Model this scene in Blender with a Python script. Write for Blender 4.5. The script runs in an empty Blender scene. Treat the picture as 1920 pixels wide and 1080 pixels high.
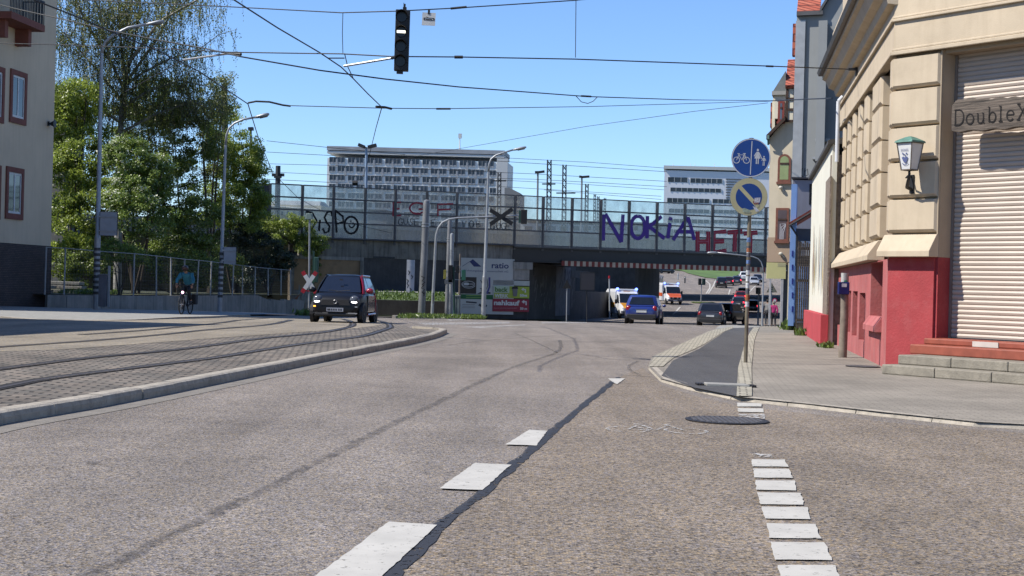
import bpy, bmesh, math, random
import numpy as np
from mathutils import Vector, Matrix
random.seed(11); rng = np.random.default_rng(5)
S = bpy.context.scene; COL = S.collection
F = 2700.0; H = 1.3; TH = math.radians(1.5); V0 = 3.0
CT, ST = math.cos(TH), math.sin(TH)
PI = math.pi

# ---------- survey: photo pixel -> place in the world ----------
def lv(px, py):
    u = px - 960.0; v = 540.0 - py
    return (u * CT - v * ST) / F, (u * ST + v * CT - V0) / F
def P(px, py, D):
    a, b = lv(px, py)
    return Vector((a * D, D, H + b * D))
PROF = [(-400, 0), (45, 0), (60, -.15), (76, -.5), (98, -1.05), (120, -1.35), (140, -1.4), (160, -1.12), (175, -.8), (190, -.4),
        (205, .2), (225, .95), (245, 2.0), (300, 4.3), (350, 6.1), (420, 7.5), (600, 8.5), (3000, 9)]
def gz(y):
    if y <= PROF[0][0]: return PROF[0][1]
    for (a, za), (b, zb) in zip(PROF, PROF[1:]):
        if y <= b: return za + (zb - za) * (y - a) / (b - a)
    return PROF[-1][1]
def G(px, py, dz=0.0):
    a, b = lv(px, py)
    f = lambda D: H + b * D - gz(D) - (dz(D) if callable(dz) else dz)
    d0 = 3.0; d1 = d0
    while d1 < 900:
        d1 = d0 + 0.5
        if f(d1) <= 0: break
        d0 = d1
    for _ in range(30):
        m = (d0 + d1) / 2
        if f(m) > 0: d0 = m
        else: d1 = m
    return Vector((a * d1, d1, H + b * d1))
def GX(px, D, dz=0.0):
    """point on the ground at depth D below image column px"""
    y = 540 + 0.026 * (px - 960) + (H - gz(D)) * F / D
    a, _ = lv(px, y)
    return Vector((a * D, D, gz(D) + dz))

# ---------- materials ----------
def newmat(name):
    m = bpy.data.materials.new(name); m.use_nodes = True
    nt = m.node_tree; nt.nodes.clear()
    return m, nt, nt.nodes, nt.links
def node(nd, t, **kw):
    n = nd.new(t)
    for k, v in kw.items():
        if k in n.inputs.keys() if hasattr(n.inputs, 'keys') else False: n.inputs[k].default_value = v
        else: setattr(n, k, v)
    return n
def c4(c, k=1.0): return (min(1, c[0] * k), min(1, c[1] * k), min(1, c[2] * k), 1)
def noise(nd, lk, co, scale, detail=4, rough=.6):
    n = nd.new('ShaderNodeTexNoise'); n.inputs['Scale'].default_value = scale; n.inputs['Detail'].default_value = detail
    n.inputs['Roughness'].default_value = rough
    lk.new(co, n.inputs['Vector']); return n
def ramp(nd, lk, fac, stops):
    r = nd.new('ShaderNodeValToRGB'); e = r.color_ramp.elements
    while len(e) < len(stops): e.new(.5)
    for el, (p, c) in zip(e, stops):
        el.position = p; el.color = c if len(c) == 4 else c4(c)
    lk.new(fac, r.inputs['Fac']); return r
def mixc(nd, lk, a, b, fac, mode='MIX'):
    m = nd.new('ShaderNodeMix'); m.data_type = 'RGBA'; m.blend_type = mode
    for s, i in ((fac, 0), (a, 6), (b, 7)):
        if hasattr(s, 'is_output'): lk.new(s, m.inputs[i])
        else: m.inputs[i].default_value = s
    return m.outputs[2]
MATS = {}
def M(name, col, rough=.8, var=.12, scale=2.5, bump=0., bscale=40., metal=0., streak=0., spec=.4, grime=0., gcol=(.08, .07, .06), coat=0.):
    """painted / plastered / metal surface: base colour, broad patches, fine grain, optional rain streaks and grime"""
    if name in MATS: return MATS[name]
    col = [x * ALB for x in col]; gcol = [x * ALB for x in gcol]
    m, nt, nd, lk = newmat(name)
    out = nd.new('ShaderNodeOutputMaterial'); b = nd.new('ShaderNodeBsdfPrincipled')
    lk.new(b.outputs[0], out.inputs[0])
    co = nd.new('ShaderNodeTexCoord').outputs['Object']
    n1 = noise(nd, lk, co, scale, 5)
    r = ramp(nd, lk, n1.outputs[0], [(.3, c4(col, 1 - var)), (.7, c4(col, 1 + var))])
    cc = r.outputs[0]
    if streak > 0:
        mp = nd.new('ShaderNodeMapping'); mp.inputs['Scale'].default_value = (3, 3, .25); lk.new(co, mp.inputs[0])
        n2 = noise(nd, lk, mp.outputs[0], 1.6, 5)
        r2 = ramp(nd, lk, n2.outputs[0], [(.45, (0, 0, 0, 1)), (.75, (streak,) * 3 + (1,))])
        cc = mixc(nd, lk, cc, c4(gcol), r2.outputs[0])
    if grime > 0:
        n3 = noise(nd, lk, co, scale * 2.7, 8, .7)
        r3 = ramp(nd, lk, n3.outputs[0], [(.5, (0, 0, 0, 1)), (.72, (grime,) * 3 + (1,))])
        cc = mixc(nd, lk, cc, c4(gcol), r3.outputs[0])
    lk.new(cc, b.inputs['Base Color'])
    b.inputs['Roughness'].default_value = rough; b.inputs['Metallic'].default_value = metal
    b.inputs['Specular IOR Level'].default_value = spec
    if coat: b.inputs['Coat Weight'].default_value = coat; b.inputs['Coat Roughness'].default_value = .05
    if bump > 0:
        n4 = noise(nd, lk, co, bscale, 4)
        bp = nd.new('ShaderNodeBump'); bp.inputs['Strength'].default_value = bump; bp.inputs['Distance'].default_value = .02
        lk.new(n4.outputs[0], bp.inputs['Height']); lk.new(bp.outputs[0], b.inputs['Normal'])
    MATS[name] = m; return m
def emis(name, col, strength):
    if name in MATS: return MATS[name]
    m, nt, nd, lk = newmat(name)
    out = nd.new('ShaderNodeOutputMaterial'); e = nd.new('ShaderNodeEmission')
    e.inputs[0].default_value = c4(col); e.inputs[1].default_value = strength
    lk.new(e.outputs[0], out.inputs[0]); MATS[name] = m; return m
def glassmat(name, col=(.02, .025, .03), rough=.05):
    if name in MATS: return MATS[name]
    m = M(name, col, rough=rough, var=.3, scale=.8, spec=.8); return m
def asphalt(name, lo, hi, tint, cell=55., patch=.25, fine=.5):
    """aggregate: stones of differing tone in a binder, worn patches on a larger scale"""
    m, nt, nd, lk = newmat(name)
    out = nd.new('ShaderNodeOutputMaterial'); b = nd.new('ShaderNodeBsdfPrincipled'); lk.new(b.outputs[0], out.inputs[0])
    co = nd.new('ShaderNodeTexCoord').outputs['Object']
    v = nd.new('ShaderNodeTexVoronoi'); v.inputs['Scale'].default_value = cell; lk.new(co, v.inputs['Vector'])
    sep = nd.new('ShaderNodeSeparateColor'); lk.new(v.outputs['Color'], sep.inputs[0])
    mid = [(a + c) / 2 for a, c in zip(lo, hi)]
    r = ramp(nd, lk, sep.outputs[0], [(0, c4(lo)), (.35, c4(mid, .9)), (.7, c4(mid, 1.15)), (1, c4(hi))])
    hue = mixc(nd, lk, r.outputs[0], c4(tint), fine * .35)
    hr = ramp(nd, lk, sep.outputs[1], [(0, (.80, .86, 1.16, 1)), (.5, (1, 1, 1, 1)), (1, (1.2, 1.02, .72, 1))])
    cc = mixc(nd, lk, hue, hr.outputs[0], .8, 'MULTIPLY')
    n1 = noise(nd, lk, co, .35, 6, .65)
    r1 = ramp(nd, lk, n1.outputs[0], [(.3, (1 - patch,) * 3 + (1,)), (.7, (1 + patch * .6,) * 3 + (1,))])
    cc = mixc(nd, lk, cc, r1.outputs[0], 1.0, 'MULTIPLY')
    mp = nd.new('ShaderNodeMapping'); mp.inputs['Scale'].default_value = (1.1, .06, 1); mp.inputs['Rotation'].default_value = (0, 0, -.13); lk.new(co, mp.inputs[0])
    n2 = noise(nd, lk, mp.outputs[0], 1.0, 3)
    r2 = ramp(nd, lk, n2.outputs[0], [(.35, (.82,) * 3 + (1,)), (.65, (1.09,) * 3 + (1,))])
    cc = mixc(nd, lk, cc, r2.outputs[0], 1.0, 'MULTIPLY')
    n5 = noise(nd, lk, co, 1.6, 7, .7); r5 = ramp(nd, lk, n5.outputs[0], [(.56, (1, 1, 1, 1)), (.78, (.62, .6, .58, 1))]); cc = mixc(nd, lk, cc, r5.outputs[0], 1., 'MULTIPLY')
    lk.new(cc, b.inputs['Base Color']); b.inputs['Roughness'].default_value = .85; b.inputs['Specular IOR Level'].default_value = .3
    bp = nd.new('ShaderNodeBump'); bp.inputs['Strength'].default_value = .5; bp.inputs['Distance'].default_value = .01
    lk.new(v.outputs['Distance'], bp.inputs['Height']); lk.new(bp.outputs[0], b.inputs['Normal'])
    MATS[name] = m; return m
def brickmat(name, c1, c2, mortar, w, h, ms=.012, rot=0., bump=.6, rough=.85, vert=False, patch=.2, wob=.02):
    c1, c2, mortar = [[x * ALB for x in c] for c in (c1, c2, mortar)]
    m, nt, nd, lk = newmat(name)
    out = nd.new('ShaderNodeOutputMaterial'); b = nd.new('ShaderNodeBsdfPrincipled'); lk.new(b.outputs[0], out.inputs[0])
    co = nd.new('ShaderNodeTexCoord').outputs['Object']
    mp = nd.new('ShaderNodeMapping'); mp.inputs['Rotation'].default_value = (0, 0, rot); lk.new(co, mp.inputs[0])
    vec = mp.outputs[0]
    if vert:
        sx = nd.new('ShaderNodeSeparateXYZ'); lk.new(vec, sx.inputs[0])
        ad = nd.new('ShaderNodeMath'); ad.operation = 'ADD'; lk.new(sx.outputs[0], ad.inputs[0]); lk.new(sx.outputs[1], ad.inputs[1])
        cx = nd.new('ShaderNodeCombineXYZ'); lk.new(ad.outputs[0], cx.inputs[0]); lk.new(sx.outputs[2], cx.inputs[1]); vec = cx.outputs[0]
    nz = noise(nd, lk, vec, 6., 2); 
    vm = nd.new('ShaderNodeVectorMath'); vm.operation = 'MULTIPLY_ADD'
    lk.new(nz.outputs['Color'], vm.inputs[0]); vm.inputs[1].default_value = (wob, wob, 0); lk.new(vec, vm.inputs[2])
    t = nd.new('ShaderNodeTexBrick'); lk.new(vm.outputs[0], t.inputs['Vector'])
    for k, v in (('Color1', c4(c1)), ('Color2', c4(c2)), ('Mortar', c4(mortar)), ('Scale', 1.), ('Mortar Size', ms), ('Mortar Smooth', .3), ('Brick Width', w), ('Row Height', h)):
        t.inputs[k].default_value = v
    n1 = noise(nd, lk, co, .7, 6, .65)
    r1 = ramp(nd, lk, n1.outputs[0], [(.3, (1 - patch,) * 3 + (1,)), (.7, (1 + patch,) * 3 + (1,))])
    cc = mixc(nd, lk, t.outputs[0], r1.outputs[0], 1., 'MULTIPLY')
    n2 = noise(nd, lk, co, 30, 4)
    r2 = ramp(nd, lk, n2.outputs[0], [(.3, (.85,) * 3 + (1,)), (.7, (1.12,) * 3 + (1,))])
    cc = mixc(nd, lk, cc, r2.outputs[0], 1., 'MULTIPLY')
    lk.new(cc, b.inputs['Base Color']); b.inputs['Roughness'].default_value = rough; b.inputs['Specular IOR Level'].default_value = .3
    bp = nd.new('ShaderNodeBump'); bp.invert = True; bp.inputs['Strength'].default_value = bump; bp.inputs['Distance'].default_value = .015
    lk.new(t.outputs['Fac'], bp.inputs['Height']); lk.new(bp.outputs[0], b.inputs['Normal'])
    MATS[name] = m; return m
def leafmat(name, dark, light, accent=None, trans=.45):
    m, nt, nd, lk = newmat(name)
    out = nd.new('ShaderNodeOutputMaterial'); at = nd.new('ShaderNodeAttribute'); at.attribute_name = 'tone'
    st = [(0, c4(dark)), (.8, c4(light))] + ([(.88, c4(light)), (.91, c4(accent))] if accent else [(1., c4(light, 1.3))])
    r = ramp(nd, lk, at.outputs['Fac'], st)
    d = nd.new('ShaderNodeBsdfDiffuse'); t = nd.new('ShaderNodeBsdfTranslucent'); g = nd.new('ShaderNodeBsdfGlossy'); g.inputs['Roughness'].default_value = .45
    for x in (d, t): lk.new(r.outputs[0], x.inputs[0])
    mx = nd.new('ShaderNodeMixShader'); mx.inputs[0].default_value = trans; lk.new(d.outputs[0], mx.inputs[1]); lk.new(t.outputs[0], mx.inputs[2])
    m2 = nd.new('ShaderNodeMixShader'); m2.inputs[0].default_value = .05; lk.new(mx.outputs[0], m2.inputs[1]); lk.new(g.outputs[0], m2.inputs[2])
    lk.new(m2.outputs[0], out.inputs[0]); MATS[name] = m; return m
def acrylic(name, lo=.12, hi=.5, col=(.4, .42, .43)):
    """scratched, dusty clear sheet: lets most light straight through, dust and scratches scatter the rest"""
    m, nt, nd, lk = newmat(name)
    out = nd.new('ShaderNodeOutputMaterial')
    co = nd.new('ShaderNodeTexCoord').outputs['Object']
    mp = nd.new('ShaderNodeMapping'); mp.inputs['Scale'].default_value = (1, 1, .5); lk.new(co, mp.inputs[0])
    n1 = noise(nd, lk, mp.outputs[0], 1.3, 8, .7)
    r = ramp(nd, lk, n1.outputs[0], [(.35, (lo,) * 3 + (1,)), (.75, (hi,) * 3 + (1,))])
    tr = nd.new('ShaderNodeBsdfTransparent'); tr.inputs[0].default_value = (.9, .93, .92, 1)
    df = nd.new('ShaderNodeBsdfDiffuse'); df.inputs[0].default_value = c4(col)
    gl = nd.new('ShaderNodeBsdfGlossy'); gl.inputs['Roughness'].default_value = .12
    mx = nd.new('ShaderNodeMixShader'); lk.new(r.outputs[0], mx.inputs[0]); lk.new(tr.outputs[0], mx.inputs[1]); lk.new(df.outputs[0], mx.inputs[2])
    m2 = nd.new('ShaderNodeMixShader'); m2.inputs[0].default_value = .07; lk.new(mx.outputs[0], m2.inputs[1]); lk.new(gl.outputs[0], m2.inputs[2])
    lk.new(m2.outputs[0], out.inputs[0]); MATS[name] = m; return m

# ---------- mesh building ----------
W = {}
ALB = .68
class MB:
    def __init__(s): s.v = []; s.f = []; s.mi = []; s.k = 0
    def poly(s, pts):
        n = len(s.v); s.v += [tuple(p) for p in pts]; s.f.append(tuple(range(n, n + len(pts)))); s.mi.append(s.k)
    def faces(s, vs, fs):
        n = len(s.v); s.v += [tuple(p) for p in vs]
        for f in fs: s.f.append(tuple(n + i for i in f)); s.mi.append(s.k)
    def hexa(s, b, t):
        """bottom ring b and top ring t of equal length"""
        n = len(b)
        s.faces(list(b) + list(t), [tuple(range(n))[::-1], tuple(range(n, 2 * n))] + [(i, (i + 1) % n, n + (i + 1) % n, n + i) for i in range(n)])
    def box(s, x0, x1, y0, y1, z0, z1):
        s.hexa([(x0, y0, z0), (x1, y0, z0), (x1, y1, z0), (x0, y1, z0)], [(x0, y0, z1), (x1, y0, z1), (x1, y1, z1), (x0, y1, z1)])
    def bar(s, a, b, w, h=None, up=Vector((0, 0, 1))):
        a = Vector(a); b = Vector(b); d = (b - a).normalized(); h = h or w
        x = d.cross(up)
        if x.length < 1e-3: x = d.cross(Vector((1, 0, 0)))
        x.normalize(); y = x.cross(d)
        r = lambda p: [p - x * w / 2 - y * h / 2, p + x * w / 2 - y * h / 2, p + x * w / 2 + y * h / 2, p - x * w / 2 + y * h / 2]
        s.hexa(r(a), r(b))
    def tube(s, pts, r, n=8, caps=True):
        pts = [Vector(p) for p in pts]; m = len(pts)
        rs = r if isinstance(r, (list, tuple)) else [r] * m
        rings = []; prev = None
        for i, p in enumerate(pts):
            d = (pts[min(i + 1, m - 1)] - pts[max(i - 1, 0)]).normalized()
            if prev is None:
                x = d.cross(Vector((0, 0, 1)))
                if x.length < 1e-3: x = d.cross(Vector((0, 1, 0)))
            else: x = prev - d * prev.dot(d)
            x.normalize(); prev = x; y = d.cross(x)
            rings.append([p + (x * math.cos(2 * PI * j / n) + y * math.sin(2 * PI * j / n)) * rs[i] for j in range(n)])
        vs = [q for g in rings for q in g]; fs = []
        for i in range(m - 1):
            for j in range(n): fs.append((i * n + j, i * n + (j + 1) % n, (i + 1) * n + (j + 1) % n, (i + 1) * n + j))
        if caps: fs += [tuple(range(n))[::-1], tuple(range((m - 1) * n, m * n))]
        s.faces(vs, fs)
    def loft(s, rings, caps=True, closed=True):
        n = len(rings[0]); vs = [q for g in rings for q in g]; fs = []
        for i in range(len(rings) - 1):
            for j in range(n if closed else n - 1): fs.append((i * n + j, i * n + (j + 1) % n, (i + 1) * n + (j + 1) % n, (i + 1) * n + j))
        if caps: fs += [tuple(range(n))[::-1], tuple(range((len(rings) - 1) * n, len(rings) * n))]
        s.faces(vs, fs)
    def disc(s, o, ax, r0, r1=None, d=.0, n=24):
        """solid of revolution between radius r0 at o and r1 at o+ax*d"""
        o = Vector(o); ax = Vector(ax).normalized(); r1 = r0 if r1 is None else r1
        x = ax.orthogonal().normalized(); y = ax.cross(x)
        ring = lambda c, r: [c + (x * math.cos(2 * PI * j / n) + y * math.sin(2 * PI * j / n)) * r for j in range(n)]
        if d: s.hexa(ring(o, r0), ring(o + ax * d, r1))
        else: s.poly(ring(o, r0))
    def lathe(s, prof, o, ax, n=20):
        o = Vector(o); ax = Vector(ax).normalized(); x = ax.orthogonal().normalized(); y = ax.cross(x)
        s.loft([[o + ax * h + (x * math.cos(2 * PI * j / n) + y * math.sin(2 * PI * j / n)) * r for j in range(n)] for r, h in prof])
    def ball(s, c, r, n=10, m=7, sq=(1, 1, 1)):
        c = Vector(c); rings = []
        for i in range(m + 1):
            a = PI * (i + .02) / (m + .04)
            rings.append([c + Vector((math.sin(a) * math.cos(2 * PI * j / n) * r * sq[0], math.sin(a) * math.sin(2 * PI * j / n) * r * sq[1], -math.cos(a) * r * sq[2])) for j in range(n)])
        s.loft(rings)
    def build(s, name, mat, parent=None, smooth=False, bevel=0., sub=0, origin=None, fix=True):
        me = bpy.data.meshes.new(name); mats = mat if isinstance(mat, (list, tuple)) else [mat]
        vs = np.array(s.v, dtype=float).reshape(-1, 3)
        c = Vector((0, 0, 0))
        if parent is None:
            if origin is not None: c = Vector(origin)
            elif len(vs):
                lo, hi = vs.min(0), vs.max(0); c = Vector(((lo[0] + hi[0]) / 2, (lo[1] + hi[1]) / 2, lo[2]))
        me.from_pydata((vs - np.array(c)).tolist(), [], s.f)
        for m_ in mats: me.materials.append(m_)
        if len(mats) > 1: me.polygons.foreach_set('material_index', s.mi)
        if fix:
            bm = bmesh.new(); bm.from_mesh(me)
            bmesh.ops.remove_doubles(bm, verts=bm.verts, dist=1e-5)
            bmesh.ops.recalc_face_normals(bm, faces=bm.faces); bm.to_mesh(me); bm.free()
        if smooth: me.polygons.foreach_set('use_smooth', [True] * len(me.polygons))
        o = bpy.data.objects.new(name, me); COL.objects.link(o)
        if parent is not None:
            o.parent = parent; o.location = -W[parent.name] if parent.name in W else (0, 0, 0); W[o.name] = Vector((0, 0, 0))
        else: o.location = c; W[o.name] = c
        if bevel:
            bv = o.modifiers.new('Bevel', 'BEVEL'); bv.width = bevel; bv.segments = 2; bv.limit_method = 'ANGLE'
        if sub:
            sb = o.modifiers.new('Subdivision', 'SUBSURF'); sb.levels = sub; sb.render_levels = sub
        if smooth == 'auto':
            for p in me.polygons: p.use_smooth = True
            me.set_sharp_from_angle(angle=math.radians(35))
        return o
def tag(o, label, cat, group=None, kind=None):
    if kind: o['kind'] = kind
    if label: o['label'] = label
    if cat and kind != 'structure': o['category'] = cat
    if group: o['group'] = group
    return o
def thing(name, label, cat, loc=(0, 0, 0), group=None):
    o = bpy.data.objects.new(name, None); COL.objects.link(o); o.location = loc; o.empty_display_size = .3
    W[o.name] = Vector(loc); return tag(o, label, cat, group)
def struct(o): o['kind'] = 'structure'; return o
def copy_tree(o, parent=None):
    c = o.copy(); COL.objects.link(c)
    if parent is not None: c.parent = parent
    for ch in list(o.children): copy_tree(ch, c)
    return c

class Fr:
    """an upright plane: o origin, r the direction that runs right as seen from outside, u up, n outward"""
    def __init__(s, o, r, u=(0, 0, 1)):
        s.o = Vector(o); s.r = Vector(r).normalized(); s.u = Vector(u).normalized(); s.n = s.r.cross(s.u).normalized(); s.pn = s.n
    def p(s, a, b, off=0.): return s.o + s.r * a + s.u * b + s.n * off
    def px(s, x, y):
        a, b = lv(x, y); d = Vector((a, 1, b)); c = Vector((0, 0, H))
        t = (s.o - c).dot(s.pn) / d.dot(s.pn); q = c + d * t - s.o
        return q.dot(s.r), q.dot(s.u)
    def box(s, mb, a0, a1, b0, b1, o0, o1):
        mb.hexa([s.p(a0, b0, o1), s.p(a1, b0, o1), s.p(a1, b0, o0), s.p(a0, b0, o0)], [s.p(a0, b1, o1), s.p(a1, b1, o1), s.p(a1, b1, o0), s.p(a0, b1, o0)])
    def prism(s, mb, ab, o0, o1): mb.hexa([s.p(a, b, o0) for a, b in ab], [s.p(a, b, o1) for a, b in ab])
    def face(s, mb, ab, off): mb.poly([s.p(a, b, off) for a, b in ab])
    def ribbon(s, mb, pts, w, off, close=False):
        pts = [Vector((a, b)) for a, b in pts]
        if close: pts = pts + [pts[0]]
        L = []; m = len(pts)
        for i, q in enumerate(pts):
            if close and i in (0, m - 1): d = (pts[1] - pts[m - 2])
            else: d = pts[min(i + 1, m - 1)] - pts[max(i - 1, 0)]
            if d.length < 1e-9: d = Vector((1, 0))
            d.normalize(); nn = Vector((-d.y, d.x)); ww = w[i] if isinstance(w, list) else w
            L.append((q + nn * ww / 2, q - nn * ww / 2))
        for (a, b), (c, d) in zip(L, L[1:]): mb.poly([s.p(*a, off), s.p(*b, off), s.p(*d, off), s.p(*c, off)])
    def ell(s, a, b, ra, rb, n=20, t0=0, t1=2 * PI): return [(a + ra * math.cos(t0 + (t1 - t0) * i / n), b + rb * math.sin(t0 + (t1 - t0) * i / n)) for i in range(n + (0 if abs(t1 - t0) > 6.28 else 1))]
    def text(s, mb, txt, a, b, size, off, width=None, ext=0., bold=0.):
        cu = bpy.data.curves.new('lettering', 'FONT'); cu.body = txt; cu.size = size; cu.extrude = ext; cu.offset = bold; cu.resolution_u = 3
        ob = bpy.data.objects.new('lettering', cu); me = bpy.data.meshes.new_from_object(ob)
        if len(me.vertices):
            xs = [v.co.x for v in me.vertices]; x0, x1 = min(xs), max(xs); k = width / (x1 - x0) if width else 1.
            mb.faces([s.p(a + (v.co.x - x0) * k, b + v.co.y, off + v.co.z) for v in me.vertices], [tuple(p.vertices) for p in me.polygons])
        bpy.data.objects.remove(ob); bpy.data.curves.remove(cu); bpy.data.meshes.remove(me)

def drape(name, poly, dz, mat, step=5., kind='structure', ymin=45):
    """a polygon (x, y) laid on the ground profile, cut often enough to follow it"""
    bm = bmesh.new(); vs = [bm.verts.new((x, y, 0)) for x, y in poly]; bm.faces.new(vs)
    bmesh.ops.triangulate(bm, faces=bm.faces[:])
    ys = [q[1] for q in poly]; cuts = [y for y, _ in PROF if min(ys) < y < max(ys)]
    y = math.ceil(min(ys) / step) * step
    while y < max(ys):
        if callable(dz) or y > ymin: cuts.append(y)
        y += step if y < 250 else 25
    for y in sorted(set(cuts)):
        bmesh.ops.bisect_plane(bm, geom=bm.verts[:] + bm.edges[:] + bm.faces[:], plane_co=(0, y, 0), plane_no=(0, 1, 0))
    for v in bm.verts: v.co.z = gz(v.co.y) + (dz(v.co.y) if callable(dz) else dz)
    bmesh.ops.recalc_face_normals(bm, faces=bm.faces)
    if sum(f.normal.z for f in bm.faces) < 0: bmesh.ops.reverse_faces(bm, faces=bm.faces)
    me = bpy.data.meshes.new(name); bm.to_mesh(me); bm.free(); me.materials.append(mat)
    o = bpy.data.objects.new(name, me); COL.objects.link(o); W[o.name] = Vector((0, 0, 0))
    if kind: o['kind'] = kind
    return o
def gpts(pxs, dz=0.): return [tuple(G(x, y, dz)[:2]) for x, y in pxs]
def offset_line(pts, d):
    """shift a plan polyline sideways (positive: to the left of travel)"""
    out = []
    for i, q in enumerate(pts):
        a = Vector(pts[max(i - 1, 0)]); b = Vector(pts[min(i + 1, len(pts) - 1)]); t = (b - a).normalized()
        out.append((q[0] - t.y * d, q[1] + t.x * d))
    return out
def rough_strip(pts, w, j=.35, step=.12):
    L = []
    for a, b in zip(pts, pts[1:]):
        a, b = Vector(a), Vector(b); n = max(1, int((b - a).length / step)); L += [tuple(a.lerp(b, i / n)) for i in range(n)]
    L.append(tuple(pts[-1])); out = [[], []]
    for k, sg in ((0, 1), (1, -1)):
        o1, o2 = offset_line(L, sg * w / 2), offset_line(L, sg * w * .5 * (1 + j)); wob = 0
        for i in range(len(L)): wob = wob * .6 + random.uniform(-1, 1) * .8; p, q = Vector(o1[i]), Vector(o2[i]); out[k].append(tuple(p + (q - p) * wob))
    return out[0] + out[1][::-1]
def rough_edge(poly, j=.008, step=.07):
    out = []; m = len(poly)
    for i in range(m):
        a, b = Vector(poly[i]), Vector(poly[(i + 1) % m]); n = max(1, int((b - a).length / step))
        for k in range(n): q = a.lerp(b, k / n); out.append((q.x + random.uniform(-j, j), q.y + random.uniform(-j, j) * 2))
    return out
def strip_poly(pts, w): return offset_line(pts, w / 2) + offset_line(pts, -w / 2)[::-1]
def smooth_line(pts, n=6):
    """Catmull-Rom through plan points"""
    out = []; m = len(pts)
    for i in range(m - 1):
        p0, p1, p2, p3 = [Vector(pts[max(0, min(m - 1, k))]) for k in (i - 1, i, i + 1, i + 2)]
        for j in range(n):
            t = j / n
            out.append(tuple(.5 * ((2 * p1) + (p2 - p0) * t + (2 * p0 - 5 * p1 + 4 * p2 - p3) * t * t + (3 * p1 - p0 - 3 * p2 + p3) * t ** 3)))
    out.append(tuple(pts[-1])); return out
def kerb(name, pts, w, h, mat, dz=0., lip=.035, inward=1):
    """kerb stones: a run of bevelled blocks along a plan line, each with its joint"""
    mb = MB(); tot = 0; L = [0]
    for a, b in zip(pts, pts[1:]): tot += (Vector(b) - Vector(a)).length; L.append(tot)
    def at(s):
        for i in range(len(pts) - 1):
            if s <= L[i + 1] or i == len(pts) - 2:
                k = (s - L[i]) / max(1e-6, L[i + 1] - L[i]); a = Vector(pts[i]); b = Vector(pts[i + 1]); t = (b - a).normalized()
                return a + (b - a) * k, Vector((-t.y, t.x)) * inward
    n = max(1, int(tot / 1.0))
    for i in range(n):
        s0 = tot * i / n + .006; s1 = tot * (i + 1) / n - .006; rings = []
        jig = random.uniform(-.006, .006)
        for k in range(3):
            q, nn = at(s0 + (s1 - s0) * k / 2); z = gz(q.y) + dz
            pr = [(0, -.1), (0, h - lip * 1.6), (lip * .35, h - lip * .45), (lip * 1.4, h), (w, h + .003), (w, -.1)]
            rings.append([(q.x + nn.x * (a + jig), q.y + nn.y * (a + jig), z + b_ + jig * .5) for a, b_ in pr])
        mb.loft(rings)
    o = mb.build(name, mat); o['kind'] = 'structure'; return o
SKY_AIR, SKY_DUST, SKY_OZ, SKY_STR, SUN_STR, EXPO = 1.0, .0, 4.0, .10, 5.0, 0.66
# ================= GROUND, ROADS, TRACKS =================
A_GREY = asphalt('asphalt_grey', (.030, .027, .025), (.335, .295, .25), (.145, .128, .112), cell=85, fine=.15)
A_BROWN = asphalt('asphalt_brown', (.030, .025, .02), (.335, .28, .215), (.15, .122, .098), cell=72, fine=.15)
A_DARK = asphalt('asphalt_dark', (.035, .035, .036), (.10, .10, .10), (.065, .065, .066), cell=90, patch=.12)
A_PALE = asphalt('asphalt_pale', (.11, .10, .08), (.33, .29, .22), (.22, .19, .145), cell=50, patch=.3)

COBBLE = brickmat('cobble', (.17, .155, .13), (.29, .24, .19), (.075, .065, .055), .24, .17, ms=.022, rot=-.12, bump=1.0, patch=.35, wob=.07)
PAVER = brickmat('paver', (.285, .255, .21), (.325, .29, .24), (.21, .185, .15), .2, .1, ms=.008, rot=.12, bump=.4, patch=.25)
GRANITE = brickmat('granite_setts', (.40, .37, .29), (.50, .46, .36), (.16, .14, .11), .17, .16, ms=.012, rot=.15, bump=.8, patch=.12)
KERBM = M('kerb_concrete', (.45, .40, .325), var=.2, scale=5, bump=.4, grime=.55, gcol=(.13, .12, .10))
GUTTER = M('gutter_concrete', (.24, .215, .18), var=.2, scale=4, bump=.5, grime=.4, gcol=(.1, .09, .08))
CONC_PALE = M('pale_concrete', (.34, .33, .30), var=.15, scale=3, bump=.3, grime=.3)
STEEL = M('rail_steel', (.10, .085, .075), rough=.5, metal=.3, var=.2, scale=4)
GROOVE = M('rail_groove', (.018, .016, .015), rough=.9, var=.4)
SOIL = M('soil', (.09, .08, .055), var=.4, scale=.6, bump=.5, bscale=6)
GRASSG = M('grass_ground', (.075, .11, .025), var=.45, scale=.5, bump=.6, bscale=12)
def worn_paint(name, col, wear=.36, soft=.06, fs=17):
    m, nt, nd, lk = newmat(name)
    out = nd.new('ShaderNodeOutputMaterial'); b = nd.new('ShaderNodeBsdfPrincipled'); tr = nd.new('ShaderNodeBsdfTransparent'); mx = nd.new('ShaderNodeMixShader')
    co = nd.new('ShaderNodeTexCoord').outputs['Object']
    n0 = noise(nd, lk, co, 3.5, 5); r0 = ramp(nd, lk, n0.outputs[0], [(.3, c4(col, .86)), (.7, c4(col, 1.06))]); lk.new(r0.outputs[0], b.inputs['Base Color'])
    n = noise(nd, lk, co, fs, 8, .75); r = ramp(nd, lk, n.outputs[0], [(wear, (0, 0, 0, 1)), (wear + soft, (1, 1, 1, 1))])
    b.inputs['Roughness'].default_value = .7
    lk.new(r.outputs[0], mx.inputs[0]); lk.new(tr.outputs[0], mx.inputs[1]); lk.new(b.outputs[0], mx.inputs[2]); lk.new(mx.outputs[0], out.inputs[0])
    MATS[name] = m; return m
PAINT = worn_paint('road_paint', (.40, .38, .335), .32, .10)
TAR = worn_paint('tar', (.02, .02, .022), .40)
TAR2 = worn_paint('tar_brown', (.05, .044, .04), .40, .4, 9)
PAINT_OLD = worn_paint('road_paint_old', (.42, .41, .39), .49)

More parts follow.
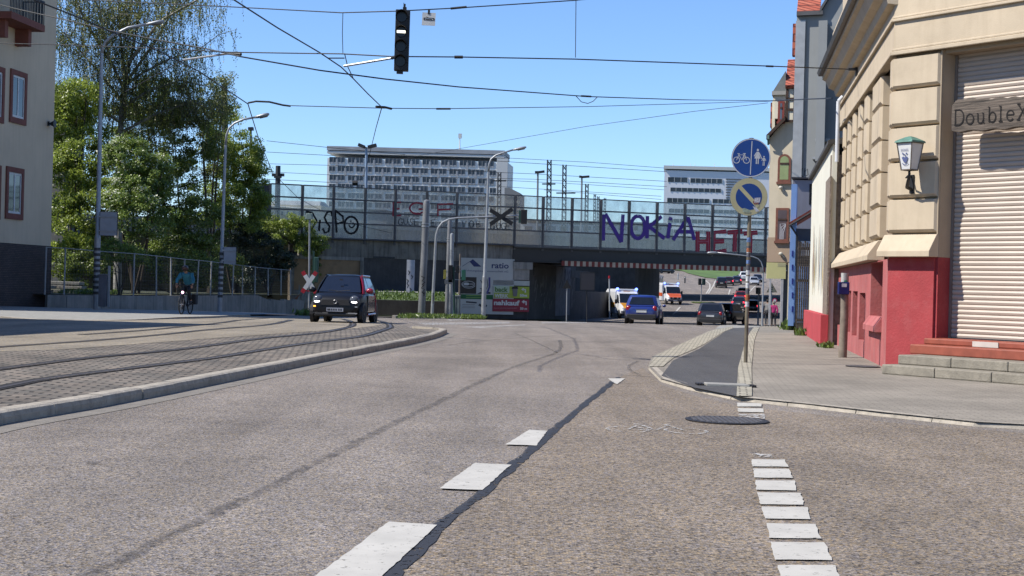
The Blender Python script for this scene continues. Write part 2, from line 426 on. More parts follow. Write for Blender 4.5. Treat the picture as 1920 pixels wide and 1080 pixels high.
drape('ground', [(-900, -60), (900, -60), (900, 2500), (-900, 2500)], -.03, SOIL, step=25)
drape('road', [(-70, -12), (26, -12), (26, 60), (52, 250), (64, 348), (15, 348), (11.5, 240), (12.4, 150), (1.3, 102), (1.0, 79.5), (-7, 77), (-16, 74), (-70, 60)], 0, A_GREY)
SEAM_A = smooth_line(gpts([(640, 1190), (735, 1085), (832, 985), (962, 875), (1032, 812), (1110, 748), (1160, 708)]), 5)
right_lane = SEAM_A + gpts([(1205, 690), (1240, 722), (1300, 742), (1385, 762), (1660, 792), (1910, 812)], .0) + [(8, 12.5), (20, 10), (20, -6), (0.2, -6)]
drape('near_lane', right_lane, .004, A_BROWN)
drape('tar_seam', rough_strip(SEAM_A, .085), .008, TAR)
drape('tar_seam', rough_strip(smooth_line(gpts([(60, 1140), (190, 1068), (500, 915), (800, 765), (960, 690), (1045, 660), (1050, 638)]), 5), .085), .008, TAR2)
drape('tar_seam', strip_poly(smooth_line(gpts([(1045, 662), (1000, 640), (965, 625)]), 4), .05), .008, TAR2)
drape('tar_seam', strip_poly(smooth_line(gpts([(1000, 668), (1080, 664), (1145, 674), (1200, 677)]), 4), .07), .008, TAR2)
drape('tar_seam', strip_poly(smooth_line(gpts([(1196, 678), (1180, 686), (1182, 695), (1200, 704)]), 4), .06), .008, TAR2)
drape('tar_seam', strip_poly(smooth_line(gpts([(1155, 703), (1190, 705), (1223, 708)]), 4), .12), .008, TAR2)
drape('tar_seam', strip_poly(smooth_line(gpts([(840, 648), (900, 640), (1000, 632), (1100, 626)]), 4), .06), .008, TAR2)
drape('tar_patch', gpts([(160, 868), (185, 866), (190, 871), (165, 873)]), .008, TAR2)

# painted markings
def mark(pxs, mat=PAINT): return drape('road_marking', rough_edge(gpts(pxs), .005) if max(y for _, y in pxs) > 700 else gpts(pxs), .012, mat)
mark([(728, 982), (818, 988), (772, 1034), (700, 1100), (575, 1096), (650, 1042)])
mark([(890, 871), (958, 874), (905, 922), (823, 919)])
mark([(992, 808), (1026, 810), (1006, 838), (948, 836)])
mark([(1140, 711), (1172, 711), (1157, 722), (1146, 716)])
for y0, y1, a, b, c, d in [(371, 411, 385, 575, 594, 392), (424, 475, 396, 600, 620, 404), (490, 545, 408, 632, 640, 416), (560, 626, 420, 664, 682, 438),
                           (640, 708, 442, 700, 722, 460), (735, 817, 474, 742, 780, 488), (840, 940, 494, 800, 838, 520), (970, 1045, 530, 858, 885, 552)]:
    mark([(1280 + a / 3, 740 + y0 / 3), (1280 + b / 3, 740 + (y0 + 3) / 3), (1280 + c / 3, 740 + (y1 + 3) / 3), (1280 + d / 3, 740 + y1 / 3)])
mark([(1410, 852), (1446, 854), (1450, 860), (1412, 858)], PAINT_OLD)
for q in ([(1382, 757), (1428, 758), (1428, 764), (1383, 764)], [(1383, 767), (1431, 768), (1432, 775), (1384, 774)]): mark(q)
mark([(1385, 778), (1433, 778), (1434, 787), (1386, 785)], PAINT_OLD)
# faded cycle symbol on the asphalt
bm_ = MB(); o_ = G(1140, 812); fr_ = Fr((o_.x, o_.y, .012), (1, 0, 0), (0, 1, 0))
for cx in (.2, .74): fr_.ribbon(bm_, fr_.ell(cx, .3, .19, .26, 20), .035, 0, close=True)
for seg in ([(.2, .3), (.34, .75), (.62, .75), (.46, .28), (.2, .3)], [(.46, .28), (.36, .8)], [(.74, .3), (.6, .85), (.66, .92)], [(.3, .84), (.42, .84)]): fr_.ribbon(bm_, seg, .035, .0)
struct(bm_.build('road_marking', PAINT_OLD))
# pale stripes on the far asphalt and lines further up the street
for q in ([(780, 606), (955, 604), (955, 607), (800, 610)], [(835, 600), (1010, 600), (1010, 602), (842, 603)], [(870, 613), (985, 609), (985, 611), (900, 616)], [(1015, 604), (1100, 604), (1100, 606), (1015, 607)],
          [(1180, 598), (1215, 598), (1212, 599.5), (1176, 599.5)]): mark(q, PAINT_OLD)
def far_line(pxs, w, mat=PAINT): return drape('road_marking', strip_poly(gpts(pxs), w), .03, mat)
far_line([(1324, 551), (1331, 540), (1331, 533), (1323, 526)], .22); far_line([(1328, 551), (1337, 537), (1342, 525)], .22)
far_line([(1366, 553), (1369, 543)], .2); far_line([(1262, 590), (1275, 576)], .2)
far_line([(1250, 596), (1300, 596)], .25); far_line([(1386, 551), (1392, 540)], .2); far_line([(1405, 548), (1417, 536)], .2)

# ---------- tram reservation on the left: raised bed, kerb, gutter, rails ----------
def zp(y): return .11 if y < 35 else (.11 - .104 * (y - 35) / 11 if y < 46 else .006)
KP = smooth_line(gpts([(-330, 872), (-160, 834), (0, 797), (200, 762), (400, 722), (520, 697), (620, 676), (700, 660), (770, 646), (815, 635), (832, 628)]), 4)
def back(pts, y):
    a, b = Vector(pts[0]), Vector(pts[2]); d = (a - b).normalized(); return [tuple(a + d * ((y - a.y) / d.y))] + pts
KP = back(KP, -12.)
tip = KP[-1]
nose = [(tip[0] + .05, tip[1] + 1.2), (tip[0] - .25, tip[1] + 2.3), (tip[0] - .9, tip[1] + 3.0)]
edge_pts = KP + nose + [(-3.2, 45), (-4.5, 52)]
pl = [(-70, 2)] + [(-8, -5)] + edge_pts + [(-10, 54), (-24, 56), (-70, 56)]
inn = offset_line(edge_pts, .17)
drape('tram_bed', [(-70, -12.2)] + inn + [(-10, 54), (-24, 56), (-70, 56)], zp, COBBLE, step=2)
kerb('kerb', KP + nose, .17, .12, KERBM, 0)
drape('gutter', KP + nose[:1] + offset_line(KP + nose[:1], -.3)[::-1], .004, GUTTER, step=3)
drape('left_street', gpts([(-200, 668), (0, 659), (110, 656), (300, 642), (420, 633), (520, 626), (640, 618), (700, 612), (735, 605)], zp) + [(-6.0, 55.5), (-12, 55.7), (-24, 55.8), (-68, 55.8)], lambda y: zp(y) + .004, A_PALE, step=2)
drape('left_pavement', gpts([(-260, 585), (0, 594), (60, 599), (130, 602), (250, 600), (400, 593.5), (470, 590), (545, 589)], .06) + [(-14.5, 80), (-19, 66), (-24, 60), (-60, 56)], .07, CONC_PALE, step=3)
kerb('kerb', gpts([(-260, 585), (0, 594), (60, 599), (130, 602), (250, 600), (400, 593.5), (470, 590)], .06), .15, .075, KERBM, 0)
def rail(pxs):
    pts = smooth_line(gpts(pxs, zp), 6)
    if pxs[0][0] < -250: pts = back(pts, -12.)
    drape('tram_rail', strip_poly(offset_line(pts, .05), .075), lambda y: zp(y) + .009, GROOVE, step=2)
    drape('tram_rail', strip_poly(offset_line(pts, -.035), .07), lambda y: zp(y) + .013, STEEL, step=2)
    drape('tram_rail', strip_poly(offset_line(pts, -.1), .06), lambda y: zp(y) + .009, GROOVE, step=2)
rail([(-300, 788), (-150, 757), (0, 727), (90, 710), (240, 691), (400, 671), (487, 657), (580, 643), (680, 630), (722, 617.5), (730, 613), (725, 607), (710, 602), (690, 598)])
rail([(-300, 737), (-150, 714), (0, 692), (160, 672), (300, 659), (400, 647), (487, 635), (600, 624), (645, 615.5), (660, 610), (656, 603), (640, 598)])
rail([(-200, 668), (0, 651), (160, 640), (300, 628), (375, 620), (462, 613), (515, 607), (545, 600)])
rail([(150, 628), (300, 617), (400, 607), (457, 600), (500, 597)])

# ---------- right-hand pavement, cycle path, kerbs ----------
front = gpts([(1238, 716), (1290, 731), (1385, 752), (1520, 766), (1660, 782), (1830, 800), (1935, 806), (2150, 818)], .0)
fd = (Vector(front[-1]) - Vector(front[-3])).normalized(); front.append(tuple(Vector(front[-1]) + fd * 16))
leftk = gpts([(1215, 690), (1222, 672), (1245, 660), (1290, 640), (1340, 619), (1362, 610), (1378, 605)], .02)
leftk += [(GX(1395, 80).x, 80), (GX(1413, 98).x, 98)]
up = [(22.5, 122), (26, 140), (40, 140), (30, 60), (26, 14)]
pav = [front[-1]] + front[::-1][1:] + leftk + up
drape('pavement', pav, .05, PAVER, step=5)
kerb('kerb', front[::-1], .13, .05, KERBM, 0, inward=-1)
kerb('kerb', [front[0]] + leftk, .13, .05, KERBM, 0, inward=-1)
bike = gpts([(1240, 705), (1262, 676), (1310, 655), (1345, 632), (1378, 614), (1424, 613.5), (1404, 650), (1392, 690), (1383, 744), (1300, 727)], .05)
drape('cycle_path', bike, .055, A_DARK, step=5)
drape('sett_strip', gpts([(1217, 688), (1228, 668), (1290, 640), (1345, 618), (1374, 612), (1376, 615), (1345, 630), (1322, 645), (1300, 656), (1262, 672), (1243, 688)], .05), .06, GRANITE, step=5)
drape('sett_strip', gpts([(1381, 745), (1384, 690), (1398, 640), (1413, 614.5), (1424, 614.5), (1414, 640), (1409, 690), (1410, 744)], .05), .064, GRANITE, step=5)
drape('far_pavement', gpts([(1424, 613.5), (1340, 617), (1362, 610)], .05) + [leftk[-1], (GX(1436, 98).x, 98)], .058, CONC_PALE)
# concrete drain slab across the cycle path
mb = MB(); a, b = G(1325, 724, .05), G(1406, 727, .05); mb.hexa([(a.x, a.y, .05), (b.x, b.y, .05), (b.x, b.y + .3, .05), (a.x, a.y + .3, .05)], [(a.x, a.y, .085), (b.x, b.y, .085), (b.x, b.y + .3, .085), (a.x, a.y + .3, .085)])
dr = thing('drain_channel', 'pale concrete drain slab lying across the dark cycle path', 'drain', a)
mb.build('slab', CONC_PALE, dr, bevel=.008)
mb = MB()
for q in (a + Vector((-.12, 0, 0)), b + Vector((.0, 0, 0))):
    for k in range(3): mb.box(q.x + k * .035, q.x + k * .035 + .02, q.y + .02, q.y + .26, .052, .08)
mb.build('grate', M('cast_iron', (.05, .045, .045), rough=.6, metal=.5), dr)
# manhole covers
IRON = MATS['cast_iron']
def manhole(c, r, z, label):
    t = thing('manhole_cover', label, 'manhole cover', (c.x, c.y, z))
    mb = MB(); mb.lathe([(r, 0), (r, .008), (r * .9, .006), (r * .9, .004), (.001, .004)], (c.x, c.y, z), (0, 0, 1), 32); mb.build('rim', IRON, t)
    mb = MB()
    for i in range(-6, 7):
        for j in range(-6, 7):
            x, y = i * r * .13, j * r * .13
            if math.hypot(x, y) < r * .85: mb.box(c.x + x - r * .045, c.x + x + r * .045, c.y + y - r * .045, c.y + y + r * .045, z + .004, z + .011)
    mb.build('tread', M('iron_tread', (.16, .15, .15), rough=.6, metal=.2), t)
manhole(G(1363, 790), .42, .01, 'round black cast iron manhole cover in the asphalt before the cycle path')
manhole(G(1618, 688, .05), .3, .056, 'round iron manhole cover in the paving by the red corner wall')
# grass island in front of the bridge pier
isl = gpts([(742, 597), (800, 597.5), (870, 598), (960, 597), (1000, 595.5), (1040, 597)])
drape('verge', isl + [(4.2, 106), (1.2, 101), (-13, 96)], .1, GRASSG, step=3)
kerb('kerb', isl[::1], .15, .12, KERBM, 0)
drape('pavement_strip', gpts([(925, 592.5), (1000, 593), (1040, 595), (1000, 596.3), (925, 596.3)], .1), .108, CONC_PALE, step=3)
# grass bank on the hill, sandy lot and far street
drape('grass_bank', gpts([(1215, 500), (1255, 505), (1290, 513), (1322, 521), (1345, 523), (1375, 521), (1392, 512), (1420, 506), (1440, 500)], .0) , .12, M('far_grass', (.10, .17, .035), var=.35, scale=.2), step=10)
drape('sand_lot', gpts([(1184, 533), (1215, 534), (1232, 526), (1200, 523), (1184, 524)]), .1, M('sand', (.36, .29, .18), var=.3, scale=.4), step=10)
# ================= BUILDINGS ON THE RIGHT =================
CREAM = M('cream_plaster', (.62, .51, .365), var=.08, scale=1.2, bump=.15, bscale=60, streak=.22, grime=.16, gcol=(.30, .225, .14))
CREAM_SHADE = M('cream_recess_shade', (.46, .37, .26), var=.1, scale=1.5, bump=.3, bscale=60, streak=.2, gcol=(.2, .15, .1))  # same cream plaster, with the shade of the recesses put into its colour
REDP = M('red_plaster', (.40, .05, .055), var=.13, scale=1.4, bump=.35, bscale=25, grime=.12, gcol=(.55, .3, .28))
PINKP = M('faded_red_plaster', (.47, .125, .12), var=.15, scale=1.4, bump=.35, bscale=25, grime=.25, gcol=(.55, .36, .33), streak=.15)
SHUT = M('shutter_slats', (.60, .505, .42), rough=.5, var=.06, scale=1., grime=.12, gcol=(.35, .3, .25))
DARKM = M('dark_metal', (.02, .02, .022), rough=.5, var=.3)
STONE = M('step_stone', (.30, .27, .215), var=.2, scale=4, bump=.5, grime=.5, gcol=(.13, .115, .09))
REDTILE = M('red_step_tile', (.33, .085, .05), rough=.6, var=.2, scale=5)
GUTM = M('gutter_metal', (.10, .085, .075), rough=.5, metal=.3, var=.3)

O_ = G(1660, 690, .05); O_.z = .05
dA = Vector((.146, .989, 0)).normalized()
FA = Fr(O_, -dA)                 # long street front (a runs towards us, so far = negative)
FC = Fr(O_, (.6, -.8, 0))        # chamfered corner with the door
LA = 12.
def zc(x, y): return FC.px(x, y)[1]
t = thing('corner_building', 'cream corner house with red base and rounded blockwork, rolled shutter in its cut-off corner', 'building', O_)
z_red = zc(1690, 482); z_sill = zc(1690, 440); z_l1 = zc(1690, 103); z_l2 = zc(1690, 40); ZT = 9.8
aD0 = 1.0; aD1 = 3.75       # door opening along the chamfer
bz_top = zc(1830, 97) + .06
# body of the house: plan outline (long front, chamfer, side front) as solid walls
end = FA.p(-LA, 0); c1 = FC.p(5.0, 0)
def wall(mb, fr, a0, a1, b0, b1, o0, o1): fr.box(mb, a0, a1, b0, b1, o0, o1)
mb = MB()
wall(mb, FA, -LA, 0, z_red, ZT, -.4, -.19)                 # recessed plane behind the blocks
wall(mb, FC, -.0, .98, z_red, ZT, -.5, -.1); wall(mb, FC, aD1, 5.0, z_red, ZT, -.5, -.1); wall(mb, FC, .98, aD1, bz_top, ZT, -.5, -.1)
mb.hexa([tuple(FA.p(-LA, z_red, -.3)), tuple(FA.p(-LA, z_red, -9)), tuple(FA.p(-LA + .2, z_red, -9)), tuple(FA.p(-LA + .2, z_red, -.3))], [tuple(FA.p(-LA, ZT, -.3)), tuple(FA.p(-LA, ZT, -9)), tuple(FA.p(-LA + .2, ZT, -9)), tuple(FA.p(-LA + .2, ZT, -.3))])
e0 = FC.p(5.0, 0, -.1); mb.hexa([(e0.x, e0.y, .05), (e0.x + 9, e0.y + .6, .05), (e0.x + 9, e0.y + .9, .05), (e0.x, e0.y + .3, .05)], [(e0.x, e0.y, ZT), (e0.x + 9, e0.y + .6, ZT), (e0.x + 9, e0.y + .9, ZT), (e0.x, e0.y + .3, ZT)])
bl = mb.build('wall', CREAM_SHADE, t)
mb = MB()                                                   # plain upper field above the bands, in the front plane
wall(mb, FC, -.0, 5.0, z_l1 + .02, ZT - .02, -.1, 0); wall(mb, FA, -LA, -.0, z_l1 + .02, ZT - .02, -.12, -.004)
mb.build('upper_wall', CREAM, t)
# string courses that wrap round the corner
mb = MB()
for z, h, pr in ((z_l1, .07, .06), (z_l1 + .075, .045, .03), (z_l2, .05, .055), (z_l2 + .055, .04, .03)):
    wall(mb, FC, -pr * .2, 5.0, z, z + h, .0, pr); wall(mb, FA, -LA, pr * .2, z, z + h, .0, pr)
mb.build('string_course', CREAM, t, bevel=.012)
# corner blocks: five rusticated courses
def block(mb, fr, a0, a1, b0, b1, pr, ch=.05):
    fr.prism  # bevelled block with splayed lower edge
    r = lambda a, b, o: fr.p(a, b, o)
    back = [r(a0, b0, -.2), r(a1, b0, -.2), r(a1, b1, -.2), r(a0, b1, -.2)]
    mid = [r(a0, b0 + .02, pr - ch), r(a1, b0 + .02, pr - ch), r(a1, b1, pr - ch), r(a0, b1, pr - ch)]
    fro = [r(a0 + ch * .8, b0 + ch * 1.5, pr), r(a1 - ch * .8, b0 + ch * 1.5, pr), r(a1 - ch * .8, b1 - ch * .3, pr), r(a0 + ch * .8, b1 - ch * .3, pr)]
    mb.loft([back, mid, fro])
ys = [103, 165, 236, 302, 372, 438]
zs = [zc(1720, y) for y in ys]
for i, (zt, zb) in enumerate(zip(zs, zs[1:])):
    mb = MB(); block(mb, FC, -.02, .98, zb + .006, zt - .012, .02, .045); block(mb, FA, -.34, .0, zb + .006, zt - .012, .015, .045)
    mb.build('corner_block', CREAM, t)
mb = MB(); wall(mb, FC, .98, 1.0, z_sill, z_l1, -.1, -.02); mb.build('door_jamb', CREAM_SHADE, t)
# long-front piers built of blocks
for k, (xl, xr) in enumerate(((1633, 1648), (1618, 1624), (1607, 1611.5), (1596.5, 1600.5), (1587.5, 1591), (1579, 1582), (1571, 1574))):
    a0, a1 = FA.px(xl, 287)[0], FA.px(xr, 287)[0]
    if a0 < -LA: break
    mb = MB()
    for zt, zb in zip(zs[:], zs[1:]):
        block(mb, FA, a0, a1, zb + .004, zt - .01, .0, .05)
    mb.build('block_pier', CREAM, t)
# sill band with sloped top over the red base
def sill(mb, fr, a0, a1, zb, zt, d):
    mb.loft([[fr.p(a0, zb, -.12), fr.p(a0, zb, d), fr.p(a0, zb + .10, d), fr.p(a0 + .0, zt, 0.0), fr.p(a0, zt, -.12)],
             [fr.p(a1, zb, -.12), fr.p(a1, zb, d), fr.p(a1, zb + .10, d), fr.p(a1 - .0, zt, 0.0), fr.p(a1, zt, -.12)]])
mb = MB(); sill(mb, FC, -.10, 1.0, z_red, z_sill, .2); mb.build('sill_band', CREAM, t, bevel=.01)
mb = MB(); sill(mb, FA, -LA, FA.px(1650, 287)[0] + .1, z_red - .02, z_sill - .03, .2); mb.build('sill_band', CREAM, t, bevel=.01)
mb = MB(); sill(mb, FC, aD1, 5.0, z_red, z_sill, .2); mb.build('sill_band', CREAM, t, bevel=.01)
# red base
mb = MB(); wall(mb, FC, .0, .96, 0, z_red - .002, -.5, .0); mb.build('red_base', REDP, t)
mb = MB(); wall(mb, FC, aD1, 5.0, 0, z_red - .002, -.5, 0); mb.build('red_base', REDP, t)
mb = MB(); wall(mb, FC, .955, 1.005, .0, z_red - .002, -.5, -.05); mb.build('base_jamb', REDP, t)
mb = MB(); wall(mb, FC, .965, 1.005, z_red, bz_top, -.5, -.055); mb.build('door_reveal', CREAM_SHADE, t)
# base of the long front: piers between the vent slots
slots = []
for (xl, xr, yt, yb) in ((1634, 1653, 487, 600), (1612, 1620, 549, 640), (1599, 1606, 546, 632), (1590.5, 1594, 545, 624), (1583, 1586, 542, 617), (1571, 1575, 540, 610), (1563, 1566.5, 538, 604)):
    a0, bt = FA.px(xl, yt); a1, bb = FA.px(xr, yb); slots.append((a0, a1, max(.15, bb), min(bt, z_red - .05)))
slots.sort()
mb = MB(); cur = -LA
for a0, a1, b0, b1 in slots:
    if a0 > cur: wall(mb, FA, cur, a0, 0, z_red - .03, -.3, .0)
    wall(mb, FA, a0, a1, 0, b0, -.3, .0); wall(mb, FA, a0, a1, b1, z_red - .03, -.3, .0); cur = a1
wall(mb, FA, cur, -.004, 0, z_red - .03, -.3, .0)
mb.build('base_wall', PINKP, t)
mb = MB(); wall(mb, FA, -LA, -.05, .05, z_red - .05, -.36, -.22); mb.build('slot_back', M('slot_red', (.22, .06, .055), var=.3, scale=3), t)
a0, a1, b0, b1 = slots[-1]
mb = MB(); sill(mb, FA, a0 - .12, a1 + .02, b0 - .22, b0 + .05, .12); mb.build('niche_sill', PINKP, t)
# main cornice above the ground floor of the long front and the gutter on it
zk = FA.px(1573, 186)[1]
mb = MB()
pr = [(.0, 0), (.12, .02), (.16, .16), (.30, .22), (.38, .40), (.46, .44), (.46, .54), (.0, .60), (-.1, .60), (-.1, 0)]
mb.loft([[FA.p(-LA, zk + h, o) for o, h in pr], [FA.p(.05, zk + h, o) for o, h in pr]])
mb.build('cornice', CREAM, t)
mb = MB(); mb.loft([[FA.p(a, zk + h, o) for o, h in ((.46, .53), (.56, .53), (.6, .62), (.57, .64), (.46, .60))] for a in (-LA, .05)]); mb.build('cornice_flashing', GUTM, t)
zk2 = zk + 1.35
mb = MB(); mb.loft([[FA.p(a, zk2 + h, o) for o, h in ((0, -.12), (.22, -.06), (.30, .0), (.30, .1), (.0, .14))] for a in (-LA + 1.0, .05)]); mb.build('upper_sill', CREAM, t)
mb = MB()
for k in range(7): FA.box(mb, -LA + 1.4 + k * 1.3, -LA + 1.55 + k * 1.3, zk2 - .34, zk2 - .12, 0, .18)
mb.build('sill_bracket', CREAM, t)
mb = MB(); mb.hexa([FA.p(-LA, ZT, .3), FA.p(.1, ZT, .3), FC.p(.0, ZT, .3), FC.p(5.1, ZT, .3), (e0.x + 9, e0.y + .9, ZT), FA.p(-LA, ZT, -9)], [q + Vector((0, 0, .3)) for q in (FA.p(-LA, ZT, .3), FA.p(.1, ZT, .3), FC.p(.0, ZT, .3), FC.p(5.1, ZT, .3), Vector((e0.x + 9, e0.y + .9, ZT)), FA.p(-LA, ZT, -9))])
mb.build('roof', GUTM, t)
# roller shutter: curved slats, guide rails, bottom bar
sb = FC.px(1790, 641)[1]; mb = MB(); n = int((bz_top - sb) / .082); prof = []
for i in range(n + 1):
    z = sb + .05 + i * .082
    for q, o in ((0, -.425), (.012, -.412), (.045, -.40), (.072, -.412), (.078, -.428)): prof.append((z + q, o))
prof = [(z, o) for z, o in prof if z < bz_top + .05]
mb.loft([[FC.p(a, z, o) for z, o in prof] for a in (aD0 - .02, aD1 + .02)], caps=False, closed=False)
sh = mb.build('shutter', SHUT, t, smooth=False)
mb = MB(); FC.box(mb, aD0, aD1, sb - .03, sb + .05, -.44, -.39); mb.build('bottom_bar', M('shutter_bar', (.03, .035, .05), rough=.5), sh)
for a in (aD0, aD1 - .06):
    mb = MB(); FC.box(mb, a, a + .045, sb, bz_top, -.41, -.37); mb.build('guide_rail', M('guide', (.25, .21, .18), rough=.5), sh)
mb = MB(); FC.box(mb, aD0, aD1, 0, sb - .03, -.45, -.25); mb.build('threshold', REDTILE, t)
# steps
for nm, a0, z0, z1, od, mat in (('step', 1.2, .0, .155, 1.6, STONE), ('step', 1.24, .157, .31, 1.25, STONE), ('tiled_step', 1.06, .312, .47, .72, REDTILE), ('tiled_step', 1.06, .472, .57, .36, REDTILE)):
    mb = MB(); a = a0
    while a < 3.9:
        L = 1.02 if mat is STONE else 2.9
        FC.box(mb, a, min(a + L, 3.9) - .008, z0, z1, -.2, od); a += L
    mb.build(nm, mat, t, bevel=.018)
mb = MB(); FC.box(mb, 2.02, 2.5, .475, .56, .36, .375); mb.build('loose_tile', M('white_tile', (.6, .56, .5)), t)
# pale downpipe at the end of the long front
mb = MB(); q = P(1572, 190, 35.2); q2 = Vector((q.x - .0, q.y, 4.55)); mb.tube([q, q2], .05, 10); mb.tube([q, q + Vector((.1, .0, .12))], .045, 8)
mb.build('downpipe', M('white_pipe', (.72, .74, .78), rough=.4), t, smooth='auto')
# wall anchor of the span wires
mb = MB(); q = FA.px(1608, 130); FA.box(mb, q[0] - .03, q[0] + .03, q[1] - .16, q[1] + .12, 0, .05); FA.box(mb, q[0] - .02, q[0] + .02, q[1] - .03, q[1] + .03, .05, .2); mb.build('wire_anchor', DARKM, t)
ANCH = FA.p(q[0], q[1], .2)

# ---- wooden name board ----
def woodmat(name, c1, c2):
    m, nt, nd, lk = newmat(name); out = nd.new('ShaderNodeOutputMaterial'); b = nd.new('ShaderNodeBsdfPrincipled'); lk.new(b.outputs[0], out.inputs[0])
    co = nd.new('ShaderNodeTexCoord').outputs['Object']; mp = nd.new('ShaderNodeMapping'); mp.inputs['Scale'].default_value = (1.5, 1.5, 26); lk.new(co, mp.inputs[0])
    n = noise(nd, lk, mp.outputs[0], 1.4, 6, .7); r = ramp(nd, lk, n.outputs[0], [(.32, c4(c1)), (.5, c4([(x + y) / 2 for x, y in zip(c1, c2)])), (.68, c4(c2))])
    lk.new(r.outputs[0], b.inputs['Base Color']); b.inputs['Roughness'].default_value = .85
    bp = nd.new('ShaderNodeBump'); bp.inputs['Strength'].default_value = .8; bp.inputs['Distance'].default_value = .02; lk.new(n.outputs[0], bp.inputs['Height']); lk.new(bp.outputs[0], b.inputs['Normal'])
    MATS[name] = m; return m
OLDWOOD = woodmat('weathered_wood', (.022, .017, .013), (.14, .11, .085))
FS = Fr(FC.p(0, 0, .06), FC.r)
x0, b0 = FS.px(1787, 246); _, b1 = FS.px(1787, 196)
b0 -= .02; b1 += .03; x1 = x0 + 1.9
bt = thing('name_board', 'weathered grey plank carved DoubleX hung across the rolled shutter', 'sign', FS.p(x0, b0))
mb = MB(); N = 26; rings = []
for i in range(N + 1):
    a = x0 + (x1 - x0) * i / N; e = .012 * math.sin(i * 1.7) + .01 * math.sin(i * .6 + 1); tp = b1 + .05 * math.sin(PI * min(1, i / 9)) + e - (.05 if i == 0 else 0); bo = b0 + .012 * math.sin(i * 1.1 + 2) - .02 * math.sin(i / N * PI)
    rings.append([FS.p(a, bo, .0), FS.p(a, bo + .012, .045), FS.p(a, (bo + tp) / 2, .055), FS.p(a, tp - .015, .045), FS.p(a, tp, .0), FS.p(a, tp, -.04), FS.p(a, bo, -.04)])
mb.loft(rings); mb.build('plank', OLDWOOD, bt)
CARVE = M('carved_black', (.012, .01, .009), rough=.9, var=.3)
hh = (b1 - b0)
def glyph(strokes, a, s, mb, yb):
    for st in strokes: FS.ribbon(mb, [(a + p[0] * s, yb + p[1] * s) for p in st], .024, .060)
def arc(cx, cy, rx, ry, d0, d1, n=10): return [(cx + rx * math.cos(math.radians(d0 + (d1 - d0) * i / n)), cy + ry * math.sin(math.radians(d0 + (d1 - d0) * i / n))) for i in range(n + 1)]
GL = {'D': [[(.08, 0), (.08, 1)], [(0, 1), (.35, 1)] + arc(.35, .5, .38, .5, 90, -90) + [(0, 0)]], 'o': [arc(.3, .33, .28, .33, 0, 360, 16)],
      'u': [[(0, .64), (.1, .64), (.1, .2)] + arc(.3, .2, .2, .2, 180, 320, 6) + [(.52, .2)], [(.42, .64), (.52, .64), (.52, 0), (.62, 0)]],
      'b': [[(0, 1), (.1, 1), (.1, 0)], arc(.34, .32, .25, .32, 0, 360, 16)], 'l': [[(0, 1), (.14, 1), (.14, 0)], [(0, 0), (.28, 0)]],
      'e': [[(.04, .36), (.54, .36)] + arc(.3, .33, .26, .33, 10, 320, 14)], 'X': [[(.05, 1), (.7, 0)], [(.68, 1), (.05, 0)], [(-.03, 1), (.2, 1)], [(.52, 1), (.78, 1)], [(-.05, 0), (.2, 0)], [(.55, 0), (.82, 0)]]}
mb = MB(); s = hh * .5; a = x0 + .06; yb = b0 + hh * .22
for ch, adv in (('D', .92), ('o', .82), ('u', .86), ('b', .82), ('l', .56), ('e', .82), ('X', .95)): glyph(GL[ch], a, s, mb, yb); a += adv * s
mb.build('lettering', CARVE, bt, fix=False)

# ---- wall lantern ----
FL = Fr(FC.p(0, 0, .0), FC.r)
la, lb = FC.px(1712, 350); off = .34
Lt = thing('wall_lantern', 'white glass lantern with green copper cap on a black iron bracket at the corner pier', 'lamp', FC.p(la, lb, 0))
base = FL.p(la, lb, 0); xl, zl = Fr(FC.p(0, 0, off), FC.r).px(1705, 320); zt_ = Fr(FC.p(0, 0, off), FC.r).px(1706, 268)[1]
hL = zt_ - zl; cL = FC.p(xl, zl, off)
mb = MB(); FL.box(mb, la - .04, la + .04, lb - .12, lb + .2, .02, .05)
mb.tube([FL.p(la, lb - .05, .05), FL.p(la, lb - .02, .16), FL.p((la + xl) / 2, lb + .05, .26), FL.p(xl, zl - .08, off), FL.p(xl, zl, off)], [.03, .035, .03, .022, .02], 8)
mb.tube([FL.p(la, lb + .17, .05), FL.p(la, lb + .14, .2), FL.p(xl, zl - .05, off - .02)], .014, 6)
mb.build('bracket', DARKM, Lt, smooth='auto')
def ring4(c, h, w): return [c + FC.r * (sx * w) + FC.n * (sy * w) + Vector((0, 0, h)) for sx, sy in ((-1, 1), (1, 1), (1, -1), (-1, -1))]
wb, wt = .095, .155
gl = MB(); gl.loft([ring4(cL, .02, wb - .004), ring4(cL, hL, wt - .004)])
gl.build('glass', M('milk_glass', (.78, .78, .76), rough=.25, var=.05), Lt)
mb = MB()
for a_, b_ in zip(ring4(cL, .0, wb), ring4(cL, hL, wt)): mb.bar(a_, b_, .016)
r0, r1 = ring4(cL, .01, wb), ring4(cL, hL, wt)
for i in range(4): mb.bar(r0[i], r0[(i + 1) % 4], .02); mb.bar(r1[i], r1[(i + 1) % 4], .03)
mb.build('frame', M('lantern_frame', (.20, .16, .12), rough=.5, metal=.3), Lt)
mb = MB(); mb.loft([ring4(cL, hL + .0, wt + .03), ring4(cL, hL + .03, wt + .02), ring4(cL, hL + .095, .06), ring4(cL, hL + .11, .02)]); mb.build('cap', M('copper_green', (.10, .24, .19), rough=.6, var=.25, scale=9), Lt)
ff = Fr(cL + FC.n * (wb + .003 + (wt - wb) * .0), FC.r, (Vector((0, 0, hL)) + FC.n * (wt - wb)).normalized())
mb = MB(); NB = M('crest_blue', (.10, .13, .28), var=.3)
ff.text(mb, 'poeti', -.07, hL * .70, .07, .004, width=.14)
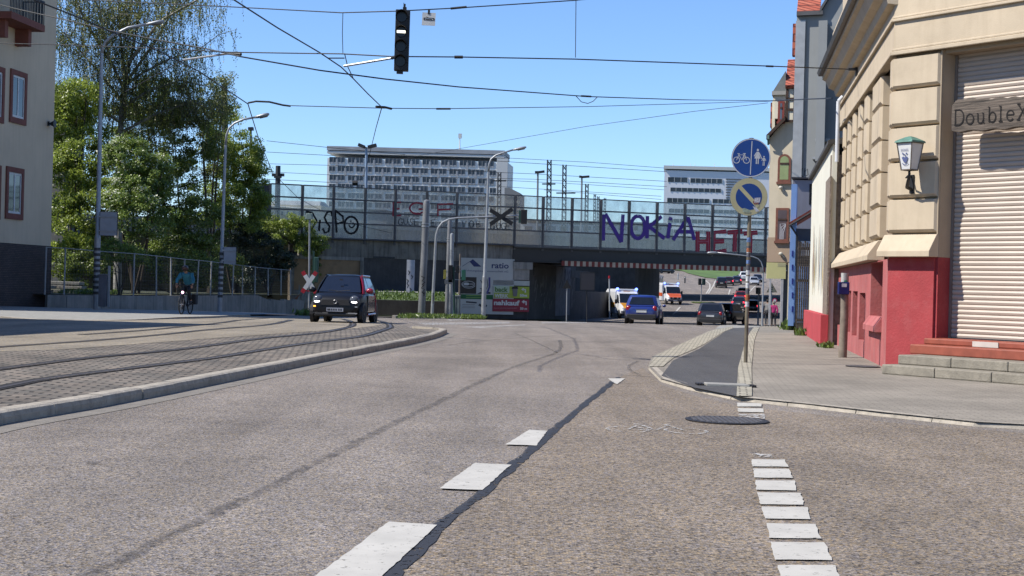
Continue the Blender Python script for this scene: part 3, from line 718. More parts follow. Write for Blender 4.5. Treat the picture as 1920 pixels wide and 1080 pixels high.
for (x, y, rr) in ((-.03, .60, .017), (.03, .60, .017), (0, .55, .015)): ff.face(mb, ff.ell(x * 1.2, hL * y, rr, rr, 8), .004)
ff.face(mb, [(-.065, hL * .46), (-.03, hL * .50), (0, hL * .46), (.03, hL * .50), (.065, hL * .46), (.035, hL * .32), (0, hL * .25), (-.035, hL * .32)], .004)
ff.ribbon(mb, [(-.06, hL * .26), (-.02, hL * .2), (.02, hL * .2), (.06, hL * .26)], .012, .004)
mb.build('crest', NB, Lt, fix=False)

# ---- wooden post with blue letter box on the pavement ----
pb = P(1580, 660, 28.9); pb.z = .05
pt = thing('wooden_post', 'short grey timber post with a small blue box, against the pink wall', 'post', pb)
top = P(1584.5, 512, 28.9)
mb = MB(); mb.tube([pb, pb + (top - pb) * .5 + Vector((.01, 0, 0)), top - Vector((0, 0, .32))], [.085, .08, .075], 14); mb.build('shaft', M('grey_timber', (.27, .22, .17), var=.3, scale=6, streak=.5), pt, smooth='auto')
mb = MB(); mb.tube([top - Vector((0, 0, .32)), top], .078, 14); mb.build('white_sleeve', M('sleeve', (.5, .5, .48), grime=.3), pt, smooth='auto')
mb = MB(); mb.ball(top - Vector((0, .08, .18)), .04, 8, 5, (1, .3, 1)); mb.build('sticker', M('green_sticker', (.05, .2, .12)), pt)
q = P(1581.5, 541, 28.85); fb = Fr(q, (1, 0, 0)); mb = MB(); fb.box(mb, -.11, .11, -.12, .13, -.05, .06); bx = mb.build('blue_box', M('box_blue', (.012, .02, .14), rough=.35), pt, bevel=.015)
mb = MB(); fb.box(mb, -.05, .05, .03, .1, .06, .064); mb.build('paper_label', M('paper', (.6, .62, .68)), bx)

# ---- white low house with red plinth ----
OW = Vector((7.90, 35.9, 0)); eW = P(1520, 450, 46.5); dW = Vector((eW.x - OW.x, eW.y - OW.y, 0)); LW = dW.length; dW.normalize()
FW = Fr(OW, -dW); zW = FW.px(1522, 338)[1]; zW0 = zW + .05
t = thing('white_house', 'low white rendered house with bright red plinth next to the cream corner house', 'building', (OW.x, OW.y, .05))
mb = MB(); ROUGH = M('roughcast', (.25, .20, .155), var=.35, scale=9, bump=1.2, bscale=22)
# white front
mb.hexa([FW.p(-LW, 0.05, 0), FW.p(0, .05, 0), FW.p(0, .05, -.12), FW.p(-LW, .05, -.12)], [FW.p(-LW, zW, 0), FW.p(0, zW0, 0), FW.p(0, zW0, -.12), FW.p(-LW, zW, -.12)])
mb.build('front_wall', M('white_render', (.80, .78, .66), var=.05, scale=1.5, streak=.1, gcol=(.4, .4, .3), bump=.15), t)
mb = MB(); FE = Fr((OW.x + .02, OW.y + .02, 0), (1, 0, 0)); FE.box(mb, 0, 4, .05, 4.8, -.3, 0); mb.build('end_wall', ROUGH, t); mb = MB(); FEb = Fr(FW.p(-LW, 0, 0), (1, 0, 0)); FEb.box(mb, .15, 6, -.1, zW, -.3, 0); mb.build('end_wall', ROUGH, t)
mb = MB(); hp = 1.3 - (592 - 550) * 34.3 / 2700 - .05
fpx = FW; fpx.box(mb, -LW + .8, .12, -.05, .8, .002, .19); mb.build('plinth', M('bright_red_plaster', (.50, .055, .065), var=.12, scale=1.5, bump=.3, bscale=20, grime=.1, gcol=(.6, .35, .3)), t, bevel=.01)
mb = MB(); ap, bp = FW.px(1547, 585); ap2, bp2 = FW.px(1549, 345); FW.box(mb, ap - .35, .1, .8, bp2, .004, .05); mb.build('rough_pier', ROUGH, t)
mb = MB(); mb.hexa([FW.p(-LW - .1, zW, .12), FW.p(.1, zW0, .12), FW.p(.1, zW0, -4), FW.p(-LW - .1, zW, -4)], [FW.p(-LW - .1, zW + .09, .12), FW.p(.1, zW0 + .09, .12), FW.p(.1, zW0 + .9, -4), FW.p(-LW - .1, zW + .9, -4)]); mb.build('roof', M('roof_edge', (.06, .055, .05), rough=.7), t)
# paint runs on the white front
for nm, col, seed in (('yellow_paint_runs', (.62, .5, .12), 1), ('blue_paint_runs', (.25, .35, .5), 2), ('grey_paint_runs', (.30, .30, .26), 3), ('orange_paint_runs', (.6, .3, .1), 4)):
    mb = MB(); rr = random.Random(seed)
    for k in range(7):
        a = -1.2 - rr.random() * (LW - 2.6); z0 = 1.25 + rr.random() * .5; z1 = z0 + .8 + rr.random() * 1.3
        FW.ribbon(mb, [(a, z0), (a + rr.uniform(-.05, .05), (z0 + z1) / 2), (a + rr.uniform(-.1, .1), z1)], [.03, .08 + rr.random() * .12, .03], .003 + seed * .001)
    mb.build(nm, M(nm, col, var=.2), t, fix=False)

# ---- blue painted house with lean-to and slatted gate ----
BLUEP = M('blue_plaster', (.34, .55, .95), var=.12, scale=1.2, grime=.15, gcol=(.5, .55, .6)); GREYP = M('grey_plaster', (.30, .30, .35), var=.1, scale=1, streak=.15)
def deep(fr, k=.24):
    fr.n = Vector((-k, -1, 0)); return fr
D = 52.
def fz(x, y, D): return P(x, y, D).z
t = thing('blue_house', 'narrow blue and grey house with a red tiled lean-to canopy', 'building', GX(1500, D, .05))
F5 = deep(Fr((0, D, 0), (1, 0, 0))); g5 = gz(D)
def rect(mb, fr, xl, yt, xr, yb, o0, o1):
    a0, b1 = fr.px(xl, yt); a1, b0 = fr.px(xr, yb); fr.box(mb, a0, a1, b0, b1, o0, o1)
F6 = deep(Fr((0, 56, 0), (1, 0, 0)))
mb = MB(); rect(mb, F6, 1487, 337, 1560, 600, -5, 0); mb.build('grey_wall', GREYP, t)
mb = MB(); rect(mb, F6, 1484.5, 332, 1560, 336.8, -5, .1); mb.build('parapet', M('dark_coping', (.06, .06, .07)), t)
mb = MB(); rect(mb, F6, 1518, 345, 1530, 384, 0, .02); mb.build('window', glassmat('dark_glass'), t)
mb = MB(); rect(mb, F5, 1484, 345, 1487.5, 611, -.6, .0); mb.build('blue_edge_wall', BLUEP, t)
mb = MB(); rect(mb, F5, 1490, 500, 1512, 605, -.4, -.01); mb.build('blue_wall', BLUEP, t)
mb = MB(); rect(mb, F5, 1491, 428, 1530, 499, -.5, -.15); mb.build('lean_to_wall', M('lean_to_grey', (.12, .125, .145)), t)
mb = MB(); a0, b0 = F5.px(1480, 424); a1, b1 = F5.px(1527, 396); F5.prism(mb, [(a0, b0), (a1, b1), (a1, b1 + .12), (a0, b0 + .12)], -2.0, .25); mb.build('lean_to_roof', M('red_tiles', (.30, .07, .045), var=.3, scale=8, bump=.8, bscale=14), t)
mb = MB(); mb.tube([F5.p(a0, b0, .27), F5.p(a1, b1, .27)], .04, 6); mb.tube([F5.p(a0 + .08, b0 - .02, .2), F5.p(a0 + .3, b0 - .35, .1), F5.p(a0 + .32, b0 - 3.6, .08)], .035, 6); mb.build('gutter', DARKM, t)
mb = MB(); rect(mb, F5, 1502, 452, 1524, 480, -.1, .06); mb.build('white_box_sign', M('sign_white', (.75, .77, .8)), t)
mb = MB(); rect(mb, F5, 1491, 484, 1528, 490, -.3, .05); mb.build('lintel', M('dark_coping', (.06, .06, .07)), t)
mb = MB()
for k in range(5): rect(mb, F5, 1484.6, 470 + k * 26, 1487.2, 481 + k * 26, .0, .012)
mb.build('graffiti', M('graffiti_navy', (.03, .05, .30), var=.4), t)
gq = G(1504, 622, .05)
gt = thing('slatted_gate', 'grey weathered slatted wooden gate beside the white house', 'gate', gq)
Fg = Fr((gq.x, gq.y, gq.z), (1, 0, 0)); mb = MB(); hg = 170 * gq.y / 2700; wg = 24 * gq.y / 2700
for k in range(6): Fg.box(mb, -wg / 2 + k * wg / 6, -wg / 2 + (k + .72) * wg / 6, .02 + .03 * (k % 2), hg - .04 * (k % 3), 0, .025)
mb.build('slats', OLDWOOD, gt)
for z in (.35, hg * .55, hg - .3):
    mb = MB(); Fg.box(mb, -wg / 2, wg / 2, z, z + .09, -.035, 0); mb.build('crossbar', OLDWOOD, gt)

# ---- tall grey gable house ----
D = 64.; F7 = deep(Fr((12.6, D, 0), (.93, -.37, 0)))
GREYW = M('grey_gable_render', (.30, .315, .315), var=.07, scale=.6, streak=.1, gcol=(.18, .19, .19))
t = thing('grey_gable_house', 'tall bare grey rendered house wall with narrow chimney shaft and red tiled roof', 'building', GX(1530, D))
mb = MB(); pts = [F7.px(*q) for q in ((1494, 640), (1494, 27), (1537, 27), (1566, -20), (1600, -75), (1720, -75), (1720, 640))]; F7.prism(mb, pts, -9, 0); mb.build('wall', GREYW, t)
mb = MB(); rect(mb, F7, 1492.5, 40, 1495.5, 610, .0, .12); mb.build('corner_downpipe', M('zinc', (.45, .45, .44), rough=.4, metal=.4), t)
mb = MB(); rect(mb, F7, 1536, 46, 1545.5, 305, .0, .9); mb.build('flue_shaft', GREYW, t)
mb = MB(); rect(mb, F7, 1494, 24, 1543, 29, -.1, .25); a0, b0 = F7.px(1537, 26); a1, b1 = F7.px(1566, -22); F7.prism(mb, [(a0, b0), (a1, b1), (a1, b1 + .2), (a0, b0 + .2)], -9, .25); mb.build('verge_board', M('verge_grey', (.10, .10, .105)), t)
mb = MB(); a0, b0 = F7.px(1494, 24); a1, b1 = F7.px(1540, -60)
mb.hexa([F7.p(a0, b0, .1), F7.p(a1, b0, .1), F7.p(a1, b0 - .1, .0), F7.p(a0, b0 - .1, .0)], [F7.p(a0, b1, -2.2), F7.p(a1, b1, -2.2), F7.p(a1, b1 - .1, -2.3), F7.p(a0, b1 - .1, -2.3)])
TILE = brickmat('roof_tiles', (.42, .10, .06), (.52, .16, .10), (.16, .04, .03), .22, .33, ms=.03, bump=1.2, vert=True, patch=.15)
mb.build('roof', TILE, t)
mb = MB(); rect(mb, F7, 1486.5, 44, 1492, 103, -.6, -.05); mb.build('side_dormer', TILE, t)
mb = MB(); rect(mb, F7, 1529, 262, 1556, 267, 0, .45); rect(mb, F7, 1524, 296, 1540, 300, 0, .45); mb.build('bracket_shelf', M('zinc', (.45, .45, .44)), t)
mb = MB(); F7b = Fr((12.6, D, 0), (.93, -.37, 0)); a, b = F7b.px(1496, 326)
for st in ([(0, .2), (.0, -.15), (.1, -.1)], [(.05, .2), (.2, .25), (.1, 0), (.25, -.15)], [(.3, .25), (.28, -.1)], [(.3, .1), (.42, .22), (.45, -.05), (.33, -.1)]): F7b.ribbon(mb, [(a + x, b + y) for x, y in st], .03, .004)
mb.build('graffiti', M('graffiti_black', (.012, .012, .014), var=.3), t, fix=False)

# ---- yellow house with half-timbered gable ----
D = 78.; F8 = deep(Fr((14.8, D, 0), (.93, -.37, 0)))
YEL = M('yellow_render', (.70, .61, .45), var=.08, scale=.9, streak=.15, gcol=(.35, .3, .2)); TAN = M('tan_render', (.42, .31, .22), var=.08, scale=.9)
WOODF = M('timber_dark', (.055, .028, .018), var=.3, scale=5); BRICKF = M('brick_surround', (.20, .075, .05), var=.25, scale=6); CREAMI = M('infill_cream', (.75, .70, .55), var=.06)
t = thing('yellow_house', 'pale yellow house with half-timbered gable bay, red roof tiles and an arched window', 'building', GX(1465, D))
mb = MB(); F8.prism(mb, [F8.px(*q) for q in ((1441, 445), (1443, 260), (1472, 222), (1497, 222), (1497, 445))], -7, 0); mb.build('upper_wall', YEL, t)
mb = MB(); rect(mb, F8, 1439, 445, 1497, 492, -7, .02); mb.build('tan_wall', TAN, t)
mb = MB(); rect(mb, F8, 1478, 492, 1492, 612, -7, .0); mb.build('ground_floor_pier', M('pier_cream', (.6, .55, .42), grime=.2), t)
mb = MB(); rect(mb, F8, 1490, 492, 1496, 612, -2, .03); mb.build('brown_pier', M('pier_brown', (.14, .06, .045)), t)
mb = MB(); a0, b0 = F8.px(1441, 258); a1, b1 = F8.px(1473, 223); F8.prism(mb, [(a0 - .1, b0 - .12), (a1, b1 - .1), (a1, b1 + .12), (a0 - .1, b0 + .1)], -6.5, .4); mb.build('lower_roof', WOODF, t)
mb = MB(); rect(mb, F8, 1439, 255, 1443, 262, -6, .45); q = F8.px(1441, 262); mb.tube([F8.p(q[0], q[1], .4), F8.p(q[0], q[1] - .3, .2)], .05, 6); mb.build('gutter', M('copper_old', (.12, .2, .18)), t)
mb = MB(); F8.prism(mb, [F8.px(*q) for q in ((1452, 222), (1452, 172), (1474, 172), (1474, 222))], -5, -.06); F8.prism(mb, [F8.px(*q) for q in ((1446, 252), (1447, 190), (1452, 172), (1452, 248))], -5, -.4); mb.build('bay_wall', CREAMI, t)
mb = MB(); rect(mb, F8, 1474, 163, 1491, 229, -5, .1); mb.build('timber_infill', CREAMI, t)
mb = MB()
for r in ((1474, 163, 1477, 229), (1488.5, 163, 1491.5, 229), (1474, 163, 1491, 167), (1474, 184, 1491, 188.5), (1474, 204, 1491, 208), (1474, 225.5, 1491, 229)): rect(mb, F8, *r, .1, .16)
mb.build('timber_frame', WOODF, t)
mb = MB(); a0, b0 = F8.px(1473, 162); a1, b1 = F8.px(1494, 102)
mb.hexa([F8.p(a0, b0, .35), F8.p(a1, b0, .35), F8.p(a1, b0 - .15, .2), F8.p(a0, b0 - .15, .2)], [F8.p(a0, b1, -1.6), F8.p(a1, b1, -1.6), F8.p(a1, b1 - .15, -1.8), F8.p(a0, b1 - .15, -1.8)]); mb.build('tiled_roof', TILE, t)
mb = MB(); bq = [F8.px(*q) for q in ((1448, 173), (1473, 133), (1474, 173))]; F8.prism(mb, [bq[0], bq[2], bq[1]], -3, .0); mb.build('slate_roof', M('slate', (.17, .185, .18), var=.15, scale=3), t)
mb = MB(); rect(mb, F8, 1447.5, 171.5, 1474, 178, -3, .12); mb.build('eaves', M('eaves_grey', (.33, .32, .29)), t)
mb = MB(); rect(mb, F8, 1444, 190, 1449.5, 236, -3, -.5); mb.build('tile_hanging', TILE, t)
def arched(fr, x0, yt, x1, yb, nm, frame_m, glass_m, arch):
    a0, b1 = fr.px(x0, yt); a1, b0 = fr.px(x1, yb); w = (a1 - a0) / 2; cx = (a0 + a1) / 2
    def out(k): 
        top = [(cx + (w - k) * math.cos(th), b1 - w * arch + (w * arch - k) * math.sin(th)) for th in [PI * i / 8 for i in range(9)]] if arch else [(a1 - k, b1 - k), (a0 + k, b1 - k)]
        return [(a0 + k, b0 + k), (a1 - k, b0 + k)] + top
    mb = MB(); fr.prism(mb, out(0), -.1, .05); o = mb.build('window', frame_m, t)
    mb = MB(); fr.face(mb, out(.12), .055); mb.build('pane', glass_m, o)
    mb = MB(); fr.box(mb, a0 + .12, a1 - .12, b0 + (b1 - b0) * .62, b0 + (b1 - b0) * .62 + .1, .05, .08); mb.build('transom', WOODF, o)
    mb = MB(); fr.box(mb, a0 - .05, a1 + .05, b0 - .12, b0, 0, .16); mb.build('sill', frame_m, o)
    return o
arched(F8, 1459, 289, 1482, 341, 'window', BRICKF, M('blind_green', (.30, .36, .16), rough=.2), 1.)
o = arched(F8, 1455, 390, 1478, 452, 'window', BRICKF, M('brown_glass', (.12, .09, .095), rough=.15), 0)
mb = MB(); a0, b1 = F8.px(1463, 420); a1, b0 = F8.px(1475, 449)
for k in range(4): F8.ribbon(mb, [(a0 + .06 * k, b0), (a0 + .06 * k, b1 - .16 * k), (a0 + .3, b1 - .02 * k)], .03, .06)
mb.build('curtain', M('net_curtain', (.55, .55, .6)), o, fix=False)
arched(F8, 1459, 190, 1470, 228, 'window', M('window_red_brown', (.22, .04, .03)), glassmat('pane_grey', (.1, .1, .11)), 0)
for y in (352, 476):
    q = F8.px(1464, y); mb = MB(); mb.ball(F8.p(q[0], q[1], .12), .12, 8, 6, (1, 1, .8)); mb.tube([F8.p(q[0] + .05, q[1], .1), F8.p(q[0] + .2, q[1] - .2, .02)], .04, 6); mb.build('wall_lamp', M('lamp_white', (.7, .66, .55)), t)
# yellow board on posts in front of it
Dn = 74.; F9 = Fr((0, Dn, 0), (1, 0, 0))
sb_ = thing('yellow_board', 'blank pale yellow board standing on posts below the yellow house', 'sign', GX(1455, Dn, .05))
mb = MB(); rect(mb, F9, 1438, 492, 1473, 523, -.06, 0); mb.build('panel', M('pale_yellow', (.85, .80, .38), rough=.5, var=.04), sb_)
for x in (1464.5, 1443):
    mb = MB(); rect(mb, F9, x, 523, x + (2.2 if x > 1450 else 1.2), 618 - (0 if x > 1450 else 8), -.05, -.01); mb.build('post', M('post_white', (.6, .6, .62)), sb_)
mb = MB(); rect(mb, F9, 1458, 493, 1473, 500, 0, .006); mb.build('torn_sticker', M('torn_beige', (.62, .58, .34)), sb_)
# ================= RAILWAY BRIDGES, BACKGROUND, LEFT SIDE =================
CONC = M('bridge_concrete', (.27, .25, .215), var=.25, scale=.8, bump=.4, bscale=20, streak=.7, grime=.5, gcol=(.04, .038, .032))
CONC_L = M('band_concrete', (.36, .34, .30), var=.2, scale=.9, bump=.4, bscale=20, streak=.6, grime=.35, gcol=(.07, .065, .055))
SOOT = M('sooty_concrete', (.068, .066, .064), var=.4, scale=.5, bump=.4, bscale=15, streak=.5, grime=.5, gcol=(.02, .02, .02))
GIRD = M('dark_girder', (.032, .034, .036), rough=.45, var=.2, scale=.6, metal=.1)
BROWNP = M('brown_panel', (.36, .235, .13), var=.2, scale=.7, grime=.4, gcol=(.1, .075, .05))
FENCEM = M('barrier_frame', (.13, .13, .135), rough=.5, metal=.3, var=.2)
BL_, BR_ = P(620, 450, 97), P(1440, 480, 108)
FB = Fr((BL_.x, BL_.y, 0), (BR_.x - BL_.x, BR_.y - BL_.y, 0))
bx = lambda x, y=480: FB.px(x, y)[0]
by = lambda x, y: FB.px(x, y)[1]
zdeck = by(1126, 466); zg0 = by(1200, 497) - .05
aL, aE, aO0, aP, aC = bx(545), bx(1530), bx(682), bx(862), bx(992)
br = thing('railway_bridge', 'railway bridge with dark steel span, stained concrete piers and a striped height limit beam', 'bridge', FB.p(aP, -1.1))
mb = MB(); FB.box(mb, bx(962), aE, zg0, zdeck - .12, -.5, 0); FB.box(mb, bx(962), aE, zg0, zg0 + .06, -.5, .14); FB.box(mb, bx(962), aE, zdeck - .19, zdeck - .12, -.5, .1); mb.build('steel_girder', GIRD, br)
mb = MB(); FB.box(mb, bx(962), aE, zdeck - .118, zdeck - .03, -.6, .2); mb.build('edge_beam', M('edge_beam', (.10, .10, .10), rough=.6), br)
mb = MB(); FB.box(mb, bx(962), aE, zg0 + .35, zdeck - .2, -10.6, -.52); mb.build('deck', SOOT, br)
mb = MB(); FB.box(mb, bx(962), aE, zg0 + .05, zdeck - .2, -11.1, -10.62); mb.build('far_girder', GIRD, br)
zcb = by(800, 487)
mb = MB(); FB.box(mb, bx(560), bx(961), by(800, 455), zdeck + .02, -.6, .28); mb.build('coping', M('coping_dark', (.09, .085, .085), var=.3, grime=.3), br)
mb = MB()
cuts = [560, 700, 820, 905, 961]
for x0, x1 in zip(cuts, cuts[1:]): FB.box(mb, bx(x0) + .01, bx(x1) - .01, zcb, by(800, 455) - .002, -.6, .02)
mb.build('concrete_fascia', CONC, br)
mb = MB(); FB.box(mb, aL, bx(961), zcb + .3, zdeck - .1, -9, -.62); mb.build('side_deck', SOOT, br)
mb = MB(); FB.box(mb, bx(700), bx(740), zcb, zcb + .12, .02, .05); mb.build('bracket', SOOT, br)
# left abutment
zbr = by(620, 487)
mb = MB(); FB.box(mb, aL, aO0, zbr, zcb + .02, -9, .05); mb.build('abutment_band', CONC_L, br)
mb = MB(); FB.box(mb, aL, bx(676), -2, zbr - .002, -9, 0); mb.build('left_abutment', BROWNP, br)
mb = MB(); FB.box(mb, bx(675.5), aO0, -2, zbr - .002, -9, .12); FB.box(mb, aL, aL + .25, -2, zbr - .002, -9, .1); mb.build('abutment_pilaster', CONC, br)
mb = MB(); FB.box(mb, aL + .26, bx(675), -2, by(620, 545), .002, .06); mb.build('abutment_base', CONC, br)
# pier between the tram opening and the street, its long soot-black side wall along the street
A0, A1 = FB.p(aP, 0), FB.p(aC, 0); B1 = Vector((12.5, 150, 0)); B0 = Vector((6.0, 150, 0))
def plan_prism(mb, pts, z0, z1): mb.hexa([(q[0], q[1], z0) for q in pts], [(q[0], q[1], z1) for q in pts])
C1 = A1.lerp(B1, .36); C0 = A0.lerp(B0, .36)
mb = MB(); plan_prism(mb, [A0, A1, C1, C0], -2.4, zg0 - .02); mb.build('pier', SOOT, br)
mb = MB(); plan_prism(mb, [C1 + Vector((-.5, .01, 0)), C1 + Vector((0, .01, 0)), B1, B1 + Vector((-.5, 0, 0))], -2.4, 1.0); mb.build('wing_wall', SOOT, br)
mb = MB(); FB.box(mb, bx(962), aC + .02, by(980, 525), zg0 - .02, .002, .10); FB.box(mb, bx(962), bx(998), by(980, 505), zg0 - .02, .10, .16); mb.build('bearing_block', CONC_L, br)
FP = Fr((A1.x, A1.y, 0), (B1.x - A1.x, B1.y - A1.y, 0))
mb = MB(); a0, b1 = FP.px(1042, 497); a1, b0 = FP.px(1068, 530); FP.box(mb, a0, a1, -.9, zg0 - .1, .0, .06); mb.build('pale_wall_strip', M('pale_violet_wall', (.22, .22, .26), var=.2, streak=.6, gcol=(.04, .04, .05)), br)
for (x0, x1) in ((1000, 1041), (1069, 1105)):
    mb = MB(); a0, _ = FP.px(x0, 510); a1, _ = FP.px(x1, 510); FP.box(mb, a0, a1, zg0 - .9, zg0 - .3, .0, .08); mb.build('wall_ledge', SOOT, br)
rr = random.Random(4); mb = MB()
for k in range(46):
    a, b = FP.px(rr.uniform(1000, 1078), rr.uniform(535, 582)); h = rr.uniform(.2, .9); w_ = rr.uniform(.1, .5)
    FP.ribbon(mb, [(a, b), (a + w_ * .3, b + h * .5), (a + w_, b + h)], .05, .01 + .0004 * k)
mb.build('pale_graffiti', M('graffiti_grey', (.34, .34, .33), var=.3), br, fix=False)
mb = MB()
for k in range(16):
    a, b = FP.px(rr.uniform(1045, 1066), rr.uniform(512, 545)); h = rr.uniform(.3, 1.0)
    FP.ribbon(mb, [(a, b), (a + .4, b + h)], .09, .064 + .0004 * k)
mb.build('dark_graffiti', M('graffiti_dark', (.03, .028, .045), var=.3), br, fix=False)
# coloured graffiti low on the left abutment
for nm, col, sd in (('pale_paint', (.28, .30, .29), 1), ('teal_paint', (.07, .17, .17), 2), ('rust_paint', (.26, .11, .06), 3)):
    rr = random.Random(sd); mb = MB()
    for k in range(17):
        a = rr.uniform(aL + .4, bx(672)); b = by(600, 582) + rr.uniform(0, .3); h = rr.uniform(.6, 1.5)
        FB.ribbon(mb, [(a, b), (a + rr.uniform(-.2, .2), b + h * .5), (a + rr.uniform(-.1, .25), b + h)], [.05, rr.uniform(.08, .22), .04], .064 + sd * .002)
    mb.build('graffiti_' + nm.split('_')[0], M('graffiti_' + nm, col, var=.25), br, fix=False)
# red and cream height limit beam
hb = thing('height_limit_beam', 'red and cream striped warning beam hung under the dark bridge span', 'warning beam', FB.p(bx(1051), zg0))
zs1 = by(1250, 495.5); zs0 = by(1250, 504.5); a0 = bx(1051, 495); a1 = bx(1442, 508); n = 73
RW, WW = M('stripe_red', (.22, .045, .035), var=.3, scale=2, grime=.3), M('stripe_cream', (.55, .47, .36), var=.2, scale=2, grime=.35, gcol=(.25, .18, .12))
m1, m2 = MB(), MB()
for i in range(n):
    (m1 if i % 2 == 0 else m2).hexa(*[[FB.p(a, b, o) for a, o in ((a0 + (a1 - a0) * i / n, .16), (a0 + (a1 - a0) * (i + 1) / n, .16), (a0 + (a1 - a0) * (i + 1) / n, .24), (a0 + (a1 - a0) * i / n, .24))] for b in (zs0, zs1)])
m1.build('red_stripes', RW, hb, fix=False); m2.build('cream_stripes', WW, hb, fix=False)
mb = MB(); FB.box(mb, a0, a1, zs1, zs1 + .06, .15, .25); mb.build('carrier', GIRD, hb)
mb = MB()
for i in range(9): a = a0 + .4 + (a1 - a0 - .8) * i / 8; FB.box(mb, a, a + .06, zs1, zg0 + .05, .16, .2)
mb.build('hanger', GIRD, hb)

# ---- noise barrier of clear sheets on the bridge edge ----
nb = thing('noise_barrier', 'glazed noise barrier with grey posts and graffiti along the bridge edge', 'barrier', FB.p(bx(962), zdeck))
zr = [by(1126, y) for y in (464.5, 438, 417.5, 396, 374)]
px_posts = [505, 566, 624.5, 684, 740.5, 799.5, 856, 912.5, 965, 1018, 1072.5, 1126.5, 1179.5, 1232, 1284, 1336, 1386, 1436, 1485]
aps = [bx(x, 420) for x in px_posts]
ACR = acrylic('dusty_acrylic', .06, .36)
for i, a in enumerate(aps):
    mb = MB(); FB.box(mb, a - .09, a + .09, zr[0] - .35, zr[4] + .02, -.14, .05); FB.box(mb, a - .03, a + .03, zr[0] - .3, zr[4], .05, .1); mb.build('post', FENCEM, nb)
for i, (a0, a1) in enumerate(zip(aps, aps[1:])):
    mb = MB(); FB.box(mb, a0 + .09, a1 - .09, zr[0], zr[4] - .03, -.05, -.03); mb.build('clear_sheet', ACR, nb)
    for k, z in enumerate(zr): mb = MB(); h = .05 if 0 < k < 4 else .035; FB.box(mb, a0 + .09, a1 - .09, z - h, z + h, -.06, .0); mb.build('rail', FENCEM, nb)
a0 = bx(470); mb = MB(); FB.box(mb, a0, aps[0] - .1, zr[0] - .4, zr[4] - .02, -.1, .0); mb.build('grey_panel', M('panel_grey', (.10, .10, .115), var=.2), nb)
# stroke letters
SF = {'D': [[(0, 0), (0, 1)], [(-.05, 1), (.35, .9), (.62, .5), (.3, .08), (.12, .0)]], 'I': [[(.1, .75), (.08, 0)]], 'S': [[(.62, .8), (.55, 1), (.3, .98), (.12, .72), (.25, .5), (.45, .3), (.38, .05), (.15, -.02), (0, .2)]],
      'P': [[(0, 1), (.12, -.05)], [(0, 1), (.55, .7), (.58, .45), (.12, .35)]], 'O': [arc(.35, .5, .36, .5, 90, 450, 18)], 'G': [arc(.35, .5, .34, .5, 45, 320, 10) + [(.62, .42), (.4, .42)]], 'U': [[(0, 1), (.03, .3), (.25, 0), (.5, .3), (.52, 1)]],
      'E': [[(.55, 1), (.02, .95), (0, 0), (.55, .05)], [(.0, .5), (.45, .52)]], 'X': [[(0, 1), (.6, 0)], [(.6, 1), (0, 0)]], 'V': [[(0, 1), (.3, 0), (.6, 1)]], 'B': [[(0, 0), (0, 1), (.45, .85), (.4, .58), (.05, .52), (.55, .35), (.45, .05), (0, 0)]],
      'N': [[(0, 0), (.02, 1)], [(.08, 1.02), (.66, -.06)], [(.66, -.06), (.72, 1)]], 'K': [[(0, 0), (.02, 1)], [(.6, .98), (.06, .5)], [(.1, .52), (.72, 0)]], 'i': [[(.1, 0), (.12, .72)], [(.12, .86), (.13, 1)]], 'A': [[(0, 0), (.52, 1)], [(.52, 1), (.75, 0)], [(.18, .36), (.68, .36)]],
      'F': [[(.6, 1), (0, .95), (0, 0)], [(0, .5), (.5, .55)]], 'H': [[(0, 0), (0, 1)], [(.6, 0), (.6, 1)], [(0, .5), (.6, .5)]], 'T': [[(0, .95), (.7, 1)], [(.33, 0), (.35, .97)]]}
def spray(fr, mb, ch, x0, yt, x1, yb, wpx, off):
    """one sprayed letter filling the pixel box"""
    st = SF[ch]; X = [p[0] for s_ in st for p in s_]; lo, hi = min(X), max(X)
    for s_ in st:
        fr.ribbon(mb, [fr.px(x0 + (x - lo) / max(1e-6, hi - lo) * (x1 - x0), yb - (yb - yt) * y) for x, y in s_], wpx * .037, off[0]); off[0] += .0012
SPB = M('spray_black', (.008, .008, .01), var=.2); SPP = worn_paint('spray_purple', (.06, .022, .21), .05, .38, 1.6); SPR = worn_paint('spray_red', (.28, .012, .03), .05, .38, 1.6); SPG = M('spray_grey', (.06, .06, .06), var=.3); SPK = M('spray_pink', (.45, .12, .16), var=.3)
mb = MB(); off = [.012]
for ch, b in (('D', (574, 396, 594, 432)), ('I', (598, 405, 600, 433)), ('S', (605, 397, 623, 436)), ('P', (628, 394, 644, 434)), ('O', (646, 406, 671, 438))): spray(FB, mb, ch, *b, 3.6, off)
for st in ([(657.5, 413), (658.5, 417)], [(661.5, 417), (662.5, 420)]): FB.ribbon(mb, [FB.px(*q) for q in st], .08, off[0])
FB.ribbon(mb, [FB.px(*q) for q in ((654.5, 422), (657, 426), (660, 427), (664, 424), (665, 419))], .09, off[0]); mb.build('graffiti_lettering', SPB, nb, fix=False)
mb = MB(); off = [.012]
for ch, b in (('N', (1131, 402, 1168, 451)), ('O', (1183, 405, 1209, 447)), ('K', (1213, 405, 1246, 447)), ('i', (1252, 407, 1258, 447)), ('A', (1262, 407, 1302, 450))): spray(FB, mb, ch, *b, 7.5, off)
mb.build('purple_lettering', SPP, nb, fix=False)
mb = MB(); off = [.012]
for ch, b in (('H', (1308, 434, 1328, 472)), ('E', (1338, 434, 1362, 472)), ('T', (1364, 434, 1392, 472)), ('T', (1394, 436, 1420, 474))): spray(FB, mb, ch, *b, 9, off)
mb.build('red_lettering', SPR, nb, fix=False)
mb = MB(); off = [.03]
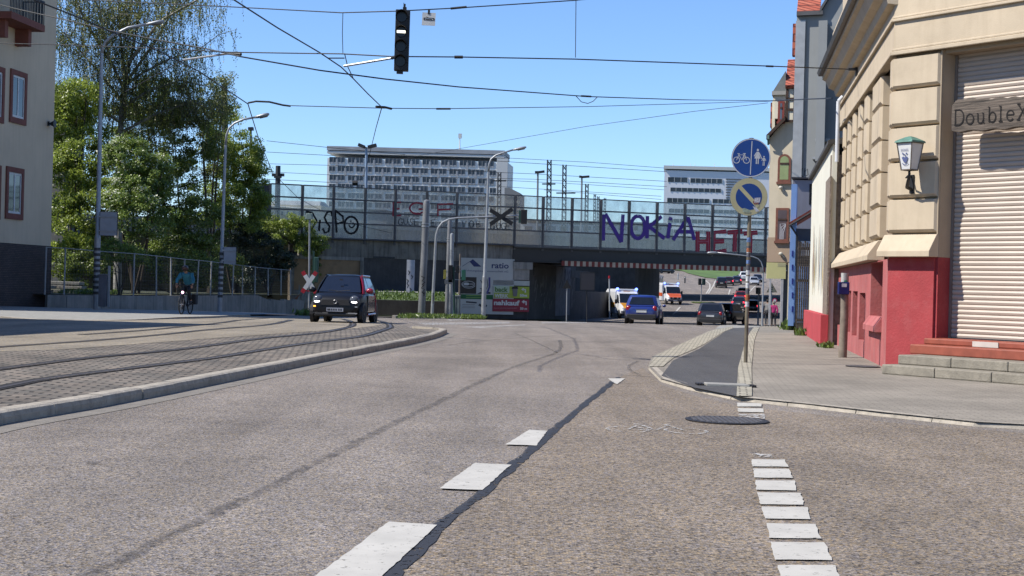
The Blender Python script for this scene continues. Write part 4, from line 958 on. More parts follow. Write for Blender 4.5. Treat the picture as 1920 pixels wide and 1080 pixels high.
for ch, b in (('H', (1308, 434, 1328, 472)), ('E', (1338, 434, 1362, 472)), ('T', (1364, 434, 1392, 472)), ('T', (1394, 436, 1420, 474))): spray(FB, mb, ch, *b, 1.6, off)
mb.build('pink_outline', SPK, nb, fix=False)
mb = MB(); off = [.012]
for ch, b in (('E', (737, 379, 752, 405)), ('G', (768, 380, 794, 401)), ('F', (821, 382, 850, 405))): spray(FB, mb, ch, *b, 3.2, off)
mb.build('faded_red_lettering', SPR, nb, fix=False)
mb = MB(); off = [.012]
for tx, xs, y0 in (('GUSE', (747, 757, 767, 777), 410), ('EX', (808, 836), 412), ('VOB', (866, 880, 893), 414), ('GUGE', (919, 930, 940, 949), 418)):
    for ch, x in zip(tx, xs): spray(FB, mb, ch, x, y0, x + 8, y0 + 12, 1.4, off)
mb.build('grey_lettering', SPG, nb, fix=False)

# ---- embankment, further bridges ----
EMB = M('embankment_soil', (.075, .075, .04), var=.5, scale=.4, bump=.6, bscale=5)
mb = MB(); e0_, e1_ = FB.p(bx(545), 0, -.8), FB.p(bx(545), 0, -9); plan_prism(mb, [e0_, e1_, (-120, 90), (-120, 76)], -2, 4.3)
eo = mb.build('embankment', EMB); struct(eo)
def bridge2(name_lbl, Da, Db, z0, z1, wall_x, open_x, mat, tone):
    d = FB.r; k = d.y / d.x
    t = thing('railway_bridge', name_lbl, 'bridge', (wall_x, Da, gz(Da)), 'further railway bridges behind the first')
    mb = MB(); L = lambda x, D0: (x, D0 + k * (x - wall_x))
    plan_prism(mb, [L(-60, Da), L(70, Da), L(70, Db), L(-60, Db)], z0, z1); mb.build('deck', mat, t)
    mb = MB(); plan_prism(mb, [L(-60, Da - .1), L(70, Da - .1), L(70, Da + .3), L(-60, Da + .3)], z1 + .002, z1 + .35); mb.build('edge_coping', CONC_L, t)
    mb = MB(); s_ = .23
    for xx in (wall_x,): plan_prism(mb, [L(-60, Da + 1.5), L(xx, Da + 1.5), (xx + s_ * (Db - Da), Db + 1), L(-60, Db)], gz(Da) - 2, z0 - .002)
    plan_prism(mb, [L(wall_x + open_x, Da + .5), L(70, Da + .5), L(70, Db), (wall_x + open_x + s_ * (Db - Da), Db + .5)], gz(Da) - 2, z0 - .002)
    mb.build('abutment', SOOT, t); return t
bridge2('second railway bridge deck, plain concrete, seen through the first opening', 143, 162, 4.9, 6.3, 12.3, 17.5, CONC, 0)
bridge2('third railway bridge deck, the farthest dark span over the street', 196, 218, 6.0, 7.4, 15.5, 23.5, SOOT, 0)
# right abutment of the first bridge
mb = MB(); q = FB.p(bx(1476), 0, -.5); plan_prism(mb, [q, q + Vector((20, 6, 0)), q + Vector((28, 36, 0)), q + Vector((8, 33, 0))], -3, zg0 - .02); mb.build('right_abutment', SOOT, br)
# open ground beyond the tram opening
def bank(y): k = max(0, min(1, (y - 111.5) / 12)); return (-.05 + .6 * k * k * (3 - 2 * k)) - gz(y)
drape('verge', [(-16, 111.6), (-2.2, 112.6), (4.5, 140), (-12, 141)], bank, GRASSG, step=2)
drape('sand_lot', [(-12, 122), (-1.5, 122.5), (4, 138), (-11, 139)], lambda y: bank(y) + .03, CONC_PALE, step=3)
mb = MB(); plan_prism(mb, [(-16, 111.1), (-2.0, 112.1), (-2.0, 112.6), (-16, 111.6)], -2, .0)  # dark wall put in to stand for the bridge's shadow below the grass
t = thing('shadow_wall', 'dark low wall added in place of the bridge shadow beyond the tram opening', 'wall', (-8, 111, -1.2)); mb.build('shadow_face', SOOT, t)
D = 126.; Fq = Fr((0, D, 0), (1, 0, 0)); q = GX(769, D)
t = thing('graffiti_pillar', 'pale concrete pillar scrawled with black graffiti beyond the tram opening', 'pillar', q)
mb = MB(); Fq.box(mb, *[Fq.px(x, 520)[0] for x in (762, 776)], q.z - .1, 3.4, -.8, 0); mb.build('shaft', M('pillar_pale', (.5, .5, .52), var=.1, grime=.2), t)
mb = MB(); a = Fq.px(762, 520)[0]; rr = random.Random(3)
for k in range(9): x = a + rr.uniform(.05, .5); z = q.z + .4 + k * .38; Fq.ribbon(mb, [(x, z), (x + .15, z + .25), (x - .02, z + .4), (x + .1, z + .15)], .06, .005 + k * .0006)
mb.build('scrawl', SPB, t, fix=False)

# ---- billboards on the pier ----
BW = M('board_white', (.56, .56, .52), rough=.5, var=.06, scale=.6, grime=.08); NAVY = M('navy_print', (.02, .035, .14), rough=.5); 
bb = thing('billboard', 'large white advertising board with navy roof logo above smaller adverts on the pier', 'billboard', FB.p(bx(863), by(900, 592)))
def rpx(mb, fr, x0, y0, x1, y1, o0, o1): a0, b1 = fr.px(x0, y0); a1, b0 = fr.px(x1, y1); fr.box(mb, a0, a1, b0, b1, o0, o1)
mb = MB(); rpx(mb, FB, 863, 483, 961.5, 590, .02, .09); mb.build('board', BW, bb)
mb = MB(); FB.face(mb, [FB.px(*q) for q in ((879.5, 490.5), (886, 486), (902, 500), (888, 500))][::-1], .095); FB.ribbon(mb, [FB.px(*q) for q in ((866, 499.5), (880, 490.5))], .03, .095); mb.build('roof_logo', NAVY, bb, fix=False)
mb = MB()
def tpx(mb, fr, s, x0, yb, x1, hpx, off, bold=0.): 
    a, b = fr.px(x0, yb); a1, _ = fr.px(x1, yb); fr.text(mb, s, a, b, hpx * .0375, off, width=a1 - a, bold=bold)
tpx(mb, FB, 'ratio', 921, 502.5, 953, 15, .095, .012); tpx(mb, FB, 'Wohnungsbaugenossenschaft eG', 867, 508.5, 952, 5, .095)
mb.build('lettering', NAVY, bb, fix=False)
mb = MB(); rpx(mb, FB, 863, 519, 892, 551, .09, .1); mb.build('black_poster', M('poster_black', (.012, .016, .018), rough=.4), bb)
mb = MB(); c = FB.px(877.5, 532.5); FB.ribbon(mb, FB.ell(c[0], c[1], .46, .2, 22), .035, .104, close=True); FB.ribbon(mb, FB.ell(c[0] + .02, c[1] - .02, .5, .27, 22, PI * .9, PI * 1.9), .03, .105)
FB.face(mb, FB.ell(c[0] - .15, c[1], .22, .1, 14), .106)
for k in range(5): FB.ribbon(mb, [(c[0] + .1 + k * .06, c[1] - .04), (c[0] + .14 + k * .06, c[1] + .04)], .03, .107)
mb.build('oval_emblem', M('emblem_white', (.62, .62, .6)), bb, fix=False)
mb = MB(); rpx(mb, FB, 863, 551.5, 923.5, 561.5, .09, .1); mb.build('green_banner', M('banner_green', (.03, .14, .05)), bb)
mb = MB()
for yy in (554.3, 558): FB.ribbon(mb, [FB.px(873, yy), FB.px(905, yy)], .06, .104)
mb.build('banner_lines', M('banner_text', (.25, .4, .12)), bb, fix=False)
mb = MB(); LBL = M('print_dark', (.05, .05, .06))
for seg, w_ in ((((873, 566), (893, 567.5)), .1), (((897, 571), (903, 574)), .16), (((906, 571), (912, 574)), .16)): FB.ribbon(mb, [FB.px(*q) for q in seg], w_, .095)
for yy in (571, 574, 577): FB.ribbon(mb, [FB.px(866, yy), FB.px(890, yy)], .02, .096)
mb.build('small_print', LBL, bb, fix=False)
# line drawing with blue stripe beside the lamp post
mb = MB()
for st in ([(900, 525), (904, 532), (902, 545), (908, 548)], [(912, 522), (914, 535), (910, 545)], [(899, 541), (912, 542)], [(903, 528), (912, 529)]): FB.ribbon(mb, [FB.px(*q) for q in st], .05, .095)
FB.face(mb, [FB.px(*q) for q in ((893, 551), (905, 545), (919, 548), (919, 551))][::-1], .096); mb.build('line_drawing', LBL, bb, fix=False)
mb = MB(); FB.ribbon(mb, [FB.px(*q) for q in ((917, 520), (917, 538), (912, 551))], .13, .097); mb.build('violet_stripe', M('violet_print', (.10, .09, .25)), bb, fix=False)
b2 = thing('billboard', 'lime green advertising board with coffee cup on the pier, reading back WERK', 'billboard', FB.p(bx(924), by(950, 558)))
LIME = M('lime_print', (.36, .46, .05), rough=.5); WHT = M('print_white', (.7, .72, .68), rough=.5)
mb = MB(); rpx(mb, FB, 924, 525, 992, 536, .02, .09); rpx(mb, FB, 924, 535.9, 953.5, 558.5, .1, .13); mb.build('pale_panel', M('panel_mint', (.55, .58, .52)), b2)
mb = MB(); rpx(mb, FB, 924, 536, 991, 559.5, .02, .12); mb.build('board', LIME, b2)
mb = MB(); rpx(mb, FB, 925.5, 535.5, 953, 548.5, .13, .14); mb.build('white_field', M('field_mint', (.5, .62, .45)), b2)
mb = MB(); tpx(mb, FB, 'back', 927, 546.5, 951, 12, .144, .012); mb.build('green_lettering', M('print_green', (.10, .20, .03)), b2, fix=False)
mb = MB(); rpx(mb, FB, 925, 548.6, 953.3, 558.6, .13, .138); mb.build('lime_field', LIME, b2)
mb = MB(); tpx(mb, FB, 'WERK', 926, 557.5, 952, 9.5, .145, .012); tpx(mb, FB, '50m', 973.5, 556, 987, 6.5, .125, .01)
def left_arrow(fr, x, y, s_, off): fr.ribbon(mb, [fr.px(x + s_ * .9, y + s_), fr.px(x + s_ * .9, y + .1 * s_), fr.px(x + .3 * s_, y + .1 * s_)], .1, off); fr.face(mb, [fr.px(x + .4 * s_, y - .4 * s_), fr.px(x - .3 * s_, y + .1 * s_), fr.px(x + .4 * s_, y + .6 * s_)], off + .001)
left_arrow(FB, 978, 542, 6.5, .125); mb.build('white_lettering', WHT, b2, fix=False)
mb = MB(); FB.prism(mb, [FB.px(*q) for q in ((959.5, 541), (969.5, 541), (968, 555.5), (961, 555.5))][::-1], .12, .15); mb.build('cup', M('cup_grey', (.20, .20, .19)), b2)
mb = MB(); FB.prism(mb, [FB.px(*q) for q in ((958, 541.5), (960, 537.5), (969, 537.5), (970.5, 541.5))][::-1], .12, .16); mb.build('cup_lid', M('lid_dark', (.04, .035, .03)), b2)
b3 = thing('billboard', 'crimson advertising board on the pier reading nahkauf with a white arrow', 'billboard', FB.p(bx(923), by(950, 585)))
mb = MB(); rpx(mb, FB, 923, 559.8, 990.5, 585, .02, .12); mb.build('board', M('crimson_print', (.30, .02, .045), rough=.5, var=.1), b3)
mb = MB(); tpx(mb, FB, 'nahkauf', 925, 571.5, 973, 12.5, .125, .018); tpx(mb, FB, '50 m', 974, 580.5, 987, 6, .125, .008); left_arrow(FB, 979, 565, 7, .125); mb.build('white_lettering', WHT, b3, fix=False)
mb = MB(); rr = random.Random(5)
for k in range(13): x = 925 + k * 3.4; FB.ribbon(mb, [FB.px(x, 579), FB.px(x + 1, 576.5), FB.px(x + 2, 579), FB.px(x + 2.4, 576.8)], .022, .125)
mb.build('small_print', M('print_pink', (.5, .3, .32)), b3, fix=False)

# ---- far buildings ----
def far_frame(D, k=.2): f = Fr((0, D, 0), (1, 0, 0)); f.n = Vector((-k, -1, 0)); return f
HW = M('tower_panel', (.92, .93, .90), var=.05, scale=.05); HG = M('tower_parapet', (.70, .71, .69), var=.05, scale=.05); HGL = M('tower_glass', (.045, .06, .085), rough=.15, var=.5, scale=.3); HMU = M('tower_mullion', (.40, .41, .42)); HDK = M('tower_spandrel', (.42, .44, .46), var=.2, scale=.2)
FH = far_frame(450., .1); t = thing('tower_block', 'long white and grey tower block with staggered window bands behind the railway', 'building', GX(780, 450))
mb = MB(); rpx(mb, FH, 614, 296, 945, 600, -16, 0); mb.build('wall', HW, t)
mb = MB(); rpx(mb, FH, 613.5, 282.5, 945.5, 296, -16, .06); mb.build('roof_parapet', HG, t)
mb = MB(); rpx(mb, FH, 613, 281.3, 946, 282.3, -16, .2); mb.build('roof_edge', HDK, t)
mb = MB(); rpx(mb, FH, 932, 297, 944.5, 600, 0, .2); mb.build('end_pier', HG, t)
tmpl = {}
def hwin(w, h):
    key = (round(w, 2), round(h, 2))
    if key in tmpl: return tmpl[key]
    mb = MB(); mb.k = 0; mb.box(0, w, -.05, 0, 0, h)
    mb.k = 1; n = max(2, round(w / 1.25))
    for i in range(n + 1): x = w * i / n; mb.box(max(0, x - .06), min(w, x + .06), -.2, -.05, 0, h)
    mb.k = 2; mb.box(0, w, -.12, 0, -.45, 0); 
    if w > 3: mb.box(w * .42, w * .56, -.16, 0, -1.5, h * .6)
    o = mb.build('window', [HGL, HMU, HDK], None, origin=(0, 0, 0), fix=False); tmpl[key] = o; return o
used = set()
for r in range(9):
    yc = 299.3 + 16.6 * r; cells = [(617.5 + 34.9 * k, 29.5) for k in range(9)] if r % 2 == 0 else [(617, 12)] + [(633 + 34.9 * k, 30) for k in range(8)] + [(918, 12)]
    for x, wpx in cells:
        yy = yc + .026 * (x - 617); p = FH.px(x, yy + 4.4); p2 = FH.px(x + wpx, yy - 4.4)
        o = hwin(p2[0] - p[0], p2[1] - p[1])
        if o.name in used: o = o.copy(); COL.objects.link(o)
        used.add(o.name); o.parent = t; o.location = FH.p(p[0], p[1], .0) - Vector(t.location)
mb = MB()
for x in (620, 628, 680, 723, 768, 792, 881, 922): a, b = FH.px(x, 282 + .026 * (x - 620)); FH.box(mb, a - .35, a + .35, b, b + .9, -6, -5.3)
mb.build('roof_vent', HG, t)
mb = MB(); a, b = FH.px(847, 287); FH.box(mb, a - 1, a + 1.2, b, b + 1.8, -8, -6); mb.build('plant_room', HW, t)
mb = MB(); a, b = FH.px(856, 288); a2, b2_ = FH.px(856.5, 246); mb.tube([FH.p(a, b, -7), FH.p(a2, b2_, -7)], [.3, .12], 6); FH.box(mb, a - .5, a + .5, b2_ - 1.5, b2_, -7.4, -6.6); mb.build('antenna', HG, t)
FH2 = far_frame(425., .1); t = thing('annex_block', 'grey flat annex building adjoining the tower block', 'building', GX(965, 425))
mb = MB(); FH2.prism(mb, [FH2.px(*q) for q in ((946, 600), (946, 352), (955, 352), (975, 362), (975, 600))], -14, 0); mb.build('wall', M('annex_grey', (.26, .265, .26), var=.08, scale=.1), t)
for r in range(6):
    mb = MB(); rpx(mb, FH2, 949, 368 + r * 13, 973, 373 + r * 13, 0, .1); mb.build('window', HGL, t)
FO = far_frame(440., .12); t = thing('office_block', 'white office block with dark ribbon windows, partly behind the round signs', 'building', GX(1340, 440))
mb = MB(); rpx(mb, FO, 1246, 319, 1600, 640, -20, 0); mb.build('wall', M('office_white', (.92, .93, .97), var=.04, scale=.05), t)
mb = MB(); rpx(mb, FO, 1244.5, 316.5, 1600, 319.6, -20, .5); mb.build('roof_edge', HG, t)
rows = [(1252.5, 332, 1289, 342), (1294.5, 334, 1354, 344), (1257, 351.5, 1352, 361), (1251, 371, 1330, 381), (1336, 373, 1430, 383), (1254, 391, 1330, 400), (1336, 393, 1430, 402), (1252, 410, 1330, 419), (1336, 412, 1440, 421), (1252, 430, 1330, 438), (1336, 432, 1440, 440), (1256, 449, 1440, 457)]
OGL = M('office_glass', (.035, .045, .06), rough=.1, var=.5, scale=.15)
for x0, y0, x1, y1 in rows:
    a0, b1 = FO.px(x0, y0); a1, b0 = FO.px(x1, y0 + (y1 - y0) + .026 * 0); mb = MB(); mb.k = 0; FO.box(mb, a0, a1, b0, b1, 0, .06); mb.k = 1
    n = max(2, int((a1 - a0) / 1.6))
    for i in range(n + 1): a = a0 + (a1 - a0) * i / n; FO.box(mb, a - .06, a + .06, b0, b1, .06, .16)
    mb.build('ribbon_window', [OGL, HG], t, fix=False)
for k in range(8):
    mb = MB(); rpx(mb, FO, 1361, 335 + k * 5, 1400, 337.6 + k * 5, 0, .3); mb.build('louvre', M('louvre_dark', (.14, .15, .17)), t)
mb = MB()
for x in (1262, 1295, 1303, 1340): a, b = FO.px(x, 317); mb.tube([FO.p(a, b, -4), FO.p(a, b + 2, -4)], .08, 5)
rpx(mb, FO, 1255, 315, 1300, 316.2, -6, -4); mb.build('roof_railing', HG, t)
FQ = far_frame(300., .1); t = thing('beige_hall', 'low beige building with pale grey roof far behind the barrier', 'building', GX(555, 300))
mb = MB(); rpx(mb, FQ, 500, 383, 598, 560, -14, 0); mb.build('wall', M('hall_beige', (.9, .75, .52), var=.06, scale=.1), t)
mb = MB(); a0, b0 = FQ.px(495, 386); a1, b1 = FQ.px(600, 375); mb.hexa([FQ.p(a0, b0, .5), FQ.p(a1, b0 - .5, .5), FQ.p(a1, b0 - .5, -14), FQ.p(a0, b0, -14)], [FQ.p(a0 + 1, b1, -5), FQ.p(a1 - 1, b1, -5), FQ.p(a1 - 1, b1, -9), FQ.p(a0 + 1, b1, -9)]); mb.build('roof', M('hall_roof', (.42, .43, .45), var=.1), t)
for r in range(3):
    for k in range(7):
        mb = MB(); rpx(mb, FQ, 516 + k * 11, 396 + r * 15, 520 + k * 11, 403 + r * 15, 0, .06); mb.build('window', HGL, t)
# red-brick industrial silhouette between towers
FQ2 = far_frame(360.); t = thing('dark_hall', 'dark roofed low hall to the right of the beige building behind the barrier', 'building', GX(650, 360))
mb = MB(); rpx(mb, FQ2, 598, 395, 720, 600, -20, 0); mb.build('wall', M('hall_grey', (.20, .205, .21), var=.2, scale=.1), t)
mb = MB(); rpx(mb, FQ2, 597, 390, 722, 395.2, -20, .5); mb.build('roof', M('hall_dark', (.09, .09, .095)), t)
# distant skyline hall behind masts
FQ3 = far_frame(390.); t = thing('station_hall', 'long low pale station building seen through the barrier below the masts', 'building', GX(1100, 390))
mb = MB(); rpx(mb, FQ3, 976, 418, 1246, 600, -20, 0); mb.build('wall', M('station_pale', (.5, .5, .5), var=.12, scale=.08), t)
mb = MB(); rpx(mb, FQ3, 974, 414, 1248, 418.2, -20, .6); mb.build('roof', M('station_roof', (.17, .18, .185)), t)
for k in range(12):
    mb = MB(); rpx(mb, FQ3, 984 + k * 22, 424, 998 + k * 22, 432, 0, .06); mb.build('window', HGL, t)

# ================= LEFT: houses, yard fence =================
LW_ = M('left_house_render', (.78, .63, .44), var=.07, scale=.6, streak=.12, gcol=(.2, .18, .15)); PLB = brickmat('plinth_brick', (.09, .07, .065), (.13, .095, .085), (.05, .045, .04), .25, .075, ms=.012, bump=.6, vert=True)
SURR = M('red_stone_surround', (.25, .085, .06), var=.15, scale=3, bump=.3)
cor = GX(92, 65, .1); FLH = Fr((cor.x, cor.y, 0), (.1, .995, 0))
t = thing('corner_house', 'beige rendered house with red stone window surrounds and a balcony', 'building', (cor.x, cor.y, .0))
zpl = FLH.px(60, 459)[1]
mb = MB(); FLH.box(mb, -17, 0, zpl, 17, -10, 0); mb.build('wall', LW_, t)
mb = MB(); FLH.box(mb, -17, .02, -.4, zpl - .002, -10, .05); mb.build('brick_plinth', PLB, t)
mb = MB(); rings = [[FLH.p(a, z, o) for z, o in ((17.0, .5), (21, -5), (17.0, -10.5))] for a in (-17.3, .3)]; mb.loft(rings); mb.build('roof', M('left_roof_tiles', (.2, .07, .05), var=.2, scale=6), t)
def lwin(x0, y0, x1, y1):
    a0, b1 = FLH.px(x0, y0); a1, b0 = FLH.px(x1, y1)
    mb = MB()
    for (p, q_, r_, s_) in ((a0, a0 + .2, b0, b1), (a1 - .2, a1, b0, b1), (a0 + .2, a1 - .2, b1 - .22, b1), (a0 + .2, a1 - .2, b0, b0 + .24)): FLH.box(mb, p, q_, r_, s_, -.3, .07)
    o = mb.build('window', SURR, t)
    mb = MB(); i0, i1, j0, j1 = a0 + .2, a1 - .2, b0 + .24, b1 - .22
    for (p, q_, r_, s_) in ((i0, i0 + .09, j0, j1), (i1 - .09, i1, j0, j1), (i0 + .09, i1 - .09, j1 - .09, j1), (i0 + .09, i1 - .09, j0, j0 + .1), ((i0 + i1) / 2 - .05, (i0 + i1) / 2 + .05, j0 + .1, j1 - .09)): FLH.box(mb, p, q_, r_, s_, .0, .03)
    mb.build('frame', M('window_white', (.72, .72, .70), rough=.4), o)
    mb = MB(); FLH.box(mb, i0 + .09, i1 - .09, j0 + .1, j1 - .09, .003, .012); mb.build('pane', glassmat('house_glass', (.025, .03, .04)), o)
lwin(19, 128, 47, 236); lwin(11, 311, 41, 413); lwin(-16, 120, 5, 232); lwin(-24, 306, -2, 412)
for a in (-9, -12.5):
    for b in (2.4, 5.9, 9.3):
        p0 = FLH.p(a, b, 0)
        mb = MB(); FLH.box(mb, a, a + 1.3, b, b + 2.1, .005, .06); o = mb.build('window', SURR, t); mb = MB(); FLH.box(mb, a + .2, a + 1.1, b + .25, b + 1.9, .06, .08); mb.build('pane', MATS['house_glass'], o)
a1, bb_ = FLH.px(42, 60); a0 = a1 - 3.2
mb = MB(); FLH.box(mb, a0, a1, bb_, bb_ + .28, 0.002, 1.0); FLH.box(mb, a0 + .3, a0 + .6, bb_ - .7, bb_, .002, .6); FLH.box(mb, a1 - .7, a1 - .4, bb_ - .7, bb_, .002, .6); bal = mb.build('balcony', SURR, t)
mb = MB()
for k in range(24): a = a0 + (a1 - a0) * k / 23; FLH.box(mb, a - .015, a + .015, bb_ + .28, bb_ + 1.25, .93, .96)
for k in range(8): o_ = .96 * k / 8; FLH.box(mb, a1 - .03, a1, bb_ + .28, bb_ + 1.25, o_, o_ + .03)
FLH.box(mb, a0, a1, bb_ + 1.25, bb_ + 1.3, .92, .98); FLH.box(mb, a1 - .04, a1, bb_ + 1.25, bb_ + 1.3, 0, .92); mb.build('railing', DARKM, bal)
a, b = FLH.px(90, 232); mb = MB(); FLH.box(mb, a - .06, a + .06, b - .1, b + .1, .002, .08); mb.lathe([(.03, 0), (.16, .22), (.18, .25), (.001, .26)], FLH.p(a, b, .08), FLH.n, 10); mb.build('wall_light', DARKM, t)
# neighbour house just out of the picture, whose shade crosses the street
hp_ = [(-16.0, 36.6), (-20.5, 10), (-36, 12), (-31, 38)]
t = thing('neighbour_house', 'plain beige neighbouring house whose shadow falls across the tram tracks', 'building', (-24, 22, 0))
mb = MB(); plan_prism(mb, hp_[::-1], -.3, 9.6); mb.build('wall', LW_, t)
mb = MB(); zt9 = 9.6; mb.hexa([(x * 1.0, y, zt9) for x, y in hp_[::-1]], [(-24.5, 30, 11.2), (-26.5, 30, 11.2), (-28, 17, 11.2), (-26, 17, 11.2)][::1]); mb.build('roof', MATS['left_roof_tiles'], t)
FN = Fr((hp_[1][0], hp_[1][1], 0), (hp_[0][0] - hp_[1][0], hp_[0][1] - hp_[1][1], 0))
for k in range(7):
    for b in (1.2, 4.2, 7.1):
        mb = MB(); a = 1.5 + k * 3.4; FN.box(mb, a, a + 1.3, b, b + 1.9, .005, .07); o = mb.build('window', SURR, t); mb = MB(); FN.box(mb, a + .18, a + 1.12, b + .2, b + 1.7, .07, .09); mb.build('pane', MATS['house_glass'], o)
# shed behind the house edge
q = GX(95, 88); t = thing('yard_shed', 'grey shed with dark flat roof behind the beige house corner', 'shed', q)
Fs = Fr((q.x, q.y, 0), (1, 0, 0)); mb = MB(); zz = 1.3 + (514 - 152) * 88 / 2700; Fs.box(mb, -4, .6, -.5, zz - .35, -4, 0); mb.build('wall', M('shed_grey', (.2, .19, .17), var=.2), t); mb = MB(); Fs.prism(mb, [(-4.3, zz - .35), (.85, zz - .6), (.85, zz - .35), (-4.3, zz)], -4.3, .3); mb.build('roof', M('shed_roof', (.05, .05, .052), var=.3), t)
# yard behind the low wall
drape('yard', [(-70, 64), (-23.5, 62.5), (-19.8, 63.4), (-14.6, 84), (-13.5, 93), (-70, 93)], lambda y: .42 - gz(y), M('yard_soil', (.06, .065, .03), var=.5, scale=.7, bump=.5, bscale=8), step=4)
fpx = [(86, 62), (122, 62.6), (187, 64.0), (252, 66.5), (295, 68.8), (322, 70.4), (347, 72), (371, 73.6), (396, 75.3), (437, 78.4), (456, 80), (479, 81.8), (504, 83.6), (528, 85.3), (546, 86.6)]
fy = [462.5, 464, 470, 474.5, 479, 482, 485, 487, 489.5, 495, 497, 500, 502.5, 504.5, 506]
fo = thing('mesh_fence', 'wire mesh fence with pale posts on the low wall before the trees', 'fence', GX(300, 69, .5))
tops = []; bases = []
for (x, D), y in zip(fpx, fy):
    tp = P(x, y, D); tops.append(tp); bs = Vector((tp.x, tp.y, .42)); bases.append(bs)
    lean = Vector((random.uniform(-.05, .05), 0, 0)); mb = MB(); mb.tube([bs, tp + lean], .038, 8); mb.build('post', M('post_galvanised', (.42, .42, .41), rough=.5, var=.15, streak=.3), fo, smooth='auto')
mb = MB()
for i in range(len(tops) - 1):
    mb.tube([tops[i] - Vector((0, 0, .03)), tops[i + 1] - Vector((0, 0, .03))], .018, 5)
mb.build('top_rail', MATS['post_galvanised'], fo)
mb = MB()
for i in range(len(tops) - 1):
    L = (tops[i + 1] - tops[i]).length; n = int(L / .16)
    for k in range(1, n):
        f = k / n; p = bases[i].lerp(bases[i + 1], f); q2 = tops[i].lerp(tops[i + 1], f); mb.bar(p + Vector((0, -.01, .05)), q2 + Vector((0, -.01, -.03)), .006)
    for z in range(1, 11):
        f = z / 11; mb.bar(bases[i].lerp(tops[i], f) + Vector((0, -.02, 0)), bases[i + 1].lerp(tops[i + 1], f) + Vector((0, -.02, 0)), .006)
mb.build('wire_mesh', M('wire_grey', (.16, .16, .16), rough=.6, metal=.3), fo, fix=False)
lw = thing('low_wall', 'low stained concrete retaining wall below the mesh fence', 'wall', GX(350, 72))
mb = MB(); pts = [(x, D) for x, D in fpx] + [(566, 88)]
for (x0, D0), (x1, D1) in zip(pts, pts[1:]):
    p0, p1 = GX(x0, D0 - .35), GX(x1, D1 - .35); d = (p1 - p0); d.z = 0; d.normalize(); nn = Vector((d.y, -d.x, 0)) * .12
    zt0 = .42 if x0 < 500 else .2; zt1 = .42 if x1 < 500 else .1
    p0 = p0 + d * .006; p1 = p1 - d * .006
    mb.hexa([p0 + nn + Vector((0, 0, -.3)), p1 + nn + Vector((0, 0, -.3)), p1 - nn + Vector((0, 0, -.3)), p0 - nn + Vector((0, 0, -.3))], [Vector((v.x, v.y, z)) for v, z in ((p0 + nn, zt0), (p1 + nn, zt1), (p1 - nn, zt1), (p0 - nn, zt0))])
mb.build('wall_panel', CONC_L, lw)
# heaps of stored slabs in the yard
def slab_pile(x, D, n, w, label):
    q = P(x, 548, D); q.z = .42; t = thing('slab_pile', label, 'slab pile', q); r_ = random.Random(x)
    for k in range(n):
        mb = MB(); ox, ow = r_.uniform(-.1, .1), w * r_.uniform(.8, 1.1); mb.box(q.x + ox - ow / 2, q.x + ox + ow / 2, q.y - .4, q.y + .4, q.z + k * .2, q.z + k * .2 + .15); mb.build('slab', CONC_L if k % 2 else CONC_PALE, t, bevel=.02)
slab_pile(88, 68, 2, .5, 'small pile of two concrete slabs beside the house plinth')
slab_pile(105, 70, 3, .8, 'stack of weathered slabs behind the nearest fence post')
slab_pile(136, 69, 3, 1.1, 'wide stack of pale slabs in the yard behind the wire fence')
# ================= VEHICLES AND PEOPLE =================
def paint(name, col, rough=.3): return M(name, col, rough=rough, var=.05, scale=1.5, spec=.5, coat=.6)
CARGL = M('car_glass', (.012, .014, .018), rough=.06, var=.3, scale=1., spec=.7); TYRE = M('tyre_rubber', (.018, .018, .018), rough=.85, var=.2); RIM = M('wheel_rim', (.30, .30, .31), rough=.35, metal=.7); RIMD = M('dark_rim', (.06, .06, .065), rough=.4, metal=.5)
BUMP = M('bumper_black', (.02, .02, .022), rough=.6); TAIL = M('tail_lens', (.30, .012, .02), rough=.2); TAILON = emis('brake_light_lit', (1, .05, .08), 1.6); PLATE = M('number_plate', (.66, .67, .66), rough=.4); HEADL = M('headlamp_lens', (.45, .47, .5), rough=.1); LIT = emis('headlamp_lit', (1, .97, 1), 5.0); ORNG = emis('indicator_lit', (1, .3, .04), 3.5); BLUEON = emis('blue_beacon_lit', (.12, .2, 1), 4.0)
def wheel(t, x, y, r, w, side, rim=None):
    mb = MB(); mb.lathe([(r * .62, -w / 2), (r * .93, -w / 2), (r, -w * .32), (r, w * .32), (r * .93, w / 2), (r * .62, w / 2)], (x, y, r), (side, 0, 0), 20)
    o = mb.build('wheel', TYRE, t, smooth='auto')
    mb = MB(); mb.disc((x + side * (w / 2 - .06), y, r), (side, 0, 0), r * .64, r * .6, .03, 18)
    for k in range(5):
        a = 2 * PI * k / 5; c = Vector((x + side * (w / 2 - .02), y, r)); mb.bar(c, c + Vector((0, math.cos(a), math.sin(a))) * r * .6, .05, .02)
    mb.build('rim', rim or RIM, o, fix=False)
